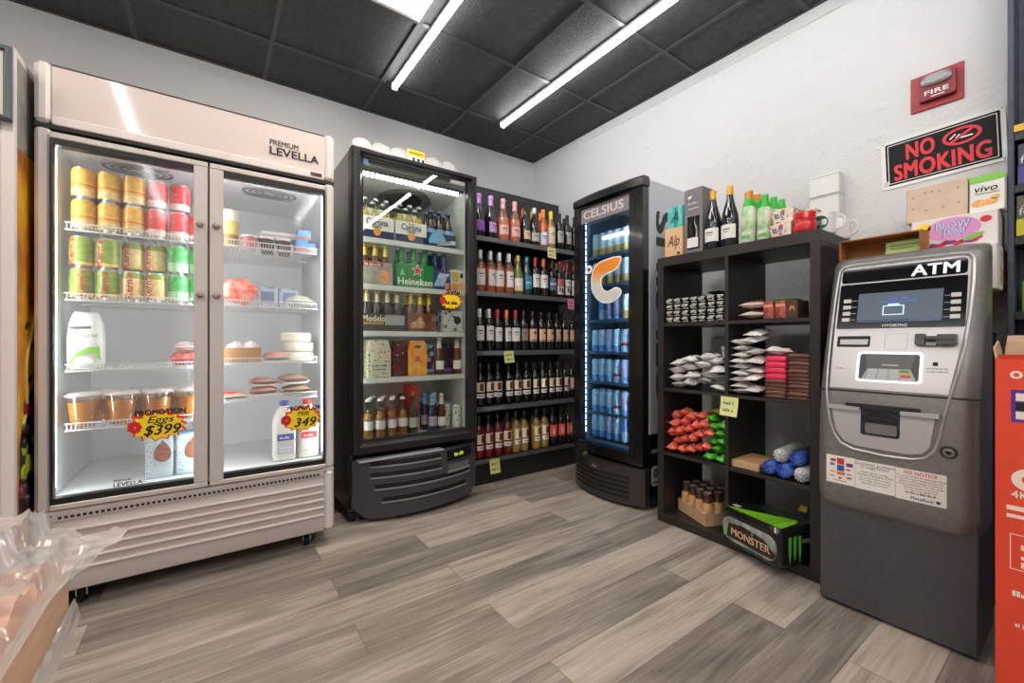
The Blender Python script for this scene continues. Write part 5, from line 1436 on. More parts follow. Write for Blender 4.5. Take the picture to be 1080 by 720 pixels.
KK = {'b': kb, 's': ks, 'd': kd, 'w': kw, 'r': kr}
SHC = ['topmost', 'second', 'third', 'fourth', 'fifth', 'sixth', 'lowest']
XS = [.085, .150, .215, .280, .345, .410, .475]
PLAN = ['wwwwwww', 'wwwwwww', '.drrwww', 'bbrbsbb', 'bbbsrss', 'bbbsrsd', 'bbrbdds']
for si, pl in enumerate(PLAN):
    for j, yy in enumerate((.135, .200)):
        for i, k in enumerate(pl):
            if k == '.' or (j == 1 and si < 2) or (j and k == 'w'):
                continue
            h_ok = si != 1
            KK[k].put(CF(XS[i] + (.01 if k == 'w' else 0), yy, CSH[si] + .001), rnd.uniform(-1, 1) - PI / 2, '%s can %s from the lit strip, %s row of the %s energy cooler shelf' % (names[k], ORD[i], ['front', 'second'][j], SHC[si]), 'energy drink cans')
# ------------------------------------------------------------------ dark cube shelf with its goods
KX, KY = 2.06, 1.482
KW, KD, KH = .785, .39, 1.472
KF = frame(KX, KY, RZ)
WENGE = noisy_mat('black_brown_wood', (31, 27, 26), (48, 42, 40), (3, 3, 60), .42, lo=.3, hi=.75, detail=6)
WENGH = noisy_mat('black_brown_board', (33, 29, 28), (49, 43, 41), (3, 60, 3), .42, lo=.3, hi=.75, detail=6)
ka_ = thing('cube_shelf', 'black brown open shelf of eight compartments standing beside the cash machine', 'shelf', (KX, KY, 0), RZ)
for x in (0, KW - .038):
    MB().box(x, x + .038, 0, KD, .0, KH - .050, 0, .0012).build('side_panel', WENGE, ka_)
MB().box(0, KW, -.0005, KD, KH - .050, KH, 0, .0012).build('top_board', WENGH, ka_)
MB().box(.038, KW - .038, 0, KD, .0, .050, 0, .0012).build('bottom_board', WENGH, ka_)
KSH = [1.105, .748, .393]
for zz in KSH:
    for x0, x1 in ((.038, .3835), (.4005, KW - .038)):
        MB().box(x0, x1, .001, KD - .001, zz - .016, zz, 0, .0008).build('shelf_board', WENGH, ka_)
MB().box(.3835, .4005, .001, KD - .001, .050, KH - .050, 0, .0008).build('divider', WENGE, ka_)

# black pouches: 7 columns x 4 layers
BP = mat('black_pouch', (24, 23, 24), .3)
def pouch_black(seed, top=False):
    mb = MB(); pillow(mb, .15, .046, .034, seed=seed, nu=10, nv=6, wr=.3, crimp=.06, M=Matrix.Rotation(PI / 2, 4, 'Z') @ Matrix.Translation((.075, 0, 0)))
    o = mb.build('snack_pouch', BP, smooth=60); tag(o, 'x', 'pouch')
    q = MB(); rr = random.Random(seed)
    for i in range(3):
        x = -.018 + i * .011 + rr.uniform(-.002, .002); z = .010 + rr.uniform(0, .006)
        q.prism([(x, z), (x + .008, z + .002), (x + .010, z + .010), (x + .002, z + .012)], .001, .012)
    q.box(-.016, .016, .002, .012, .0035, .0065).box(-.012, .014, .004, .014, .025, .028)
    q.build('white_print', mat('pouch_print', (216, 214, 210), .5), o)
    return Kind(o)
kps = [pouch_black(s) for s in (1, 2, 3, 4)]
for c in range(7):
    for r in range(4):
        kps[(c * 3 + r) % 4].put(KF(.066 + c * .0478, .012 + rnd.uniform(-.003, .004), KSH[0] + .004 + r * .0342), RZ + rnd.uniform(-.05, .05), 'black pouch, %s column from the energy cooler, %s layer from the shelf' % (ORD[c], ORD[r]), 'black snack pouches in the upper compartment')
q = MB(); pillow(q, .14, .09, .016, seed=6, mfn=lambda u, v, s: 1 if .3 < u < .75 else 0); q = q.build('snack_pouch', [BP, mat('lime_print', (150, 180, 70), .4)]); q.location = KF(.30, .10, KSH[0] + .146); q.rotation_euler = (0, 0, .1); tag(q, 'black and lime pouch lying flat on the stacked black pouches', 'pouch')

# right upper compartment
WBR = mat('white_brown_wrap', (222, 206, 198), .35)
for i in range(2):
    q = MB(); pillow(q, .13, .10, .042, seed=20 + i, mfn=lambda u, v, s: 1 if .12 < v < .42 else 0); q = q.build('snack_pack', [WBR, mat('chocolate_print', (120, 52, 44), .4)]); q.location = KF(.495, .075, KSH[0] + .005 + i * .047); q.rotation_euler = (0, 0, RZ + .1); tag(q, 'white and brown snack pack, %s of two in the upper compartment' % ['lower', 'upper'][i], 'pouch')
q = MB(); pillow(q, .13, .08, .02, seed=31); q = q.build('snack_pouch', mat('green_pouch', (64, 160, 72), .35)); q.location = KF(.60, .13, KSH[0] + .0835); q.rotation_euler = (0, 0, RZ); tag(q, 'green pouch lying on top of the white and brown packs', 'pouch')
CHOC = noisy_mat('brown_red_box', (120, 60, 48), (196, 90, 74), (40, 40, 20), .4, lo=.45, hi=.65)
for i, x in enumerate((.575, .625, .672)):
    o = MB().box(-.023, .023, -.06, .06, 0, .082, 0, .003).build('candy_box', [CHOC if i < 2 else mat('dark_candy_box', (74, 50, 40), .4)]); o.location = KF(x, .08, KSH[0] + .001); o.rotation_euler = (0, 0, RZ); tag(o, ['red brown upright candy box touching the snack packs', 'red brown candy box in the middle of three', 'dark brown candy box at the end of three'][i], 'box')
    if i == 2:
        MB().prism([(-.012, .03), (.0, .045), (.012, .03), (.008, .055), (-.008, .055)], -.0608, -.06).build('gold_mark', mat('gold_mark', (190, 130, 70), .4), o)
    else:
        MB().box(-.02, .02, -.0608, -.06, .055, .066).build('pale_stripe', mat('salmon_stripe', (226, 150, 130), .4), o)
o = MB().box(-.037, .037, -.05, .05, 0, .036, 0, .003).build('candy_box', mat('low_red_box', (196, 84, 74), .4)); o.location = KF(.703, .19, KSH[0] + .001); o.rotation_euler = (0, 0, RZ); tag(o, 'low red box standing apart near the end panel, upper compartment', 'box')
MB().box(-.03, .03, -.0506, -.05, .012, .022).build('pale_stripe', mat('salmon_stripe', (226, 150, 130), .4), o)

# white chip bags, left second compartment
WBAG = noisy_mat('white_snack_bag', (242, 240, 239), (226, 225, 225), (40, 40, 40), .35)
DBP = mat('grey_bag_print', (90, 88, 92), .45)
def bag_kind(seed, L_, W, T, mats, mfn, name='snack_bag', wr=.35):
    mb = MB(); pillow(mb, L_, W, T, seed=seed, mfn=mfn, wr=wr, crimp=.1)
    o = mb.build(name, mats, smooth=50); tag(o, 'x', 'bag')
    return Kind(o)
wk = [bag_kind(40 + s, .115, .080, .034, [WBAG, DBP], lambda u, v, sd, s=s: 1 if (sd > 0 and .35 < u < .6 and (v * 5 + s) % 2 < .8) else 0) for s in range(3)]
rr = random.Random(5)
cnt = 0
PW = []
YW = (KY - .3825, KY - .039); YR = (KY - .746, KY - .4015)
PR = []
kgw = bag_kind(50, .12, .075, .03, [WBAG, mat('bag_green', (34, 120, 60), .4)], lambda u, v, sd: 1 if .25 < u < .6 else 0)
settle(kgw.put(KF(.335, .055, KSH[1] + .004), (.25, .05, .25), 'white and green snack bag at the divider end of the white heap'), PW, YW, KSH[1] + .001)
for lay in range(4):
    ncol = [3, 4, 4, 3][lay]
    for c in range(ncol):
        x = .085 + c * .078 + (.03 if lay % 2 else 0); z = KSH[1] + .002 + lay * .026
        settle(wk[(cnt * 7 + lay) % 3].put(KF(x, .055 + rr.uniform(-.012, .02), z), (rr.uniform(-.12, .12), rr.uniform(-.25, .25), rr.uniform(-.5, .5)), 'white snack bag in the heap, %s layer up, %s from the side panel' % (ORD[lay], ORD[c]), 'white snack bags in a heap'), PW, YW, KSH[1] + .001)
        cnt += 1
for i in range(2):
    settle(bag_kind(52 + i, .11, .08, .028, [WBAG, mat('bag_brown', (160, 110, 70), .4)], lambda u, v, sd: 1 if .2 < u < .7 else 0).put(KF(.285 + .05 * i, .13, KSH[1] + .115 - .03 * i), (.1, .15, .2), 'brown and white snack bag on top of the white heap, %s the divider' % ['away from', 'beside'][i]), PW, YW, KSH[1] + .001)
q = MB(); pillow(q, .10, .07, .03, seed=61); q = q.build('snack_bag', WBAG); q.location = KF(.345, .06, KSH[1] + .075); q.rotation_euler = (1.2, 0, .2); tag(q, 'white snack bag standing upright against the divider', 'bag'); settle(q, PW, YW, KSH[1] + .001)
# right second compartment: two stacks of white bags, pink and brown packs
ws2 = [bag_kind(70 + s, .125, .078, .025, [WBAG, mat('bag_maroon', (120, 60, 70), .4)], lambda u, v, sd, s=s: 1 if (sd > 0 and u > .62 and v > .3 and s == 0) else 0) for s in range(3)]
for r in range(9):
    settle(ws2[r % 3].put(KF(.442 + rr.uniform(-.003, .003), .06, KSH[1] + .002 + r * .026), (rr.uniform(-.06, .06), rr.uniform(-.08, .08), rr.uniform(-.15, .15) + RZ * 0), 'white snack bag, %s from the bottom of the stack next to the divider' % ORD[r], 'white snack bags in two stacks'), PR, YR, KSH[1] + .001, step=.002)
for r in range(7):
    settle(ws2[(r + 1) % 3].put(KF(.526 + rr.uniform(-.004, .004), .05 if r < 3 else .06, KSH[1] + .002 + r * .028), (rr.uniform(-.1, .1), rr.uniform(-.25, .05), rr.uniform(-.2, .2)), 'white snack bag, %s from the bottom of the stack before the pink packs' % ORD[r], 'white snack bags in two stacks'), PR, (YR[0] + .19, YR[1]), KSH[1] + .001, step=.002)
for i in range(3):
    settle(bag_kind(80 + i, .12, .08, .03, [mat('violet_bag', (66, 44, 110), .3), WBAG], lambda u, v, sd: 1 if u < .2 else 0).put(KF(.505 + .06 * i, .20, KSH[1] + .215 - .025 * i), (.1, .1, .3 * i), 'violet snack bag lying behind the white stacks, %s' % ['nearest the divider, highest', 'middle one', 'furthest from the divider, lowest'][i]), PR, YR, KSH[1] + .10)
pw_ = bag_kind(85, .12, .085, .034, [WBAG, mat('bag_maroon', (120, 60, 70), .4)], lambda u, v, sd: 0).put(KF(.605, .06, KSH[1] + .185), (0, .05, RZ + .3), 'plump white snack bag resting on the pink packs'); PLUMP = pw_
PINKP = mat('hot_pink_pack', (232, 44, 96), .35)
BRNP = noisy_mat('brown_pack', (92, 54, 44), (120, 76, 62), (30, 30, 90), .3)
def flat_pack(matx, h, seed):
    mb = MB(); loft(mb, [(0, 0, 0, .044, .06, 8), (.002, 0, 0, .045, .061, 8), (h - .003, 0, 0, .045, .061, 8), (h, 0, 0, .043, .059, 8)], 28)
    mb.box(-.046, .046, -.066, -.060, h * .35, h * .5)
    o = mb.build('snack_pack', matx, smooth=40); tag(o, 'x', 'pack')
    return Kind(o)
kpk, kbr = flat_pack(PINKP, .026, 1), flat_pack(BRNP, .0165, 2)
for r in range(5):
    kbr.put(KF(.6085, .07 + rr.uniform(-.003, .003), KSH[1] + .001 + r * .0167), RZ + rr.uniform(-.012, .012), 'brown flat pack under the pink packs, %s from the shelf board' % ORD[r], 'brown flat packs')
for r in range(4):
    kpk.put(KF(.6085, .07 + rr.uniform(-.003, .003), KSH[1] + .085 + r * .0262), RZ + rr.uniform(-.012, .012), 'hot pink flat pack, %s from the bottom of the pink stack' % ORD[r], 'hot pink flat packs')
for r in range(12):
    kbr.put(KF(.7003, .07 + rr.uniform(-.004, .004), KSH[1] + .001 + r * .0167), RZ + rr.uniform(-.008, .008), 'brown flat pack in the tall stack by the end panel, %s from the shelf board' % ORD[r], 'brown flat packs')
packs_ = [world_bvh(o)[0] for o in bpy.data.objects if o.name.startswith('snack_pack') and o.type == 'MESH' and o.parent is None and o.location.z < KSH[0] - .05]
settle(PLUMP, PR + packs_, YR, KSH[1] + .15, tries=1)
# left third compartment: coral and green candy bags
CORAL = noisy_mat('coral_bag', (226, 86, 66), (240, 140, 120), (50, 50, 50), .3, lo=.4, hi=.7)
GRB = noisy_mat('green_candy_bag', (54, 170, 50), (130, 210, 80), (50, 50, 50), .28, lo=.45, hi=.7)
kco = [bag_kind(90 + s, .105, .052, .041, [CORAL, mat('coral_pale', (246, 190, 176), .4), mat('coral_dark', (150, 40, 40), .4)], lambda u, v, sd, s=s: 1 if (sd > 0 and .38 < u < .52 and .3 < v < .6) else (2 if (sd < 0 and .4 < u < .6) else 0), wr=.5) for s in range(3)]
kgr = [bag_kind(95 + s, .09, .048, .038, [GRB, mat('green_gold', (206, 190, 70), .35), mat('green_dark', (30, 100, 40), .4)], lambda u, v, sd, s=s: 1 if (sd > 0 and .4 < u < .55 and .4 < v < .7) else (2 if .62 < u < .72 else 0), wr=.5) for s in range(3)]
PC_ = []
for lay in range(5):
    nc = [5, 5, 5, 4, 2][lay]
    for c in range(nc):
        x = .066 + c * .047 + (.020 if lay % 2 else 0) + (.01 if lay > 3 else 0)
        settle(kco[(lay + c * 2) % 3].put(KF(x, .05 + rr.uniform(-.01, .02) + lay * .006, KSH[2] + .004 + lay * .030), (rr.uniform(-.2, .2), rr.uniform(-.12, .12), rr.uniform(-.25, .25)), 'coral candy bag, %s layer up, %s from the side panel' % (ORD[lay], ORD[c]), 'coral candy bags in a heap'), PC_, YW, KSH[2] + .001, step=.002)
for lay in range(5):
    nc = [2, 2, 2, 2, 1][lay]
    for c in range(nc):
        x = .300 + c * .044 + (.016 if lay % 2 else 0)
        settle(kgr[(lay + c) % 3].put(KF(x, .042 + rr.uniform(-.008, .01) + lay * .006, KSH[2] + .002 + lay * .028), (rr.uniform(-.25, .25), rr.uniform(-.2, .2), rr.uniform(-.35, .35)), 'bright green candy bag, %s layer up, %s from the coral heap' % (ORD[lay], ORD[c]), 'green candy bags in a heap'), PC_, YW, KSH[2] + .001, step=.002)
q = MB(); pillow(q, .10, .07, .03, seed=99); q = q.build('snack_bag', mat('gold_green_bag', (190, 170, 70), .3, .3)); q.location = KF(.315, .085, KSH[2] + .190); q.rotation_euler = (.1, 0, .2); tag(q, 'gold candy bag lying on top of the green heap', 'bag'); settle(q, PC_, YW, KSH[2] + .001)
# right third compartment: wooden-look box, rolls
o = MB().box(-.064, .064, -.10, .10, 0, .036, 0, .003).build('snack_box', [CARD_LT]); o.location = KF(.468, .125, KSH[2] + .001); o.rotation_euler = (0, 0, RZ); tag(o, 'flat tan cardboard snack box beside the divider with a biscuit picture', 'box')
MB().box(-.04, .05, -.05, .04, .036, .0366).build('picture_panel', noisy_mat('biscuit_picture', (232, 190, 140), (206, 120, 60), (30, 30, 30), .5), o)
o = MB().box(-.09, .09, -.05, .05, 0, .085, 0, .003).build('snack_box', [noisy_mat('dusty_brown_box', (150, 122, 100), (176, 146, 120), (20, 20, 20), .6)]); o.location = KF(.655, .335, KSH[2] + .001); o.rotation_euler = (0, 0, RZ); tag(o, 'brown carton at the back behind the foil wrapped rolls', 'box')
MB().box(-.07, .07, -.0506, -.05, .05, .07).build('pale_panel', mat('tan_panel', (196, 160, 120), .6), o)
BLUF = noisy_mat('blue_foil', (34, 74, 176), (90, 130, 214), (24, 24, 24), .2, bump=.35, bscale=45, lo=.45, hi=.75)
WHF = noisy_mat('white_foil', (226, 224, 220), (186, 186, 188), (24, 24, 24), .2, bump=.35, bscale=45)
def roll_kind(matx, seed, stripe=None):
    mb = MB(); prof = [(.0001, -.118), (.010, -.122), (.022, -.116), (.029, -.108)]
    for i in range(13):
        prof.append((.0315 + .0012 * math.sin(i * 2.1 + seed), -.10 + i * .2 / 12))
    prof += [(.029, .108), (.02, .116), (.010, .122), (.0001, .118)]
    ms = [0] * (len(prof) - 1)
    if stripe:
        for i in range(7, 12): ms[i] = 1
    mb.lathe(prof, 18, ms, M=Matrix.Translation((0, 0, .033)) @ Matrix.Rotation(PI / 2, 4, 'X'))
    for i in range(10):
        a = 2 * PI * i / 10
        mb.prism([(.006 * math.cos(a), .033 + .006 * math.sin(a)), (.024 * math.cos(a - .12), .033 + .024 * math.sin(a - .12)), (.024 * math.cos(a + .12), .033 + .024 * math.sin(a + .12))], -.1235, -.112, 0)
    o = mb.build('biscuit_roll', [matx, stripe or matx], smooth=50); tag(o, 'x', 'roll')
    return Kind(o)
PRL = []
kbl, kwh = roll_kind(BLUF, 1, mat('navy_stripe', (30, 30, 50), .3)), roll_kind(WHF, 2)
for k, x, y, z, a, lb in ((kbl, .572, .130, 0, .04, 'blue foil biscuit roll lying next to the tan snack box'), (kbl, .641, .125, 0, .0, 'blue foil biscuit roll lying low beside the white end roll'), (kwh, .711, .125, 0, -.01, 'white foil biscuit roll at the end panel'),
                          (kwh, .604, .165, .057, .06, 'white foil biscuit roll lying on top of the two lower blue rolls'), (kbl, .676, .155, .057, .05, 'blue foil biscuit roll lying on top near the end panel')):
    settle(k.put(KF(x, y, KSH[2] + .0015 + z), RZ + a, lb), PRL, YR, KSH[2] + .0005, keep=True)
# left bottom compartment: tray of coffee bottles
TX, TY = .145, .115
tr = MB(); w, d_, h_ = .245, .190, .062
for bx in ((-w / 2, w / 2, -d_ / 2, -d_ / 2 + .003), (-w / 2, w / 2, d_ / 2 - .003, d_ / 2), (-w / 2, -w / 2 + .003, -d_ / 2 + .003, d_ / 2 - .003), (w / 2 - .003, w / 2, -d_ / 2 + .003, d_ / 2 - .003)):
    tr.box(bx[0], bx[1], bx[2], bx[3], 0, h_)
tr.box(-w / 2 + .003, w / 2 - .003, -d_ / 2 + .003, d_ / 2 - .003, 0, .003)
tro = tr.build('cardboard_tray', CARD_LT); tro.location = KF(.200, .158, .0512); tro.rotation_euler = (0, 0, RZ - .42); tag(tro, 'pale cardboard tray holding coffee bottles in the bottom compartment', 'tray')
CREAMY = mat('coffee_cream', (206, 162, 112), .14, coat=.5)
o = MB().lathe([(.0001, 0), (.022, 0), (.0255, .005), (.0265, .07), (.0235, .095), (.0165, .112), (.0155, .120), (.0001, .120)], 18, [0, 0, 0, 0, 1, 1, 1]).build('coffee_bottle', [CREAMY, mat('coffee_dark_neck', (84, 50, 36), .2)], smooth=50); tag(o, 'x', 'bottle')
MB().lathe([(.0185, .117), (.0205, .119), (.0205, .134), (.0185, .137), (.0001, .137)], 18, [0, 0, 0, 1], cap=False).build('cap', [mat('coffee_cap', (66, 46, 40), .35), mat('coffee_cap_top', (150, 136, 128), .35)], o)
q = MB(); arc_label(q, .0264, .026, .056, .42); q.build('label', mat('coffee_label', (214, 204, 190), .5), o)
kcf = Kind(o)
ca, sa = math.cos(RZ - .42), math.sin(RZ - .42)
tx, ty, tz = KF(.200, .158, .0512)
for j in range(3):
    for i in range(4):
        lx, ly = (i - 1.5) * .0595, (j - 1) * .0605
        kcf.put((tx + ca * lx - sa * ly, ty + sa * lx + ca * ly, tz + .0035), rr.uniform(-.6, .6) + RZ, 'coffee drink bottle in the tray, %s in the %s row' % (ORD[i], ['front', 'middle', 'back'][j]), 'coffee drink bottles in the tray', scale=(1.1, 1.1, 1.16))
# black case of energy drinks, bottom right
cs = thing('drinks_case', 'black film wrapped case of energy drinks with green claw mark, on the floor board', 'drinks case', (2.085, .912, .0512), RZ - .30)
W2, D2, H2 = .155, .115, .165
CASEB = noisy_mat('black_shrink_film', (24, 24, 25), (32, 32, 33), (8, 8, 8), .16, bump=.5, bscale=22, bdist=.004)
b_ = MB(); loft(b_, [(0, 0, 0, W2 - .01, D2 - .01, 9), (.012, 0, 0, W2, D2, 9), (H2 - .02, 0, 0, W2, D2, 9), (H2, 0, 0, W2 - .014, D2 - .014, 8)], 48); b_.build('film_wrap', CASEB, cs)
w_ = MB(); w_.prism(rrect(-W2 + .012, W2 - .014, .018, .128, .045), -D2 - .0015, -D2 + .004); w_ = w_.build('front_panel', noisy_mat('silver_can_sides', (176, 180, 178), (104, 110, 108), (22, 4, 10), .25), cs)
t = MB(); t.text('MONSTER', .046, (.010, -D2 - .0017, .048), align='CENTER', bold=.03, width=.205, th=.001); t.build('lettering', mat('case_letter_cream', (216, 178, 140), .4), w_)
MB().prism([(-.120, .032), (.125, .030), (.140, .055), (.08, .098), (-.03, .110), (-.11, .095)], -D2 - .0016, -D2 - .0014).build('dark_field', mat('dark_brown_field', (44, 32, 28), .4), w_)
q = MB()
for x, z in ((-.136, .06), (-.124, .07), (.02, .115), (.115, .10)):
    q.prism([(x, z - .03), (x + .006, z - .03), (x + .008, z + .008), (x - .002, z + .010)], -D2 - .0021, -D2 - .0016)
q.build('claw_mark', mat('mint_green', (110, 176, 140), .4), w_)
q = MB(); q.prism([(-.128, -.103), (.142, -.090), (.120, .035), (.100, .05)], H2 + .0002, H2 + .0016, axis='z')
q = q.build('lime_panel', mat('lime_green', (120, 190, 36), .4), cs)
l = MB()
for i in range(7):
    l.box(-.02 + i * .018, .10, -.084 + i * .018, -.089 + i * .018, H2 + .0016, H2 + .0022)
l.marks(.02, (-.085, -.112, H2 + .0017), U=(1, 0, 0), V=(0, 1, 0), width=.05, th=.0006)
l.build('print_line', mat('dark_lime_ink', (70, 130, 20), .4), q)
MB().box(-.135, -.10, -.07, -.045, H2 + .0002, H2 + .0012).build('paper_tag', mat('tag_grey', (190, 190, 190), .5), cs)
hd = MB(); hd.prism(rrect(-.075, .075, .02, .095, .03), H2 + .0002, H2 + .0015, axis='z'); hd.build('handle_hole', mat('dark_green_dim', (30, 52, 34), .3), cs)
q = MB()
for k in range(3):
    y = -.065 + .028 * k
    q.prism([(y, .125), (y + .010, .132), (y + .016, .128), (y + .014, .06), (y + .008, .02 + .01 * (k == 1)), (y + .002, .06)], W2 - .002, W2 + .0016, axis='x')
q.build('claw_mark', mat('claw_green', (96, 190, 60), .35), cs)
q = MB(); q.text('MONSTER', .026, (W2 + .0002, .015, .095), U=(0, 1, 0), V=(0, 0, 1), bold=.02, width=.05, th=.001); q.build('lettering', mat('dim_white', (150, 150, 150), .4), cs)
q = MB(); pillow(q, .035, .03, .012, seed=4); q = q.build('snack_sachet', mat('yellow_sachet', (196, 186, 40), .35)); q.location = (2.27, .835, .218); q.rotation_euler = (.9, 0, RZ); tag(q, 'small yellow sachet standing on the back of the black drinks case', 'sachet')
# note on the divider
note('pale yellow sticky note on the dark shelf edge at the divider', KX - .004, KY - .41, KSH[1] - .012, .085, .092, (226, 230, 160), RZ, 0.03, words=('a', 'b'))

# things on top of the dark shelf
zt = KH + .001
r = thing('drink_four_pack', 'pack of teal cans in a peach cardboard sleeve on the dark shelf end', 'drink pack', KF(.068, .105, zt), RZ)
for sx in (-1, 1):
    for sy in (-1, 1):
        MB().lathe([(.020, 0), (.0255, .008), (.0255, .270), (.021, .285), (.0001, .285)], 16, M=Matrix.Translation((sx * .0265, sy * .0265, 0))).build('can', noisy_mat('teal_can', (60, 170, 166), (84, 190, 184), (30, 30, 10), .3), r)
s = MB()
for bx in ((-.0545, .0545, -.0545, -.053), (-.0545, .0545, .053, .0545), (-.0545, -.053, -.053, .053), (.053, .0545, -.053, .053)):
    s.box(bx[0], bx[1], bx[2], bx[3], 0, .165)
s = s.build('sleeve', noisy_mat('peach_sleeve', (228, 186, 146), (220, 176, 134), (20, 20, 20), .6), r)
MB().text('Alp', .085, (0, -.0549, .065), align='CENTER', bold=.0, shear=.35, width=.075, th=.001).box(.022, .04, -.0555, -.0545, .015, .028).build('lettering', INK, s)
MB().text('A', .075, (.004, -.0535, .20), align='CENTER', bold=-.0, shear=.35, th=.001).build('can_lettering', mat('teal_dark', (20, 70, 76), .4), r)
r = thing('gift_box', 'tall grey bottle gift box with a cut-out window beside the yellow capped wines', 'box', KF(.181, .112, zt), RZ)
b_ = MB().box(-.053, .053, -.053, .053, 0, .355, 0, .002).build('box_body', noisy_mat('grey_gift_box', (112, 110, 114), (122, 120, 124), (10, 10, 10), .5), r)
MB().box(-.034, .036, -.0538, -.053, .03, .205).build('window', mat('window_dark', (24, 22, 24), .2), b_)
q = MB().lathe([(.0001, .0), (.026, .0), (.026, .115), (.010, .15), (.010, .172)], 14, a0=PI, a1=2 * PI, M=Matrix.Translation((.001, -.0530, .032)) @ Matrix.Scale(.25, 4, (0, 1, 0))).build('bottle_in_window', GDARK, b_)
MB().box(-.030, .032, -.0618, -.0596, .036, .088).build('label', LW_, b_)
MB().marks(.018, (-.03, -.0532, .27), width=.06, th=.0006).box(-.03, .03, -.0536, -.053, .245, .250).build('lettering', mat('silver_ink', (196, 192, 196), .4), b_)
MB().prism([(-.030, .300), (-.012, .306), (-.006, .318), (-.028, .314)], -.0538, -.053).build('white_mark', PAPER, b_)
YK = wine_kind('burgundy', G('navy_wine_glass', (26, 28, 40)), mat('amber_wax', (226, 164, 40), .35), [(.045, .110, 1.15, LW_, lines(.045, .11))], cap_z=.255)
for i, (x, y) in enumerate([(.278, .085), (.366, .085), (.322, .165), (.390, .238)]):
    YK.put(KF(x, y, zt), RZ, 'amber capped dark wine bottle on the dark shelf, %s' % ['front one nearest the grey gift box', 'front one nearest the green bottles', 'rear one nearest the grey gift box', 'rear one nearest the green bottles'][i], scale=(1.0, 1.0, 1.06))
GSL = noisy_mat('green_sleeve', (222, 226, 216), (150, 196, 130), (24, 24, 14), .35, lo=.42, hi=.7)
GK = wine_kind('slim', noisy_mat('green_white_sleeve', (160, 204, 144), (234, 232, 220), (26, 26, 16), .3, lo=.40, hi=.58), mat('bright_green_foil', (44, 180, 60), .35), [(.02, .07, 1.1, GSL, [(.03, .05, .6, mat('label_leaf', (110, 176, 90), .5), 0)])], cap_z=.20)
GO = wine_kind('slim', noisy_mat('green_white_sleeve', (160, 204, 144), (234, 232, 220), (26, 26, 16), .3, lo=.40, hi=.58), mat('bright_green_foil', (44, 180, 60), .35), [(.02, .07, 1.1, GSL, [(.03, .05, .6, mat('label_leaf', (110, 176, 90), .5), 0)])], cap_z=.20)
MB().lathe([(.0158, .235), (.0162, .26), (.0162, .279), (.0001, .279)], 14, cap=False).build('orange_top', mat('orange_wax', (226, 140, 50), .4), GO.o)
for i, (x, y) in enumerate([(.455, .09), (.463, .16), (.470, .23)]):
    GO.put(KF(x, y, zt), RZ, 'green necked bottle with orange top on the dark shelf, %s of the file' % ['front one', 'middle one', 'last one'][i], scale=(1.05, 1.05, .93))
for i, (x, y) in enumerate([(.530, .09), (.538, .16), (.545, .23)]):
    GK.put(KF(x, y, zt), RZ, 'all green capped bottle on the dark shelf, %s of the file' % ['front one', 'middle one', 'last one'][i], scale=(1.0, 1.0, .82))
FLOW = spots_mat('flower_print', (220, 210, 190), [(196, 70, 60), (216, 170, 60), (90, 90, 60), (236, 226, 206), (150, 110, 70)], 46, .5, .42)
def flower_box(label, x, y, z, w, d_, h_):
    o = MB().box(-w / 2, w / 2, -d_ / 2, d_ / 2, 0, h_, 0, .002).build('sweets_box', FLOW); o.location = KF(x, y, z); o.rotation_euler = (0, 0, RZ); tag(o, label, 'box')
    p = MB().prism([(-w * .42, h_ * .28), (w * .2, h_ * .30), (w * .24, h_ * .62), (-w * .40, h_ * .66)], -d_ / 2 - .0008, -d_ / 2).build('pale_panel', mat('lilac_panel', (214, 210, 220), .5), o)
    MB().marks(.022, (-w * .38, -d_ / 2 - .0009, h_ * .50), width=w * .5, th=.0006).marks(.016, (-w * .34, -d_ / 2 - .0009, h_ * .34), width=w * .44, th=.0006, seed=5).build('lettering', mat('brown_violet_ink', (96, 66, 90), .5), p)
flower_box('flower printed sweets box, lower one of the pair beside the green bottles', .6145, .095, zt, .088, .10, .068)
flower_box('flower printed sweets box, upper one of the pair beside the green bottles', .6165, .110, zt + .069, .088, .10, .066)
flower_box('flower printed sweets box standing behind the red mug', .640, .26, zt, .10, .09, .15)
# mugs
def mug(label, x, y, body, emblem=None, rot=0.0, lumpy=False):
    o = MB()
    if lumpy:
        o.lathe([(.0001, 0), (.034, 0), (.041, .006), (.043, .02), (.044, .034), (.0395, .042), (.0385, .05), (.042, .06), (.042, .088), (.040, .092), (.036, .09), (.034, .01), (.0001, .008)], 24, cap=False)
    else:
        o.lathe([(.0001, 0), (.036, 0), (.040, .005), (.041, .05), (.041, .092), (.039, .094), (.037, .092), (.036, .01), (.0001, .008)], 24, cap=False)
    o = o.build('mug', body); o.location = KF(x, y, zt); o.rotation_euler = (0, 0, RZ + rot); tag(o, label, 'mug')
    MB().tube([(.038, 0, .018), (.058, 0, .020), (.070, 0, .034), (.072, 0, .050), (.068, 0, .068), (.056, 0, .078), (.038, 0, .078)], .0058, 10).build('handle', body, o)
    return o
rm = mug('glossy red mug with a banded lip at the front corner of the dark shelf', .706, .062, mat('red_glaze', (206, 22, 34), .18, coat=.6), rot=1.75, lumpy=True)
q = MB()
for i in range(3):
    arc_label(q, .0420, .062 + .0, .086, .14, mid=-PI / 2 - 1.75 + (i - 1) * .42, n=3, th=.0022)
arc_label(q, .0440, .012, .034, .62, mid=-PI / 2 - 1.75, n=6, th=.004)
q.build('raised_band', mat('red_glaze', (206, 22, 34), .18, coat=.6), rm)
wm = mug('white mug with a round green emblem behind the red mug', .752, .146, mat('white_glaze', (228, 228, 228), .2, coat=.5), rot=.15)
q = MB()
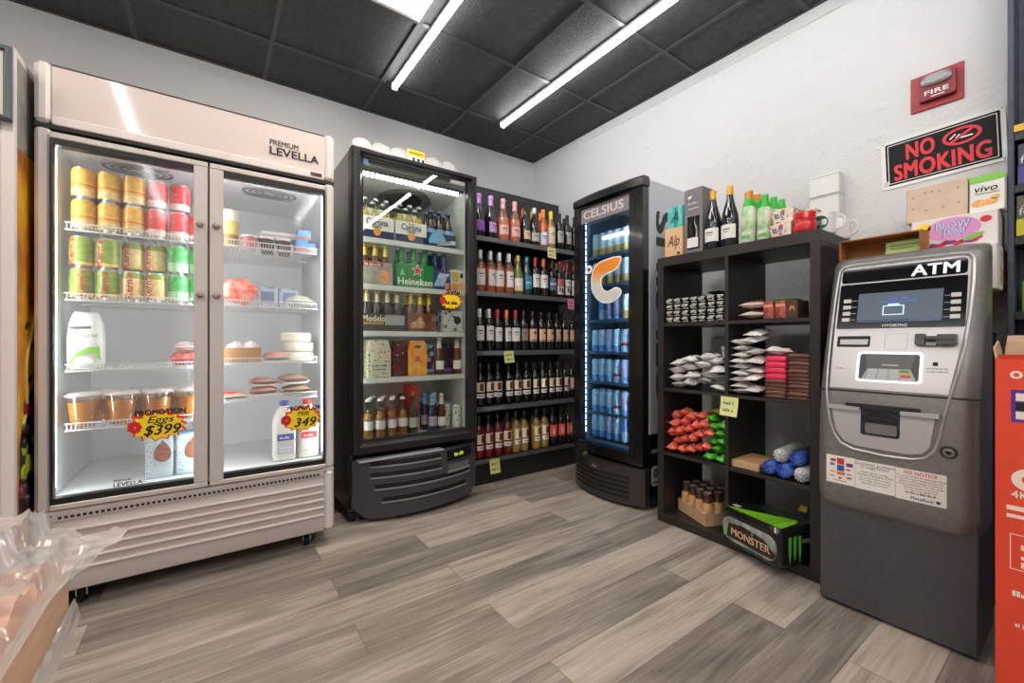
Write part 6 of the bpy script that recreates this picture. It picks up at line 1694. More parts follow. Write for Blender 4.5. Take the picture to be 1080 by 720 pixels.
def disc(mb, r0, r1, rad, zc, mid, m):
    V = []; n = 28
    for rr_ in (.0412, .0420):
        for k in (r0, r1):
            for i in range(n):
                a = 2 * PI * i / n
                ang = mid + k * math.cos(a) / .041
                V.append((rr_ * math.cos(ang), rr_ * math.sin(ang), zc + k * math.sin(a)))
    F = []
    for i in range(n):
        j = (i + 1) % n
        F += [(i, j, n + j, n + i), (2 * n + i, 3 * n + i, 3 * n + j, 2 * n + j), (i, 2 * n + i, 2 * n + j, j), (n + i, n + j, 3 * n + j, 3 * n + i)]
    mb.add(V, F, m)
disc(q, .001, .030, 0, .048, -PI / 2 - .25, 0)
q = q.build('green_emblem', mat('emblem_green', (14, 104, 82), .4), wm)
s = MB()
for i in range(5):
    arc_label(s, .0421, .036 + .005 * i, .0385 + .005 * i, .10 + .05 * (i % 2), mid=-PI / 2 - .25 + .12 * (-1) ** i, n=3, th=.0005)
s.build('emblem_lines', mat('emblem_line_white', (196, 214, 206), .4), q)
mug('plain white mug with its handle towards the wall end, last on the dark shelf', .752, .322, mat('white_glaze', (228, 228, 228), .2, coat=.5), rot=-.1)
# ------------------------------------------------------------------ cash machine
AX, AY = 1.945, .667
AW = .432
AF = frame(AX, AY, RZ)
atm = thing('cash_machine', 'free standing silver grey cash machine with a lit screen and white stickers', 'cash machine', (AX, AY, 0), RZ)
ASIL = noisy_mat('atm_grey_silver', (122, 120, 120), (132, 130, 129), (80, 80, 80), .36, metal=.35)
ALT = mat('atm_light_silver', (186, 186, 190), .33, .35)
ADRK = noisy_mat('atm_dark_grey', (74, 74, 78), (80, 80, 84), (60, 60, 60), .45, metal=.1)
FZ = [(.36, .012), (.40, -.012), (.45, -.020), (.60, -.020), (.72, -.014), (.82, .0), (.90, .020), (1.0, .050), (1.10, .080), (1.20, .108), (1.27, .128), (1.305, .142), (1.328, .165), (1.340, .195)]
def fz(z):
    if z <= FZ[0][0]: return FZ[0][1]
    for (a, p), (b_, q) in zip(FZ, FZ[1:]):
        if z <= b_:
            return p + (q - p) * (z - a) / (b_ - a)
    return FZ[-1][1]
MB().box(.006, AW - .004, .004, .30, .012, .44, 0, .004).build('base_door', ADRK, atm)
MB().box(.03, AW - .03, .03, .30, 0, .014).build('plinth', BLACK_MATT, atm)
MB().box(.02, AW - .02, .20, .52, .0, 1.04, 0, .006).build('rear_cabinet', mat('atm_black_rear', (26, 26, 27), .5), atm)
# shell: horizontal slices with rounded front corners
mb = MB(); secs = []
zs = sorted(set([.358, .365, .38] + [z for z, _ in FZ] + [.5, .55, .65, .76, .86, .95, 1.05, 1.15, 1.24]))
n_arc = 7
def slice_pts(z, ins=0.0, back=.235):
    f = fz(z) + ins; R = .052
    P = [(ins, back)]
    for i in range(n_arc + 1):
        a = PI - (PI / 2) * (-i / n_arc) 
        t = PI / 2 * i / n_arc
        P.append((ins + R - R * math.cos(t), f + R * .85 - R * .85 * math.sin(t)))
    for i in range(n_arc + 1):
        t = PI / 2 * i / n_arc
        P.append((AW - ins - R + R * math.sin(t), f + R * .85 - R * .85 * math.cos(t)))
    P.append((AW - ins, back))
    return P
rows = []
rows.append((.352, slice_pts(.36, .035)))
for z in zs:
    ins = 0.0
    if z < .40: ins = .028 * ((.40 - z) / .04) ** 2 * .6
    rows.append((z, slice_pts(z, ins)))
rows[-1] = (1.340, slice_pts(1.340, .006)); rows.append((1.345, slice_pts(1.340, .02)))
k = len(rows[0][1]); V = []; F = []
for z, P in rows: V += [(a, b_, z) for a, b_ in P]
for j in range(len(rows) - 1):
    for i in range(k):
        i2 = (i + 1) % k
        F.append((j * k + i, j * k + i2, (j + 1) * k + i2, (j + 1) * k + i))
F.append(tuple(range(k - 1, -1, -1))); F.append(tuple((len(rows) - 1) * k + i for i in range(k)))
mb.add(V, F, 0)
shell = mb.build('shell', ASIL, atm, smooth=40)
def apatch(mb, poly, o0, o1, m=0, dz=.02):
    """outline in (x, z) laid on the machine's face, between two offsets outward"""
    bm = bmesh.new()
    vs = [bm.verts.new((x, 0, z)) for x, z in poly]
    bm.faces.new(vs)
    z0 = min(p[1] for p in poly); z1 = max(p[1] for p in poly)
    for zc in [q for q, _ in FZ] :
        if z0 < zc < z1:
            bmesh.ops.bisect_plane(bm, geom=bm.verts[:] + bm.edges[:] + bm.faces[:], plane_co=(0, 0, zc), plane_no=(0, 0, 1))
    bm.verts.index_update()
    n = len(bm.verts)
    V = []
    for off in (o0, o1):
        V += [(v.co.x, fz(v.co.z) - off, v.co.z) for v in bm.verts]
    F = []
    for f in bm.faces:
        ids = [v.index for v in f.verts]
        F.append(tuple(ids)); F.append(tuple(n + i for i in reversed(ids)))
    for e_ in bm.edges:
        if len(e_.link_faces) == 1:
            a, b_ = e_.verts[0].index, e_.verts[1].index
            F.append((a, b_, n + b_, n + a))
    bm.free()
    mb.add(V, F, m)
    return mb
def atext(mb, s, size, x, z, off, m=0, **kw):
    sl = .28 if z > .86 else 0.0
    mb.text(s, size, None, m=m, fn=lambda a, b_, t: (x + a, fz(z + b_) - off - t, z + b_), **kw)
    return mb
# dark seam between the two shell halves
apatch(MB(), [(.0, .817), (AW, .817), (AW, .823), (.0, .823)], -.004, .0006).build('seam', BLACK_MATT, shell)
# face panel
fp = apatch(MB(), [(.040, .83), (.362, .83), (.378, .94), (.392, 1.05), (.397, 1.20), (.396, 1.275), (.388, 1.290), (.375, 1.294), (.062, 1.294), (.048, 1.290), (.041, 1.275), (.036, 1.1)], -.003, .003).build('face_panel', ALT, atm)
# raised bright edge running down both sides and round the dispenser
pth = []
for x, z in ((.032, 1.285), (.028, 1.2), (.026, 1.1), (.026, 1.0), (.027, .9), (.030, .82), (.036, .76)): pth.append((x, z))
pth += [(.046, .70), (.058, .66), (.080, .626), (.120, .610), (.21, .603), (.28, .607), (.312, .618), (.334, .645), (.345, .69)]
for x, z in ((.354, .76), (.366, .82), (.382, .9), (.394, 1.0), (.402, 1.1), (.406, 1.2), (.404, 1.285)): pth.append((x, z))
pth += [(.392, 1.302), (.36, 1.306), (.21, 1.308), (.08, 1.306), (.046, 1.302)]
MB().tube([(x, fz(z) - .0005, z) for x, z in pth], .0045, 8, closed=True).build('bright_edge', mat('atm_bright_edge', (186, 186, 188), .28, .6), atm)
# sign
sg = apatch(MB(), rrect(.044, .390, 1.232, 1.288, .010), 0, .0045).build('sign', mat('atm_sign_black', (16, 16, 18), .12, coat=.5), fp)
atext(MB(), 'ATM', .056, .250, 1.239, .0048, bold=.035, width=.122, th=.0015).build('lettering', emit_mat('sign_glow', (250, 252, 255), 1.1), sg)
# screen block
sb = apatch(MB(), rrect(.042, .392, 1.052, 1.226, .006), 0, .0045).build('screen_surround', mat('atm_black_glass', (14, 15, 18), .08, coat=.6), fp)
scr = MB(); apatch(scr, [(.104, 1.074), (.336, 1.074), (.336, 1.186), (.104, 1.186)], .0045, .0055, 0)
apatch(scr, [(.104, 1.074), (.336, 1.074), (.336, 1.084), (.104, 1.084)], .0055, .0058, 1)
apatch(scr, [(.255, 1.0755), (.330, 1.0755), (.330, 1.083), (.255, 1.083)], .0058, .0061, 2)
def ring(mb, x0, x1, z0, z1, t, m):
    for q in ([(x0, z0), (x1, z0), (x1, z0 + t), (x0, z0 + t)], [(x0, z1 - t), (x1, z1 - t), (x1, z1), (x0, z1)], [(x0, z0 + t), (x0 + t, z0 + t), (x0 + t, z1 - t), (x0, z1 - t)], [(x1 - t, z0 + t), (x1, z0 + t), (x1, z1 - t), (x1 - t, z1 - t)]):
        apatch(mb, q, .0055, .0060, m)
ring(scr, .178, .238, 1.100, 1.136, .0035, 3)
apatch(scr, [(.19, 1.136), (.226, 1.136), (.222, 1.142), (.194, 1.142)], .0055, .0060, 3)
scr.marks(.010, None, align='CENTER', width=.06, m=4, th=.0004, fn=lambda a, b_, t: (.22 + a, fz(1.158 + b_) - .0058 - t, 1.158 + b_))
scr.marks(.009, None, align='CENTER', width=.10, m=4, th=.0004, seed=4, fn=lambda a, b_, t: (.22 + a, fz(1.147 + b_) - .0058 - t, 1.147 + b_))
scr.build('screen', [mat('screen_blue', (20, 24, 30), .06, coat=.5, emis=(124, 136, 148), estr=.55), emit_mat('screen_bar', (110, 116, 140), .6), emit_mat('screen_bar_red', (120, 110, 150), .8), emit_mat('screen_bright', (190, 210, 240), 1.3), emit_mat('screen_text', (90, 120, 200), 1.0)], sb)
for side in (0, 1):
    for i in range(4):
        x = .058 if side == 0 else .355; z = 1.080 + i * .0245
        apatch(MB(), rrect(x, x + .024, z, z + .014, .002), .0045, .0085).build('screen_button', mat('atm_button', (196, 194, 190), .4), sb)
    t = MB()
    for i in range(4):
        z = 1.0855 + i * .0245
        a, c = ((.084, .100) if side == 0 else (.339, .353))
        apatch(t, [(a, z), (c, z), (c, z + .0022), (a, z + .0022)], .0045, .0050)
    t.build('pointer_mark', mat('pale_mark', (150, 150, 156), .4), sb)
atext(MB(), 'HYOSUNG', .014, .215, 1.0575, .0048, align='CENTER', bold=.03, th=.0005).build('lettering', mat('white_mark', (214, 214, 214), .4), sb)
# receipt slot
rs = apatch(MB(), rrect(.050, .150, .984, 1.024, .003), .002, .0050).build('receipt_slot', BLACK_MATT, fp)
apatch(MB(), rrect(.060, .145, .992, 1.012, .002), .005, .0075).build('slot_plate', STEEL, rs)
q = MB()
for e_ in ([(.192, .975), (.254, .975), (.254, .9762), (.192, .9762)], [(.192, 1.030), (.254, 1.030), (.254, 1.0312), (.192, 1.0312)], [(.192, .9762), (.1932, .9762), (.1932, 1.030), (.192, 1.030)], [(.2528, .9762), (.254, .9762), (.254, 1.030), (.2528, 1.030)]):
    apatch(q, e_, .003, .0036)
q.build('outline_mark', mat('outline_grey', (130, 130, 134), .4), fp)
# card reader
cr = MB()
for (x0, x1, z0, z1, o1) in ((.275, .300, .992, 1.030, .020), (.300, .330, .988, 1.022, .012), (.330, .376, .994, 1.028, .026)):
    apatch(cr, rrect(x0, x1, z0, z1, .003), .002, o1)
cr = cr.build('card_reader', mat('reader_black', (34, 34, 36), .3), fp)
apatch(MB(), [(.302, 1.008), (.372, 1.008), (.372, 1.012), (.302, 1.012)], .010, .0268).build('card_slot', mat('slot_dark', (8, 8, 8), .6), cr)
apatch(MB(), rrect(.303, .327, .990, 1.004, .002), .010, .0135).build('reader_plate', mat('reader_grey', (120, 122, 126), .35, .4), cr)
# keypad recess with a lit frame
kp = MB(); o4, i4 = rrect(.118, .298, .858, .966, .012), rrect(.126, .290, .866, .958, .008)
n4 = len(o4)
V = [(x, fz(z) - off, z) for off in (.002, .0065) for P in (o4, i4) for x, z in P]; F = []
for i in range(n4):
    j = (i + 1) % n4
    F += [(i, j, n4 + j, n4 + i), (2 * n4 + i, 3 * n4 + i, 3 * n4 + j, 2 * n4 + j), (i, 2 * n4 + i, 2 * n4 + j, j), (n4 + i, n4 + j, 3 * n4 + j, 3 * n4 + i)]
kp.add(V, F, 0)
kp = kp.build('keypad_frame', emit_mat('frame_glow', (255, 255, 255), 1.2), fp)
rc = apatch(MB(), rrect(.126, .290, .866, .958, .008), .002, .0042).build('recess_panel', mat('recess_grey', (84, 86, 90), .4), kp)
apatch(MB(), [(.134, .867), (.150, .906), (.268, .906), (.284, .867)], .0042, .0052).build('key_tray', mat('key_tray_silver', (150, 152, 156), .35, .3), kp)
q = MB(); apatch(q, [(.126, .866), (.137, .868), (.150, .900), (.142, .956), (.126, .958)], .0042, .0050); apatch(q, [(.290, .866), (.282, .868), (.266, .900), (.280, .956), (.290, .958)], .0042, .0050)
q.build('recess_side', mat('recess_dark', (58, 60, 64), .4), kp)
apatch(MB(), [(.190, .918), (.236, .918), (.236, .9205), (.190, .9205)], .0042, .0048).build('pale_line', mat('white_mark', (214, 214, 214), .4), kp)
GK_ = mat('key_silver', (186, 188, 192), .35)
for r_ in range(4):
    for c_ in range(4):
        x = .153 + c_ * .0285 - (r_ - 1) * .0022 + c_ * r_ * .0012 ; z = .9035 - r_ * .0092
        mm = GK_ if c_ < 3 else (mat('key_green', (60, 140, 80), .4), mat('key_yellow', (200, 170, 60), .4), mat('key_red', (206, 62, 56), .4), GK_)[r_]
        apatch(MB(), [(x, z - .0072), (x + .024 + r_ * .001, z - .0072), (x + .024 + r_ * .001, z), (x, z)], .0052, .0072).build('key', mm, kp)
q = apatch(MB(), rrect(.322, .334, .922, .934, .002), .003, .006).build('headphone_jack', BLACK_MATT, fp)
t = MB()
for i, (x, z, s) in enumerate(((.305, .910, ''), (.308, .900, ''))):
    t.marks(.0075, None, width=.055, th=.0003, seed=i, fn=lambda a, b_, t_, x=x, z=z: (x + a, fz(z + b_) - .0033 - t_, z + b_))
t.marks(.008, None, width=.03, th=.0003, fn=lambda a, b_, t_: (.055 + a, fz(.9 + b_) - .0033 - t_, .9 + b_))
t.build('lettering', mat('faint_grey_ink', (120, 120, 122), .5), fp)
# cash dispenser
dp = apatch(MB(), [(.050, .765), (.066, .672), (.090, .638), (.125, .624), (.275, .622), (.305, .632), (.322, .655), (.336, .765)], -.002, .004).build('dispenser_panel', ALT, atm)
apatch(MB(), rrect(.095, .300, .758, .778, .006), .003, .0135).build('slot_bar', mat('dispenser_black', (22, 22, 24), .3), dp)
for pp in ([(.044, .752), (.138, .752), (.138, .765), (.044, .767)], [(.250, .752), (.345, .752), (.345, .767), (.250, .765)]):
    apatch(MB(), pp, .003, .016).build('dispenser_lip', mat('atm_bright_edge', (186, 186, 188), .28, .6), dp)
nt = apatch(MB(), rrect(.140, .248, .668, .757, .008), .003, .0052).build('dispenser_notch', mat('notch_dark', (34, 34, 37), .4), dp)
apatch(MB(), [(.148, .735), (.17, .748), (.218, .748), (.24, .735), (.24, .722), (.148, .722)], .0052, .011).build('cash_shutter', mat('shutter_black', (14, 14, 15), .25), nt)
apatch(MB(), rrect(.154, .240, .676, .712, .006), .0052, .0075).build('notch_plate', STEEL, nt)
# lock
lk = MB().lathe([(.0001, -.006), (.006, -.006), (.008, -.004), (.014, -.003), (.019, -.0045), (.021, -.002), (.021, .004)], 24, [0, 1, 1, 2, 2, 2], M=Matrix.Translation((.366, fz(.648) + .001, .648)) @ Matrix.Rotation(-PI / 2, 4, 'X')).build('lock', [mat('lock_dark', (24, 24, 25), .3), STEEL, mat('lock_ring', (60, 60, 62), .3, .5)], atm)
# stickers
def asticker(x0, x1, z0, z1):
    return apatch(MB(), [(x0, z0), (x1, z0), (x1, z1), (x0, z1)], .0003, .0012).build('white_sticker', PAPER, atm)
s1 = asticker(.036, .124, .472, .575)
q = MB(); cols = [((46, 90, 170), .5), ((206, 44, 50), .5), ((226, 120, 60), .5), ((120, 60, 120), .5), ((60, 150, 190), .5), ((180, 40, 70), .5)]
sp = [(.050, .552, .016, .010, 5), (.070, .545, .022, .022, 1), (.070, .520, .022, .022, 0), (.098, .540, .020, .013, 3), (.048, .536, .014, .010, 4), (.048, .512, .016, .004, 2), (.098, .526, .012, .005, 5), (.070, .505, .024, .012, 2), (.100, .510, .014, .004, 1), (.048, .496, .014, .003, 3), (.100, .495, .014, .006, 3), (.074, .490, .010, .007, 5), (.060, .482, .040, .002, 3)]
for x, z, w, h, c in sp: apatch(q, [(x, z), (x + w, z), (x + w, z + h), (x, z + h)], .0012, .0018, c)
q.build('card_logos', [mat('logo_ink_%d' % i, c, r_) for i, (c, r_) in enumerate(cols)], s1)
s2 = asticker(.125, .236, .470, .573)
t = MB()
for i, (s, sz) in enumerate((('Questions, problems', .0135), ('or suggestions?', .0135), ('', .006), ('Please call the number', .0085), ('Owner Merchant ATM', .0105), ('for service of this machine', .008), ('day or night. Thank you for', .008), ('using this cash machine.', .008))):
    if s: atext(t, s, sz, .1805, .5585 - i * .0095, .0014, align='CENTER', th=.0004)
t.build('lettering', mat('grey_print_ink', (96, 90, 92), .5), s2)
s3 = asticker(.237, .362, .467, .572)
t = MB(); atext(t, 'FEE NOTICE', .0150, .30, .556, .0014, align='CENTER', bold=.02, th=.0004, m=1)
for i, s in enumerate(('The owner of this terminal may charge', 'a fee for a cash withdrawal and this', 'amount will be added to the total', 'of your transaction. You may cancel', 'without charge at any time.', 'To report a problem call')):
    atext(t, s, .0078, .30, .546 - i * .0088, .0014, align='CENTER', th=.0004)
t.marks(.0095, None, align='CENTER', width=.075, th=.0004, fn=lambda a, b_, t_: (.30 + a, fz(.492 + b_) - .0014 - t_, .492 + b_))
atext(t, 'MetaBank', .0140, .276, .474, .0014, m=2, bold=.03, th=.0004)
apatch(t, [(.338, .475), (.348, .475), (.348, .484), (.338, .484)], .0012, .0018, 2)
t.build('lettering', [mat('grey_print_ink', (96, 90, 92), .5), mat('fee_red', (206, 60, 60), .5), mat('bank_blue', (40, 56, 130), .5)], s3)

# ------------------------------------------------------------------ cartons behind and over the cash machine
def open_box(name, label, cat, loc, rotz, w, d_, h_, matx, face='front', t=.004):
    """carton lying with its open side towards -y (front)"""
    m = MB()
    m.box(-w / 2, w / 2, 0, d_, 0, t).box(-w / 2, w / 2, 0, d_, h_ - t, h_).box(-w / 2, -w / 2 + t, 0, d_, t, h_ - t).box(w / 2 - t, w / 2, 0, d_, t, h_ - t).box(-w / 2 + t, w / 2 - t, d_ - t, d_, t, h_ - t)
    o = m.build(name, matx); o.location = loc; o.rotation_euler = (0, 0, rotz)
    return tag(o, label, cat)
BR2 = noisy_mat('brown_carton', (176, 124, 72), (160, 108, 60), (6, 30, 30), .8)
o = MB().box(-.14, .14, 0, .24, 0, .150, 0, .003).build('carton', BR2); o.location = (2.215, .46, 1.041); o.rotation_euler = (0, 0, RZ); tag(o, 'brown carton supporting the white box behind the cash machine', 'box')
wbx = MB().box(-.19, .170, 0, .25, 0, .165, 0, .003)
wbx = wbx.build('white_carton', mat('white_carton_board', (224, 222, 220), .6)); wbx.location = (2.285, .405, 1.1925); wbx.rotation_euler = (0, 0, RZ); tag(wbx, 'plain white carton under the lollipop box behind the cash machine', 'box')
MB().box(.1697, .1712, .03, .22, .02, .15, 0).build('side_print', spots_mat('carton_side_print', (214, 206, 200), [(206, 90, 80), (190, 140, 60), (120, 120, 150)], 20, .6, .3), wbx)
MB().prism([(-.15, -.0006), (.15, -.0006), (.14, .012), (-.15, .010)], -.003, 0, M=Matrix.Translation((0, 0, .150))).build('torn_flap', mat('flap_white', (206, 204, 200), .6), wbx)
# brown open carton with a lime card in it
r = thing('open_carton', 'open brown cardboard carton lying over the cash machine top, green card inside', 'box', (2.205, .548, 1.3465), RZ + .015)
m = MB(); w, d_, h_, t_ = .255, .11, .084, .004
m.box(-w / 2, w / 2, 0, d_, 0, t_).box(-w / 2, -w / 2 + t_, 0, d_, t_, h_).box(w / 2 - t_, w / 2, 0, d_, t_, h_).box(-w / 2 + t_, w / 2 - t_, d_ - t_, d_, t_, h_ - t_)
m.prism([(-w / 2 + t_, h_ - t_), (w / 2 - t_, h_ - t_), (w / 2 - t_, h_), (-w / 2 + t_, h_)], .0, d_)
m.build('carton_walls', BR2, r)
m = MB().add([(w / 2, 0, h_), (w / 2, 0, 0), (w / 2 + .03, -.05, .0), (w / 2 + .03, -.05, h_ - .02), (w / 2 + .003, .0, h_), (w / 2 + .003, .0, 0), (w / 2 + .033, -.05, .0), (w / 2 + .033, -.05, h_ - .02)], [(0, 1, 2, 3), (4, 7, 6, 5), (0, 3, 7, 4), (1, 5, 6, 2), (0, 4, 5, 1), (3, 2, 6, 7)])
m.build('carton_flap', BR2, r)
o = MB().box(0, .115, .0, .003, 0, .055).build('lime_card', mat('lime_card', (176, 206, 130), .6)); o.location = (2.255, .535, 1.352); o.rotation_euler = (-.10, 0, RZ); tag(o, 'pale lime card leaning inside the open brown carton', 'card')
MB().box(.015, .10, -.0006, 0, .036, .040).box(.015, .085, -.0006, 0, .024, .028).build('print_line', mat('olive_ink', (110, 130, 70), .6), o)
# lollipop box
lb = MB().box(-.118, .115, 0, .16, 0, .128, 0, .002).build('sweets_box', mat('lolly_white', (228, 224, 222), .5)); lb.location = (2.33, .353, 1.3585); lb.rotation_euler = (0, 0, RZ); tag(lb, 'white lollipop box with big bubbly lettering above the cash machine', 'box')
q = MB()
q.prism([(.0 + .075 * math.cos(i * PI / 12), .078 + .044 * math.sin(i * PI / 12)) for i in range(24)], -.0009, 0, 0)
q.prism([(-.082 + .022 * math.cos(i * PI / 10), .094 + .020 * math.sin(i * PI / 10)) for i in range(20)], -.0009, 0, 1)
q.prism([(.086 + .015 * math.cos(i * PI / 10), .098 + .012 * math.sin(i * PI / 10)) for i in range(20)], -.0011, 0, 2)
q.prism([(.092, .088), (.104, .074), (.106, .076), (.095, .090)], -.0011, 0, 5)
rr2 = random.Random(4)
for i in range(16):
    x = -.075 + i * .0095; z = .018 + rr2.uniform(0, .012) + (.006 if i > 10 else 0)
    q.prism([(x + .011 * math.cos(k * PI / 5), z + .008 * math.sin(k * PI / 5)) for k in range(10)], -.0012 - .00003 * i, 0, [2, 3, 3, 4, 2][i % 5])
q.prism([(.055 + .028 * math.cos(i * PI / 9), .040 + .010 * math.sin(i * PI / 9) + .010 * math.cos(i * PI / 9)) for i in range(18)], -.0022, 0, 6)
q.build('printed_artwork', [mat('lolly_pink', (222, 150, 206), .5), YEL_PR, mat('lolly_red', (206, 40, 66), .5), mat('lolly_berry', (130, 36, 60), .5), mat('lolly_violet', (104, 60, 150), .5), PAPER, mat('lolly_green', (130, 190, 100), .5)], lb)
t = MB(); t.text('BLOW', .040, (0, -.001, .080), align='CENTER', bold=.06, width=.10, th=.0006, shear=.1).text('POP', .040, (.004, -.001, .050), align='CENTER', bold=.06, width=.065, th=.0006, shear=.1)
t.text('BLOW', .040, (0, -.0017, .080), align='CENTER', bold=.015, width=.095, th=.0006, shear=.1, m=1).text('POP', .040, (.004, -.0017, .050), align='CENTER', bold=.015, width=.060, th=.0006, shear=.1, m=1)
t.build('lettering', [mat('lolly_blue', (70, 100, 180), .5), mat('lolly_sky', (200, 220, 240), .5)], lb)
MB().box(.1150, .1165, .01, .15, .0, .126).build('open_flap', mat('flap_grey', (190, 184, 182), .6), lb)
# cream box with finger holes, small green and white snack box
zt2 = 1.4875
cbx = MB().box(-.088, .088, 0, .10, 0, .142, 0, .003).build('cream_box', noisy_mat('cream_board', (214, 194, 174), (206, 184, 162), (20, 20, 20), .7)); cbx.location = (2.35, .404, zt2); cbx.rotation_euler = (0, 0, RZ); tag(cbx, 'cream cardboard box with small dark perforations under the no smoking sign', 'box')
q = MB()
for x, z in ((-.066, .100), (-.03, .112), (.012, .108), (.062, .108), (-.066, .055), (-.028, .040), (.020, .044), (.064, .050), (-.01, .112)):
    q.prism([(x - .004, z), (x + .002, z + .006), (x + .004, z + .004), (x - .002, z - .002)], -.0006, 0)
q.build('perforations', mat('brown_hole', (110, 90, 76), .7), cbx)
vb = MB().box(-.042, .046, 0, .08, 0, .135, 0, .002).build('snack_box', mat('snack_white', (230, 230, 224), .5)); vb.location = (2.35, .2695, zt2); vb.rotation_euler = (0, 0, RZ); tag(vb, 'small white and green snack box next to the cream box', 'box')
MB().prism([(-.042, .108), (.046, .112), (.046, .135), (-.042, .135)], -.0008, 0).build('green_top', mat('snack_green', (132, 200, 74), .5), vb)
MB().text('vivo', .036, (.0, -.0004, .074), align='CENTER', shear=.2, bold=.01, width=.058, th=.0008).box(-.028, .034, -.001, 0, .066, .068).build('lettering', INK, vb)
q = MB()
for x, z, r_ in ((-.018, .032, .020), (.012, .034, .018), (.024, .048, .012)):
    q.prism([(x + r_ * math.cos(k * PI / 7), z + r_ * .7 * math.sin(k * PI / 7)) for k in range(14)], -.0008 - .0002 * (x > 0), 0)
q.build('snack_picture', noisy_mat('crisps_picture', (226, 160, 80), (240, 200, 130), (60, 60, 60), .5), vb)

# ------------------------------------------------------------------ on the right wall
sgn = MB(); sgn.prism(rrect(-.192, .192, -.110, .110, .012), 0, .0035)
sgn = sgn.build('warning_sign', mat('sign_white_plate', (226, 226, 226), .3, coat=.3)); sgn.location = (XR - .0045, .431, 1.824); sgn.rotation_euler = (0, -.035, RZ); tag(sgn, 'black and white sign with red no smoking lettering on the right wall', 'sign')
bl = MB().prism(rrect(-.176, .178, -.097, .096, .004), -.0008, 0).build('black_field', mat('sign_black', (9, 9, 10), .5, spec=.25), sgn)
q = MB(); ring_prism(q, rrect(-.168, .170, -.089, .088, .003), rrect(-.1655, .1675, -.0865, .0855, .003), -.0013, -.0008); q.build('white_line', PAPER, bl)
SRED = mat('sign_red', (222, 26, 44), .4)
t = MB(); t.text('NO', .098, (-.105, -.0008, .005), bold=.055, width=.094, th=.0009); t.text('SMOKING', .098, (-.148, -.0008, -.078), bold=.055, width=.300, th=.0009)
t.build('lettering', SRED, bl)
q = MB(); cx, cz = .070, .040
oc = [(cx + .058 * math.cos(i * PI / 18), cz + .036 * math.sin(i * PI / 18)) for i in range(36)]; ic = [(cx + .047 * math.cos(i * PI / 18), cz + .027 * math.sin(i * PI / 18)) for i in range(36)]
ring_prism(q, oc, ic, -.0020, -.0008, 0)
q.prism([(cx - .039, cz - .018), (cx - .030, cz - .024), (cx + .038, cz + .018), (cx + .030, cz + .024)], -.0022, -.0008, 0)
q.prism([(cx - .004, cz - .011), (cx + .032, cz - .011), (cx + .032, cz - .005), (cx - .004, cz - .005)], -.0016, -.0008, 1)
for i in range(5):
    a = -.036 + .006 * i
    q.prism([(cx + a, cz - .006 + .006 * (i % 3)), (cx + a + .007, cz - .003 + .006 * (i % 3)), (cx + a + .008, cz + .003 + .005 * (i % 3)), (cx + a + .001, cz + .001 + .006 * (i % 3))], -.0016, -.0008, 1)
q.build('no_smoking_symbol', [SRED, PAPER], bl)
MB().box(-.186, -.168, -.0012, 0, -.098, -.074).build('tape', mat('tape_grey', (196, 196, 192), .4), sgn)
for x, z in ((-.184, .102), (.184, .102), (.184, -.102)):
    MB().lathe([(.004, 0), (.0035, .0015), (.0001, .002)], 10, M=Matrix.Translation((x, 0, z)) @ Matrix.Rotation(PI / 2, 4, 'X')).build('screw', STEEL, sgn)
al = thing('fire_alarm', 'red fire alarm strobe plate on the right wall over the no smoking sign', 'alarm', (XR, .438, 2.098), RZ)
AR = mat('alarm_red', (166, 48, 52), .45)
MB().box(-.083, .083, -.008, -.001, -.078, .078, 0, .002).build('back_plate', AR, al)
m = MB(); m.prism(rrect(-.052, .062, -.048, .058, .008), -.035, -.008)
hb = m.build('housing', mat('alarm_dark_red', (130, 26, 34), .35), al)
m = MB(); loft(m, [(0, 0, 0, .050, .024, 3), (.012, 0, 0, .048, .022, 3), (.020, 0, 0, .036, .014, 2.5)], 24, M=Matrix.Translation((.005, -.035, .030)) @ Matrix.Rotation(PI / 2, 4, 'X')); m.build('strobe_lens', mat('strobe_clear', (206, 208, 210), .08, .7), al)
m = MB(); m.box(-.02, .028, -.0525, -.045, .024, .036, 0, .002); m.build('strobe_lamp', mat('strobe_dark', (70, 70, 72), .3), al)
t = MB(); t.text('FIRE', .026, (.005, -.0355, -.028), align='CENTER', bold=.04, width=.075, th=.001).box(-.012, .03, -.0362, -.035, -.040, -.036); t.build('lettering', PAPER, hb)
# conduit cover boxes
wcb = MB().box(-.065, .065, -.07, 0, 0, .105, 0, .004).build('junction_box', mat('box_white', (222, 222, 222), .45)); wcb.location = (XR - .0005, .832, 1.7335); wcb.rotation_euler = (0, 0, RZ); tag(wcb, 'square white junction box on the wall over the mugs, upper one', 'wall box')
MB().box(-.0655, .0655, -.072, -.066, .094, .0975, 0).build('lid_edge', mat('seam_grey', (190, 190, 190), .5), wcb)
wcc = MB().box(-.065, .065, -.07, 0, 0, .26, 0, .004).build('conduit_cover', mat('box_white', (222, 222, 222), .45)); wcc.location = (XR - .0005, .832, 1.4705); wcc.rotation_euler = (0, 0, RZ); tag(wcc, 'long white conduit cover running down from the white junction box', 'wall box')
MB().box(-.0655, .0655, -.0712, -.060, .252, .2575, 0).build('lid_edge', mat('seam_grey', (190, 190, 190), .5), wcc)

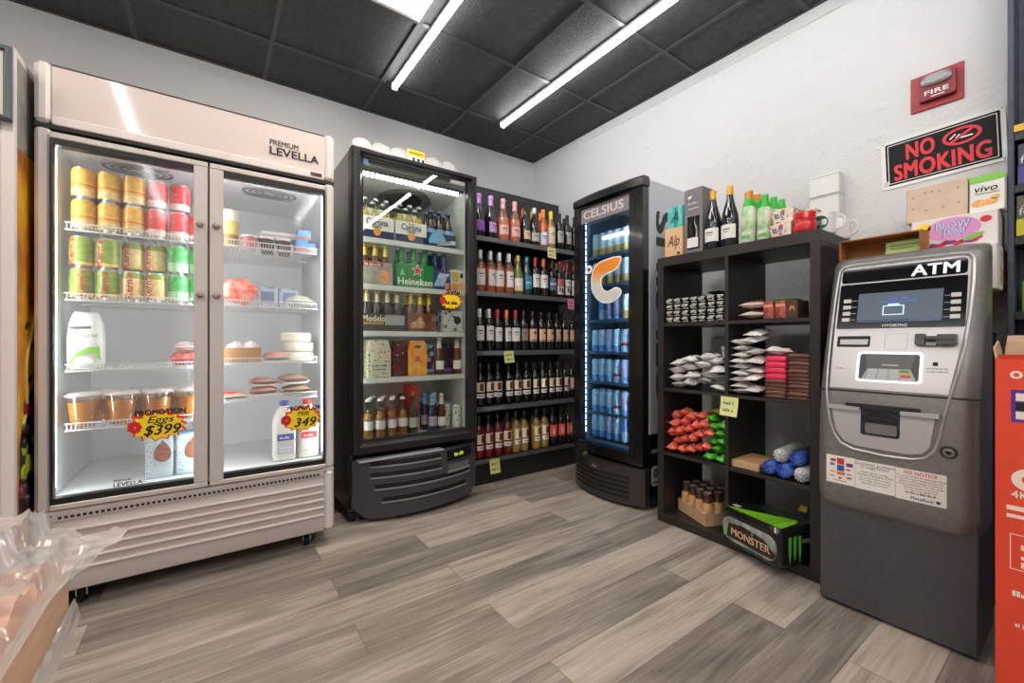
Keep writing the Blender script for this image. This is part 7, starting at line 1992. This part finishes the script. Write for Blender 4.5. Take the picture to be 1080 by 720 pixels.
# ------------------------------------------------------------------ vape display shelf at the right edge
vs = thing('display_shelf', 'dark blue grey display shelf with vape boxes at the right edge', 'shelf', (2.40, .222, 0), RZ)
SLATE = noisy_mat('slate_panel', (58, 66, 82), (70, 78, 94), (6, 6, 20), .5)
VW, VD = .95, .160
MB().box(0, .016, 0, VD, 0, 2.62, 0, .002).build('side_panel', SLATE, vs)
MB().box(VW - .016, VW, 0, VD, 0, 2.62, 0, .002).build('side_panel', SLATE, vs)
MB().box(.016, VW - .016, VD - .012, VD, .02, 2.62).build('back_panel', SLATE, vs)
MB().box(.016, VW - .016, 0, VD - .012, .0, .10, 0, .002).build('base_board', BLACK_MATT, vs)
DKS = mat('dark_slate_shelf', (38, 40, 46), .4)
for z in (2.60, 1.766, 1.575, 1.385, 1.112, .92):
    MB().box(.016, VW - .016, .0, VD - .012, z - .03, z, 0, .002).build('shelf_board', DKS, vs)
MB().box(.016, VW - .016, -.004, .0, 1.768, 1.792).build('yellow_strip', mat('strip_yellow', (226, 180, 40), .4), vs)
VF = frame(2.40, .222, RZ)
def vbox(label, x, z, w, h_, top, bot, txt, y=.04):
    o = MB().box(-w / 2, w / 2, 0, .10, 0, h_, 0, .002).build('vape_box', mat('vape_' + label.split()[0] + '_top', top, .4)); o.location = VF(x, y, z); o.rotation_euler = (0, 0, RZ); tag(o, label, 'box')
    MB().box(-w / 2, w / 2, -.0006, 0, .004, h_ * .42).build('colour_band', mat('vape_' + label.split()[0] + '_bot', bot, .4), o)
    MB().text(txt, .034, (-w / 2 + .006, -.0004, h_ * .52), bold=.02, th=.0008).tube([(-w / 2 + .03 + .02 * math.cos(i * PI / 8), -.0008, h_ * .62 + .025 * math.sin(i * PI / 8)) for i in range(9)], .0012, 5).build('lettering', mat('vape_white', (206, 206, 214), .4), o)
    return o
vbox('violet vape box on the middle display shelf beside the no smoking sign', .098, 1.5765, .150, .150, (58, 54, 86), (72, 66, 150), 'fum', y=.02)
vbox('olive vape box with yellow base on the display shelf, lower than the violet one', .098, 1.3865, .155, .150, (90, 92, 76), (206, 196, 40), 'fum', y=.012)
o = MB().lathe([(.0001, 0), (.024, 0), (.026, .004), (.026, .075), (.02, .09), (.012, .095), (.012, .118), (.0001, .12)], 18, [0, 0, 0, 0, 0, 1, 1], cap=False).build('spray_bottle', [mat('pale_blue_bottle', (150, 180, 214), .3), mat('bottle_cap_blue', (120, 160, 206), .3)]); o.location = VF(.060, .06, 1.767); tag(o, 'pale blue bottle on the display shelf above the no smoking sign', 'bottle')
l = MB(); arc_label(l, .0262, .02, .06, 1.1, mid=-PI / 2 + RZ); l.build('label', PAPER, o)
o = MB().box(0, .050, 0, .012, 0, .115, 0, .002).build('green_card_box', mat('card_green', (120, 176, 60), .4)); o.location = VF(.030, .06, 1.1135); o.rotation_euler = (0, 0, RZ); tag(o, 'slim bright green box standing low on the display shelf', 'box')
o = MB().box(-.05, .05, 0, .10, 0, .150, 0, .002).build('vape_box', mat('vape_lime', (190, 200, 50), .4)); o.location = VF(.155, .03, 1.1135); o.rotation_euler = (0, 0, RZ); tag(o, 'lime yellow box beside the slim green box on the display shelf', 'box')

# ------------------------------------------------------------------ tall orange television carton
OX, OY = 1.735, .182
OR = noisy_mat('orange_carton', (230, 76, 50), (224, 70, 44), (8, 8, 20), .5)
tv = thing('television_carton', 'tall open orange television carton standing right of the cash machine', 'box', (OX, OY, 0), RZ + .02)
m = MB(); TW, TD, TH = .62, .155, .955; t_ = .005
for bx in ((0, TW, 0, t_), (0, TW, TD - t_, TD), (0, t_, t_, TD - t_), (TW - t_, TW, t_, TD - t_)):
    m.box(bx[0], bx[1], bx[2], bx[3], .004, TH)
m.box(t_, TW - t_, t_, TD - t_, .004, .01)
cw = m.build('carton_walls', OR, tv)
FLP = noisy_mat('flap_board', (196, 168, 144), (180, 150, 126), (10, 10, 40), .8)
m = MB().add([(.004, TD - .004, TH), (TW - .004, TD - .004, TH), (TW - .004, TD + .012, TH + .075), (.010, TD + .012, TH + .065), (.004, TD, TH), (TW - .004, TD, TH), (TW - .004, TD + .016, TH + .075), (.010, TD + .016, TH + .065)], [(0, 1, 2, 3), (4, 7, 6, 5), (0, 3, 7, 4), (1, 5, 6, 2), (0, 4, 5, 1), (3, 2, 6, 7)])
m.build('carton_flap', FLP, tv)
m = MB().add([(.0, .004, TH), (.0, TD - .008, TH), (-.008, TD - .014, TH + .05), (-.005, .01, TH + .03), (.004, .004, TH), (.004, TD - .008, TH), (-.004, TD - .014, TH + .05), (-.001, .01, TH + .03)], [(0, 1, 2, 3), (4, 7, 6, 5), (0, 3, 7, 4), (1, 5, 6, 2), (0, 4, 5, 1), (3, 2, 6, 7)])
m.build('carton_flap', FLP, tv)
m = MB().add([(.004, 0, TH), (TW, 0, TH), (TW, -.006, TH + .030), (.006, -.004, TH + .012), (.004, .004, TH), (TW, .004, TH), (TW, -.002, TH + .030), (.006, .0, TH + .012)], [(0, 1, 2, 3), (4, 7, 6, 5), (0, 3, 7, 4), (1, 5, 6, 2), (0, 4, 5, 1), (3, 2, 6, 7)])
m.build('carton_flap', OR, tv)
WPR = mat('carton_white_print', (240, 226, 216), .5)
t = MB(); t.text('onn', .042, (.026, -.0002, .905), bold=.04, th=.0008)
ob = [(.062 + .034 * math.cos(i * PI / 12), .640 + .030 * math.sin(i * PI / 12)) for i in range(24)]; ib = [(.062 + .016 * math.cos(i * PI / 12), .640 + .014 * math.sin(i * PI / 12)) for i in range(24)]
ring_prism(t, ob, ib, -.001, 0)
t.text('nn.', .085, (.105, -.0002, .612), bold=.05, th=.0008)
t.text('4K UHD', .026, (.028, -.0002, .590), bold=.03, th=.0008)
t.box(.020, .30, -.001, 0, .556, .568).box(.020, .30, -.001, 0, .536, .545)
for q in ((.026, .30, .492, .4935), (.026, .30, .40, .4015), (.026, .0275, .4015, .492)):
    t.box(q[0], q[1], -.0008, 0, q[2], q[3])
t
t.marks(.020, (.045, -.0002, .455), width=.14, th=.0006).marks(.020, (.045, -.0002, .43), width=.12, th=.0006, seed=3).marks(.024, (.045, -.0002, .408), width=.06, th=.0006, seed=4).marks(.022, (.03, -.0002, .33), width=.09, th=.0006, seed=5).marks(.016, (.035, -.0002, .25), width=.12, th=.0006, seed=6)
t.build('lettering', WPR, cw)
pl = MB().box(.028, .20, -.0012, 0, .790, .875).build('violet_panel', mat('violet_panel', (86, 46, 150), .5), cw)
q = MB().box(.036, .19, -.0018, -.0012, .846, .866).box(.036, .19, -.0018, -.0012, .798, .818); q.build('white_blocks', WPR, pl)
MB().box(.036, .19, -.0018, -.0012, .822, .842).build('black_block', INK, pl)
MB().prism([(.062, .700), (.085, .686), (.085, .714)], -.0008, 0).build('grey_mark', mat('mark_grey', (140, 90, 80), .5), cw)

# ------------------------------------------------------------------ produce cooler at the left edge
JX, JY, JW = -1.25, 2.13, .72
jf = thing('produce_fridge', 'white fridge with fruit artwork on its side at the left edge', 'fridge', (JX, JY, 0))
m = MB()
m.box(0, .035, .004, .72, .06, 1.985, 0, .001).box(JW - .035, JW, .004, .72, .06, 1.985, 0, .001).box(.035, JW - .035, .69, .72, .06, 1.985).box(.035, JW - .035, .03, .69, 1.95, 1.985).box(.035, JW - .035, .04, .69, .06, .30)
m.box(.035, JW - .035, .65, .69, .30, 1.90, 1)
m.build('cabinet', [mat('worn_white_metal', (216, 210, 208), .4), LINER], jf)
m = MB(); m.box(JW - .032, JW, -.012, .004, .05, 1.70, 0, .002).box(0, .032, -.012, .004, .05, 1.70, 0, .002).box(JW - .004, JW, -.012, .004, 1.70, 1.985, 0).box(0, .004, -.012, .004, 1.70, 1.985, 0); m.build('corner_post', mat('post_white', (226, 218, 216), .35), jf)
hd = MB(); yprof_frame(hd, .004, JW - .004, 1.735, 1.98, .024, .024, .02, .02, -.025, .004); hd = hd.build('header_frame', mat('slate_frame', (74, 84, 90), .3), jf)
MB().box(.026, JW - .026, -.012, .0, 1.753, 1.962).build('header_panel', mat('header_white', (226, 222, 220), .15, coat=.5), hd)
m = MB(); ring_prism(m, rrect(.034, JW - .034, .28, 1.695, .006), rrect(.085, JW - .085, .33, 1.645, .006), -.012, .028); dj = m.build('door', mat('post_white', (226, 218, 216), .35), jf)
MB().box(.083, JW - .083, .004, .009, .328, 1.647).build('glass', PANE, dj)
for z in (.55, .85, 1.15, 1.42):
    wire_shelf(.045, JW - .045, .08, .62, z, step=.03).build('shelf', WIRE, jf)
m = MB().box(.034, JW - .034, .0, .03, .06, .27, 0, .003)
for i in range(6): m.box(.06, JW - .06, -.003, .002, .085 + i * .028, .097 + i * .028, 1)
m.build('lower_grille', [mat('post_white', (226, 218, 216), .35), BLACK_MATT], jf)
for x in (.06, JW - .06):
    for y in (.08, .64):
        MB().lathe([(.0001, 0), (.02, 0), (.02, .02), (.01, .024), (.01, .062), (.0001, .062)], 12, M=Matrix.Translation((x, y, 0))).build('foot', STEEL, jf)
ART = mat('mango_artwork', (206, 140, 40), .35)
N, L = nodes_of(ART); b = N['Principled BSDF']
tc = N.new('ShaderNodeTexCoord'); mp = N.new('ShaderNodeMapping'); mp.inputs['Scale'].default_value = (1, 2.2, 1.1); L.new(tc.outputs['Object'], mp.inputs[0])
nz = N.new('ShaderNodeTexNoise'); nz.inputs['Scale'].default_value = 3.2; nz.inputs['Detail'].default_value = 5; L.new(mp.outputs[0], nz.inputs['Vector'])
rp = N.new('ShaderNodeValToRGB'); e = rp.color_ramp.elements
e[0].position = .34; e[0].color = lin((96, 54, 32)); e[1].position = .66; e[1].color = lin((232, 182, 44))
q = e.new(.48); q.color = lin((206, 130, 40)); q = e.new(.56); q.color = lin((222, 160, 44))
L.new(nz.outputs['Fac'], rp.inputs[0]); L.new(rp.outputs[0], b.inputs['Base Color'])
sa_ = MB().box(JW, JW + .0012, .012, .70, .30, 1.66).build('fruit_artwork', ART, jf)
MB().box(JW, JW + .0012, .012, .70, 1.66, 1.96).build('grey_artwork', noisy_mat('grey_artwork', (150, 146, 142), (110, 104, 100), (10, 10, 10), .5), jf)
rr3 = random.Random(9)
q = MB()
q.prism([(.02, .40), (.40, .40), (.40, .74), (.30, .82), (.20, .86), (.10, .80), (.03, .66)], JW + .0011, JW + .0013, axis='x', m=0)
for i in range(70):
    y = .04 + rr3.uniform(0, .32); z = .42 + rr3.uniform(0, .36)
    rad = .020 + rr3.uniform(0, .010)
    q.lathe([(rad, 0), (rad * .8, .002 + i * .0001), (.0001, .003 + i * .0001)], 12, (2 if i % 4 == 0 else 0) if z < .53 or z > .65 else (1 if i % 4 else 0), M=Matrix.Translation((JW + .0012, y, z)) @ Matrix.Rotation(PI / 2, 4, 'Y'))
q.build('grape_artwork', [mat('black_grape', (34, 24, 36), .3), mat('green_grape', (150, 170, 50), .3), mat('dark_red_grape', (110, 26, 40), .3)], jf)
q = MB()
q.tube([(JW + .0016, .05 + .10 * i / 10 + .02 * math.sin(i * .8), .70 + .04 * i) for i in range(11)], .006, 5, 1)
for y, z, s in ((.10, .86, .05), (.14, .98, .06), (.07, 1.05, .05), (.06, .78, .05), (.12, 1.14, .04)):
    q.prism([(y, z), (y + s * .6, z + s * .5), (y + s * 1.2, z + s * .4), (y + s * .7, z - s * .1)], JW + .0012, JW + .0022, axis='x', m=0)
q.build('leaf_artwork', [mat('leaf_dark', (44, 70, 34), .5), mat('vine_yellow', (190, 170, 70), .5)], jf)

# ------------------------------------------------------------------ film wrapped produce tray in the foreground
SX, SY = -.235, 1.235
st = MB()
st.box(-.62, -.12, -.42, -.02, .40, .425, 0, .004)
for x in (-.58, -.16):
    for y in (-.38, -.06):
        st.box(x - .018, x + .018, y - .018, y + .018, 0, .40, 0, .003)
stool = thing('display_table', 'low dark display table under the film wrapped produce tray', 'table', (SX, SY, 0))
MB().box(-.62, -.14, -.42, -.03, .425, .450, 0, .004).build('table_top', mat('dark_table_wood', (58, 50, 46), .5), stool)
for x in (-.58, -.18):
    for y in (-.38, -.07):
        MB().box(x - .018, x + .018, y - .018, y + .018, 0, .425, 0, .003).build('leg', mat('dark_table_wood', (58, 50, 46), .5), stool)
tr_ = MB(); w, d_, h_ = .50, .46, .105
# corner nearest the cooler at local (0, 0); tray spreads to -x and -y
tr_.box(-.006, 0, -d_, 0, 0, h_).box(-w, -w + .006, -d_, 0, 0, h_).box(-w + .006, -.006, -.006, 0, 0, h_).box(-w + .006, -.006, -d_, -d_ + .006, 0, h_).box(-w + .006, -.006, -d_ + .006, -.006, 0, .006)
tray = tr_.build('produce_tray', noisy_mat('peach_cardboard', (222, 186, 156), (210, 172, 142), (10, 10, 40), .8)); tray.location = (SX, SY, .4505); tag(tray, 'open cardboard produce tray wrapped in clear film at the lower left corner', 'tray')
MB().prism([(-.30, h_ * .3), (-.22, h_ * .55), (-.16, h_ * .35), (-.2, h_ * .2)], -.0068, -.006, axis='x').build('yellow_print', mat('yellow_tray_print', (200, 160, 40), .6), tray)
kfr = None
PEA = noisy_mat('peach_skin', (236, 150, 84), (240, 186, 120), (14, 14, 14), .5, sub=0) if False else noisy_mat('peach_skin', (236, 146, 78), (244, 190, 130), (14, 14, 14), .5)
o = MB(); loft(o, [(0, 0, 0, .012, .012, 2), (.006, 0, 0, .028, .028, 2), (.022, 0, 0, .040, .040, 2), (.042, 0, 0, .043, .043, 2), (.062, 0, 0, .036, .036, 2), (.075, 0, 0, .020, .020, 2), (.077, 0, 0, .008, .008, 2), (.074, 0, 0, .002, .002, 2)], 20); o = o.build('fruit', PEA, smooth=60); tag(o, 'x', 'fruit')
MB().tube([(0, 0, .073), (.002, 0, .082)], .002, 6).build('stem', mat('stem_brown', (90, 66, 40), .7), o)
kpe = Kind(o)
for j in range(4):
    for i in range(4):
        kpe.put((SX - .055 - .10 * i, SY - .060 - .10 * j, .458), rr3.uniform(0, 3), 'round orange fruit under the clear film, %s from the cooler side, %s from the edge' % (ORD[j], ORD[i]), 'round fruit in the film wrapped tray')
for j in range(3):
    for i in range(3):
        kpe.put((SX - .105 - .10 * i, SY - .11 - .10 * j, .512), rr3.uniform(0, 3), 'upper layer orange fruit under the film, %s from the cooler, %s from the tray edge' % (ORD[j], ORD[i]), 'round fruit in the film wrapped tray')
FILM = film_mat('produce_film', (250, 248, 248), .30, .08)
def film_fn(u, v):
    # gathered sheet over the tray: u from outside the cooler-side edge to the far side, v from beyond the rear to the front
    x = .10 - .62 * u; y = .10 - .58 * v
    nx = noise.noise(Vector((u * 5, v * 5, 1.3))); n2 = noise.noise(Vector((u * 13, v * 13, 4.1))); n3 = noise.noise(Vector((u * 30, v * 30, 8.1)))
    bulge = math.exp(-((x + .10) / .16) ** 2)
    z = .118 + .050 * bulge + (.045 if x < -.05 else 0) + .020 * nx + .022 * n2 + .017 * n3
    if x > 0:
        ear = math.exp(-((y - .015) / .10) ** 2)
        x = x * (.12 + .75 * ear) + .004
        z = .118 + .02 * nx + .03 * n2 + .03 * ear - (1 - ear) * (.10 - x) * .25
    if y > 0:
        z -= y * .35
    return (x, y, .112 + max(0, z - .112) + .004 * math.exp(-abs(z - .112) / .02))
fl = MB(); fl.grid(film_fn, 72, 64)
def skirt(u, v):
    # film hanging close over the cooler-side wall of the tray
    y = .004 - .47 * u; z = .022 - .045 * v
    n_ = noise.noise(Vector((u * 9, v * 4, 2.2)))
    return (.007 + .006 * abs(n_) + .010 * v, y, z)
fl.grid(skirt, 50, 10)
flo = fl.build('plastic_film', FILM, smooth=60); flo.location = (SX, SY, .4505); tag(flo, 'crumpled clear plastic film pulled over the produce tray', 'plastic film')

# ------------------------------------------------------------------ camera and render look
TH_ = math.atan2(319, 449)
cam = bpy.data.cameras.new('camera'); co = bpy.data.objects.new('camera', cam); COL.objects.link(co)
cam.sensor_width = 36.0; cam.lens = 36.0 * 449.0 / 1080.0
cam.shift_y = 1.0 / 1080.0
cam.clip_start = 0.02; cam.clip_end = 60
co.location = (0, 0, 1.0); co.rotation_euler = (PI / 2, 0, -TH_)
SC.camera = co
w = bpy.data.worlds.new('world'); SC.world = w; w.use_nodes = True
w.node_tree.nodes['Background'].inputs[0].default_value = (.8, .85, .9, 1); w.node_tree.nodes['Background'].inputs[1].default_value = .3
vs_ = SC.view_settings
SC.display_settings.display_device = 'sRGB'
vs_.view_transform = 'Standard'; vs_.look = 'None'; vs_.gamma = 1.0; vs_.use_curve_mapping = False
vs_.exposure = 0.2
cy_ = SC.cycles
cy_.max_bounces = 10; cy_.diffuse_bounces = 5; cy_.glossy_bounces = 4; cy_.transmission_bounces = 4; cy_.transparent_max_bounces = 24
cy_.caustics_reflective = False; cy_.caustics_refractive = False
cy_.sample_clamp_indirect = 6.0
cy_.use_denoising = True
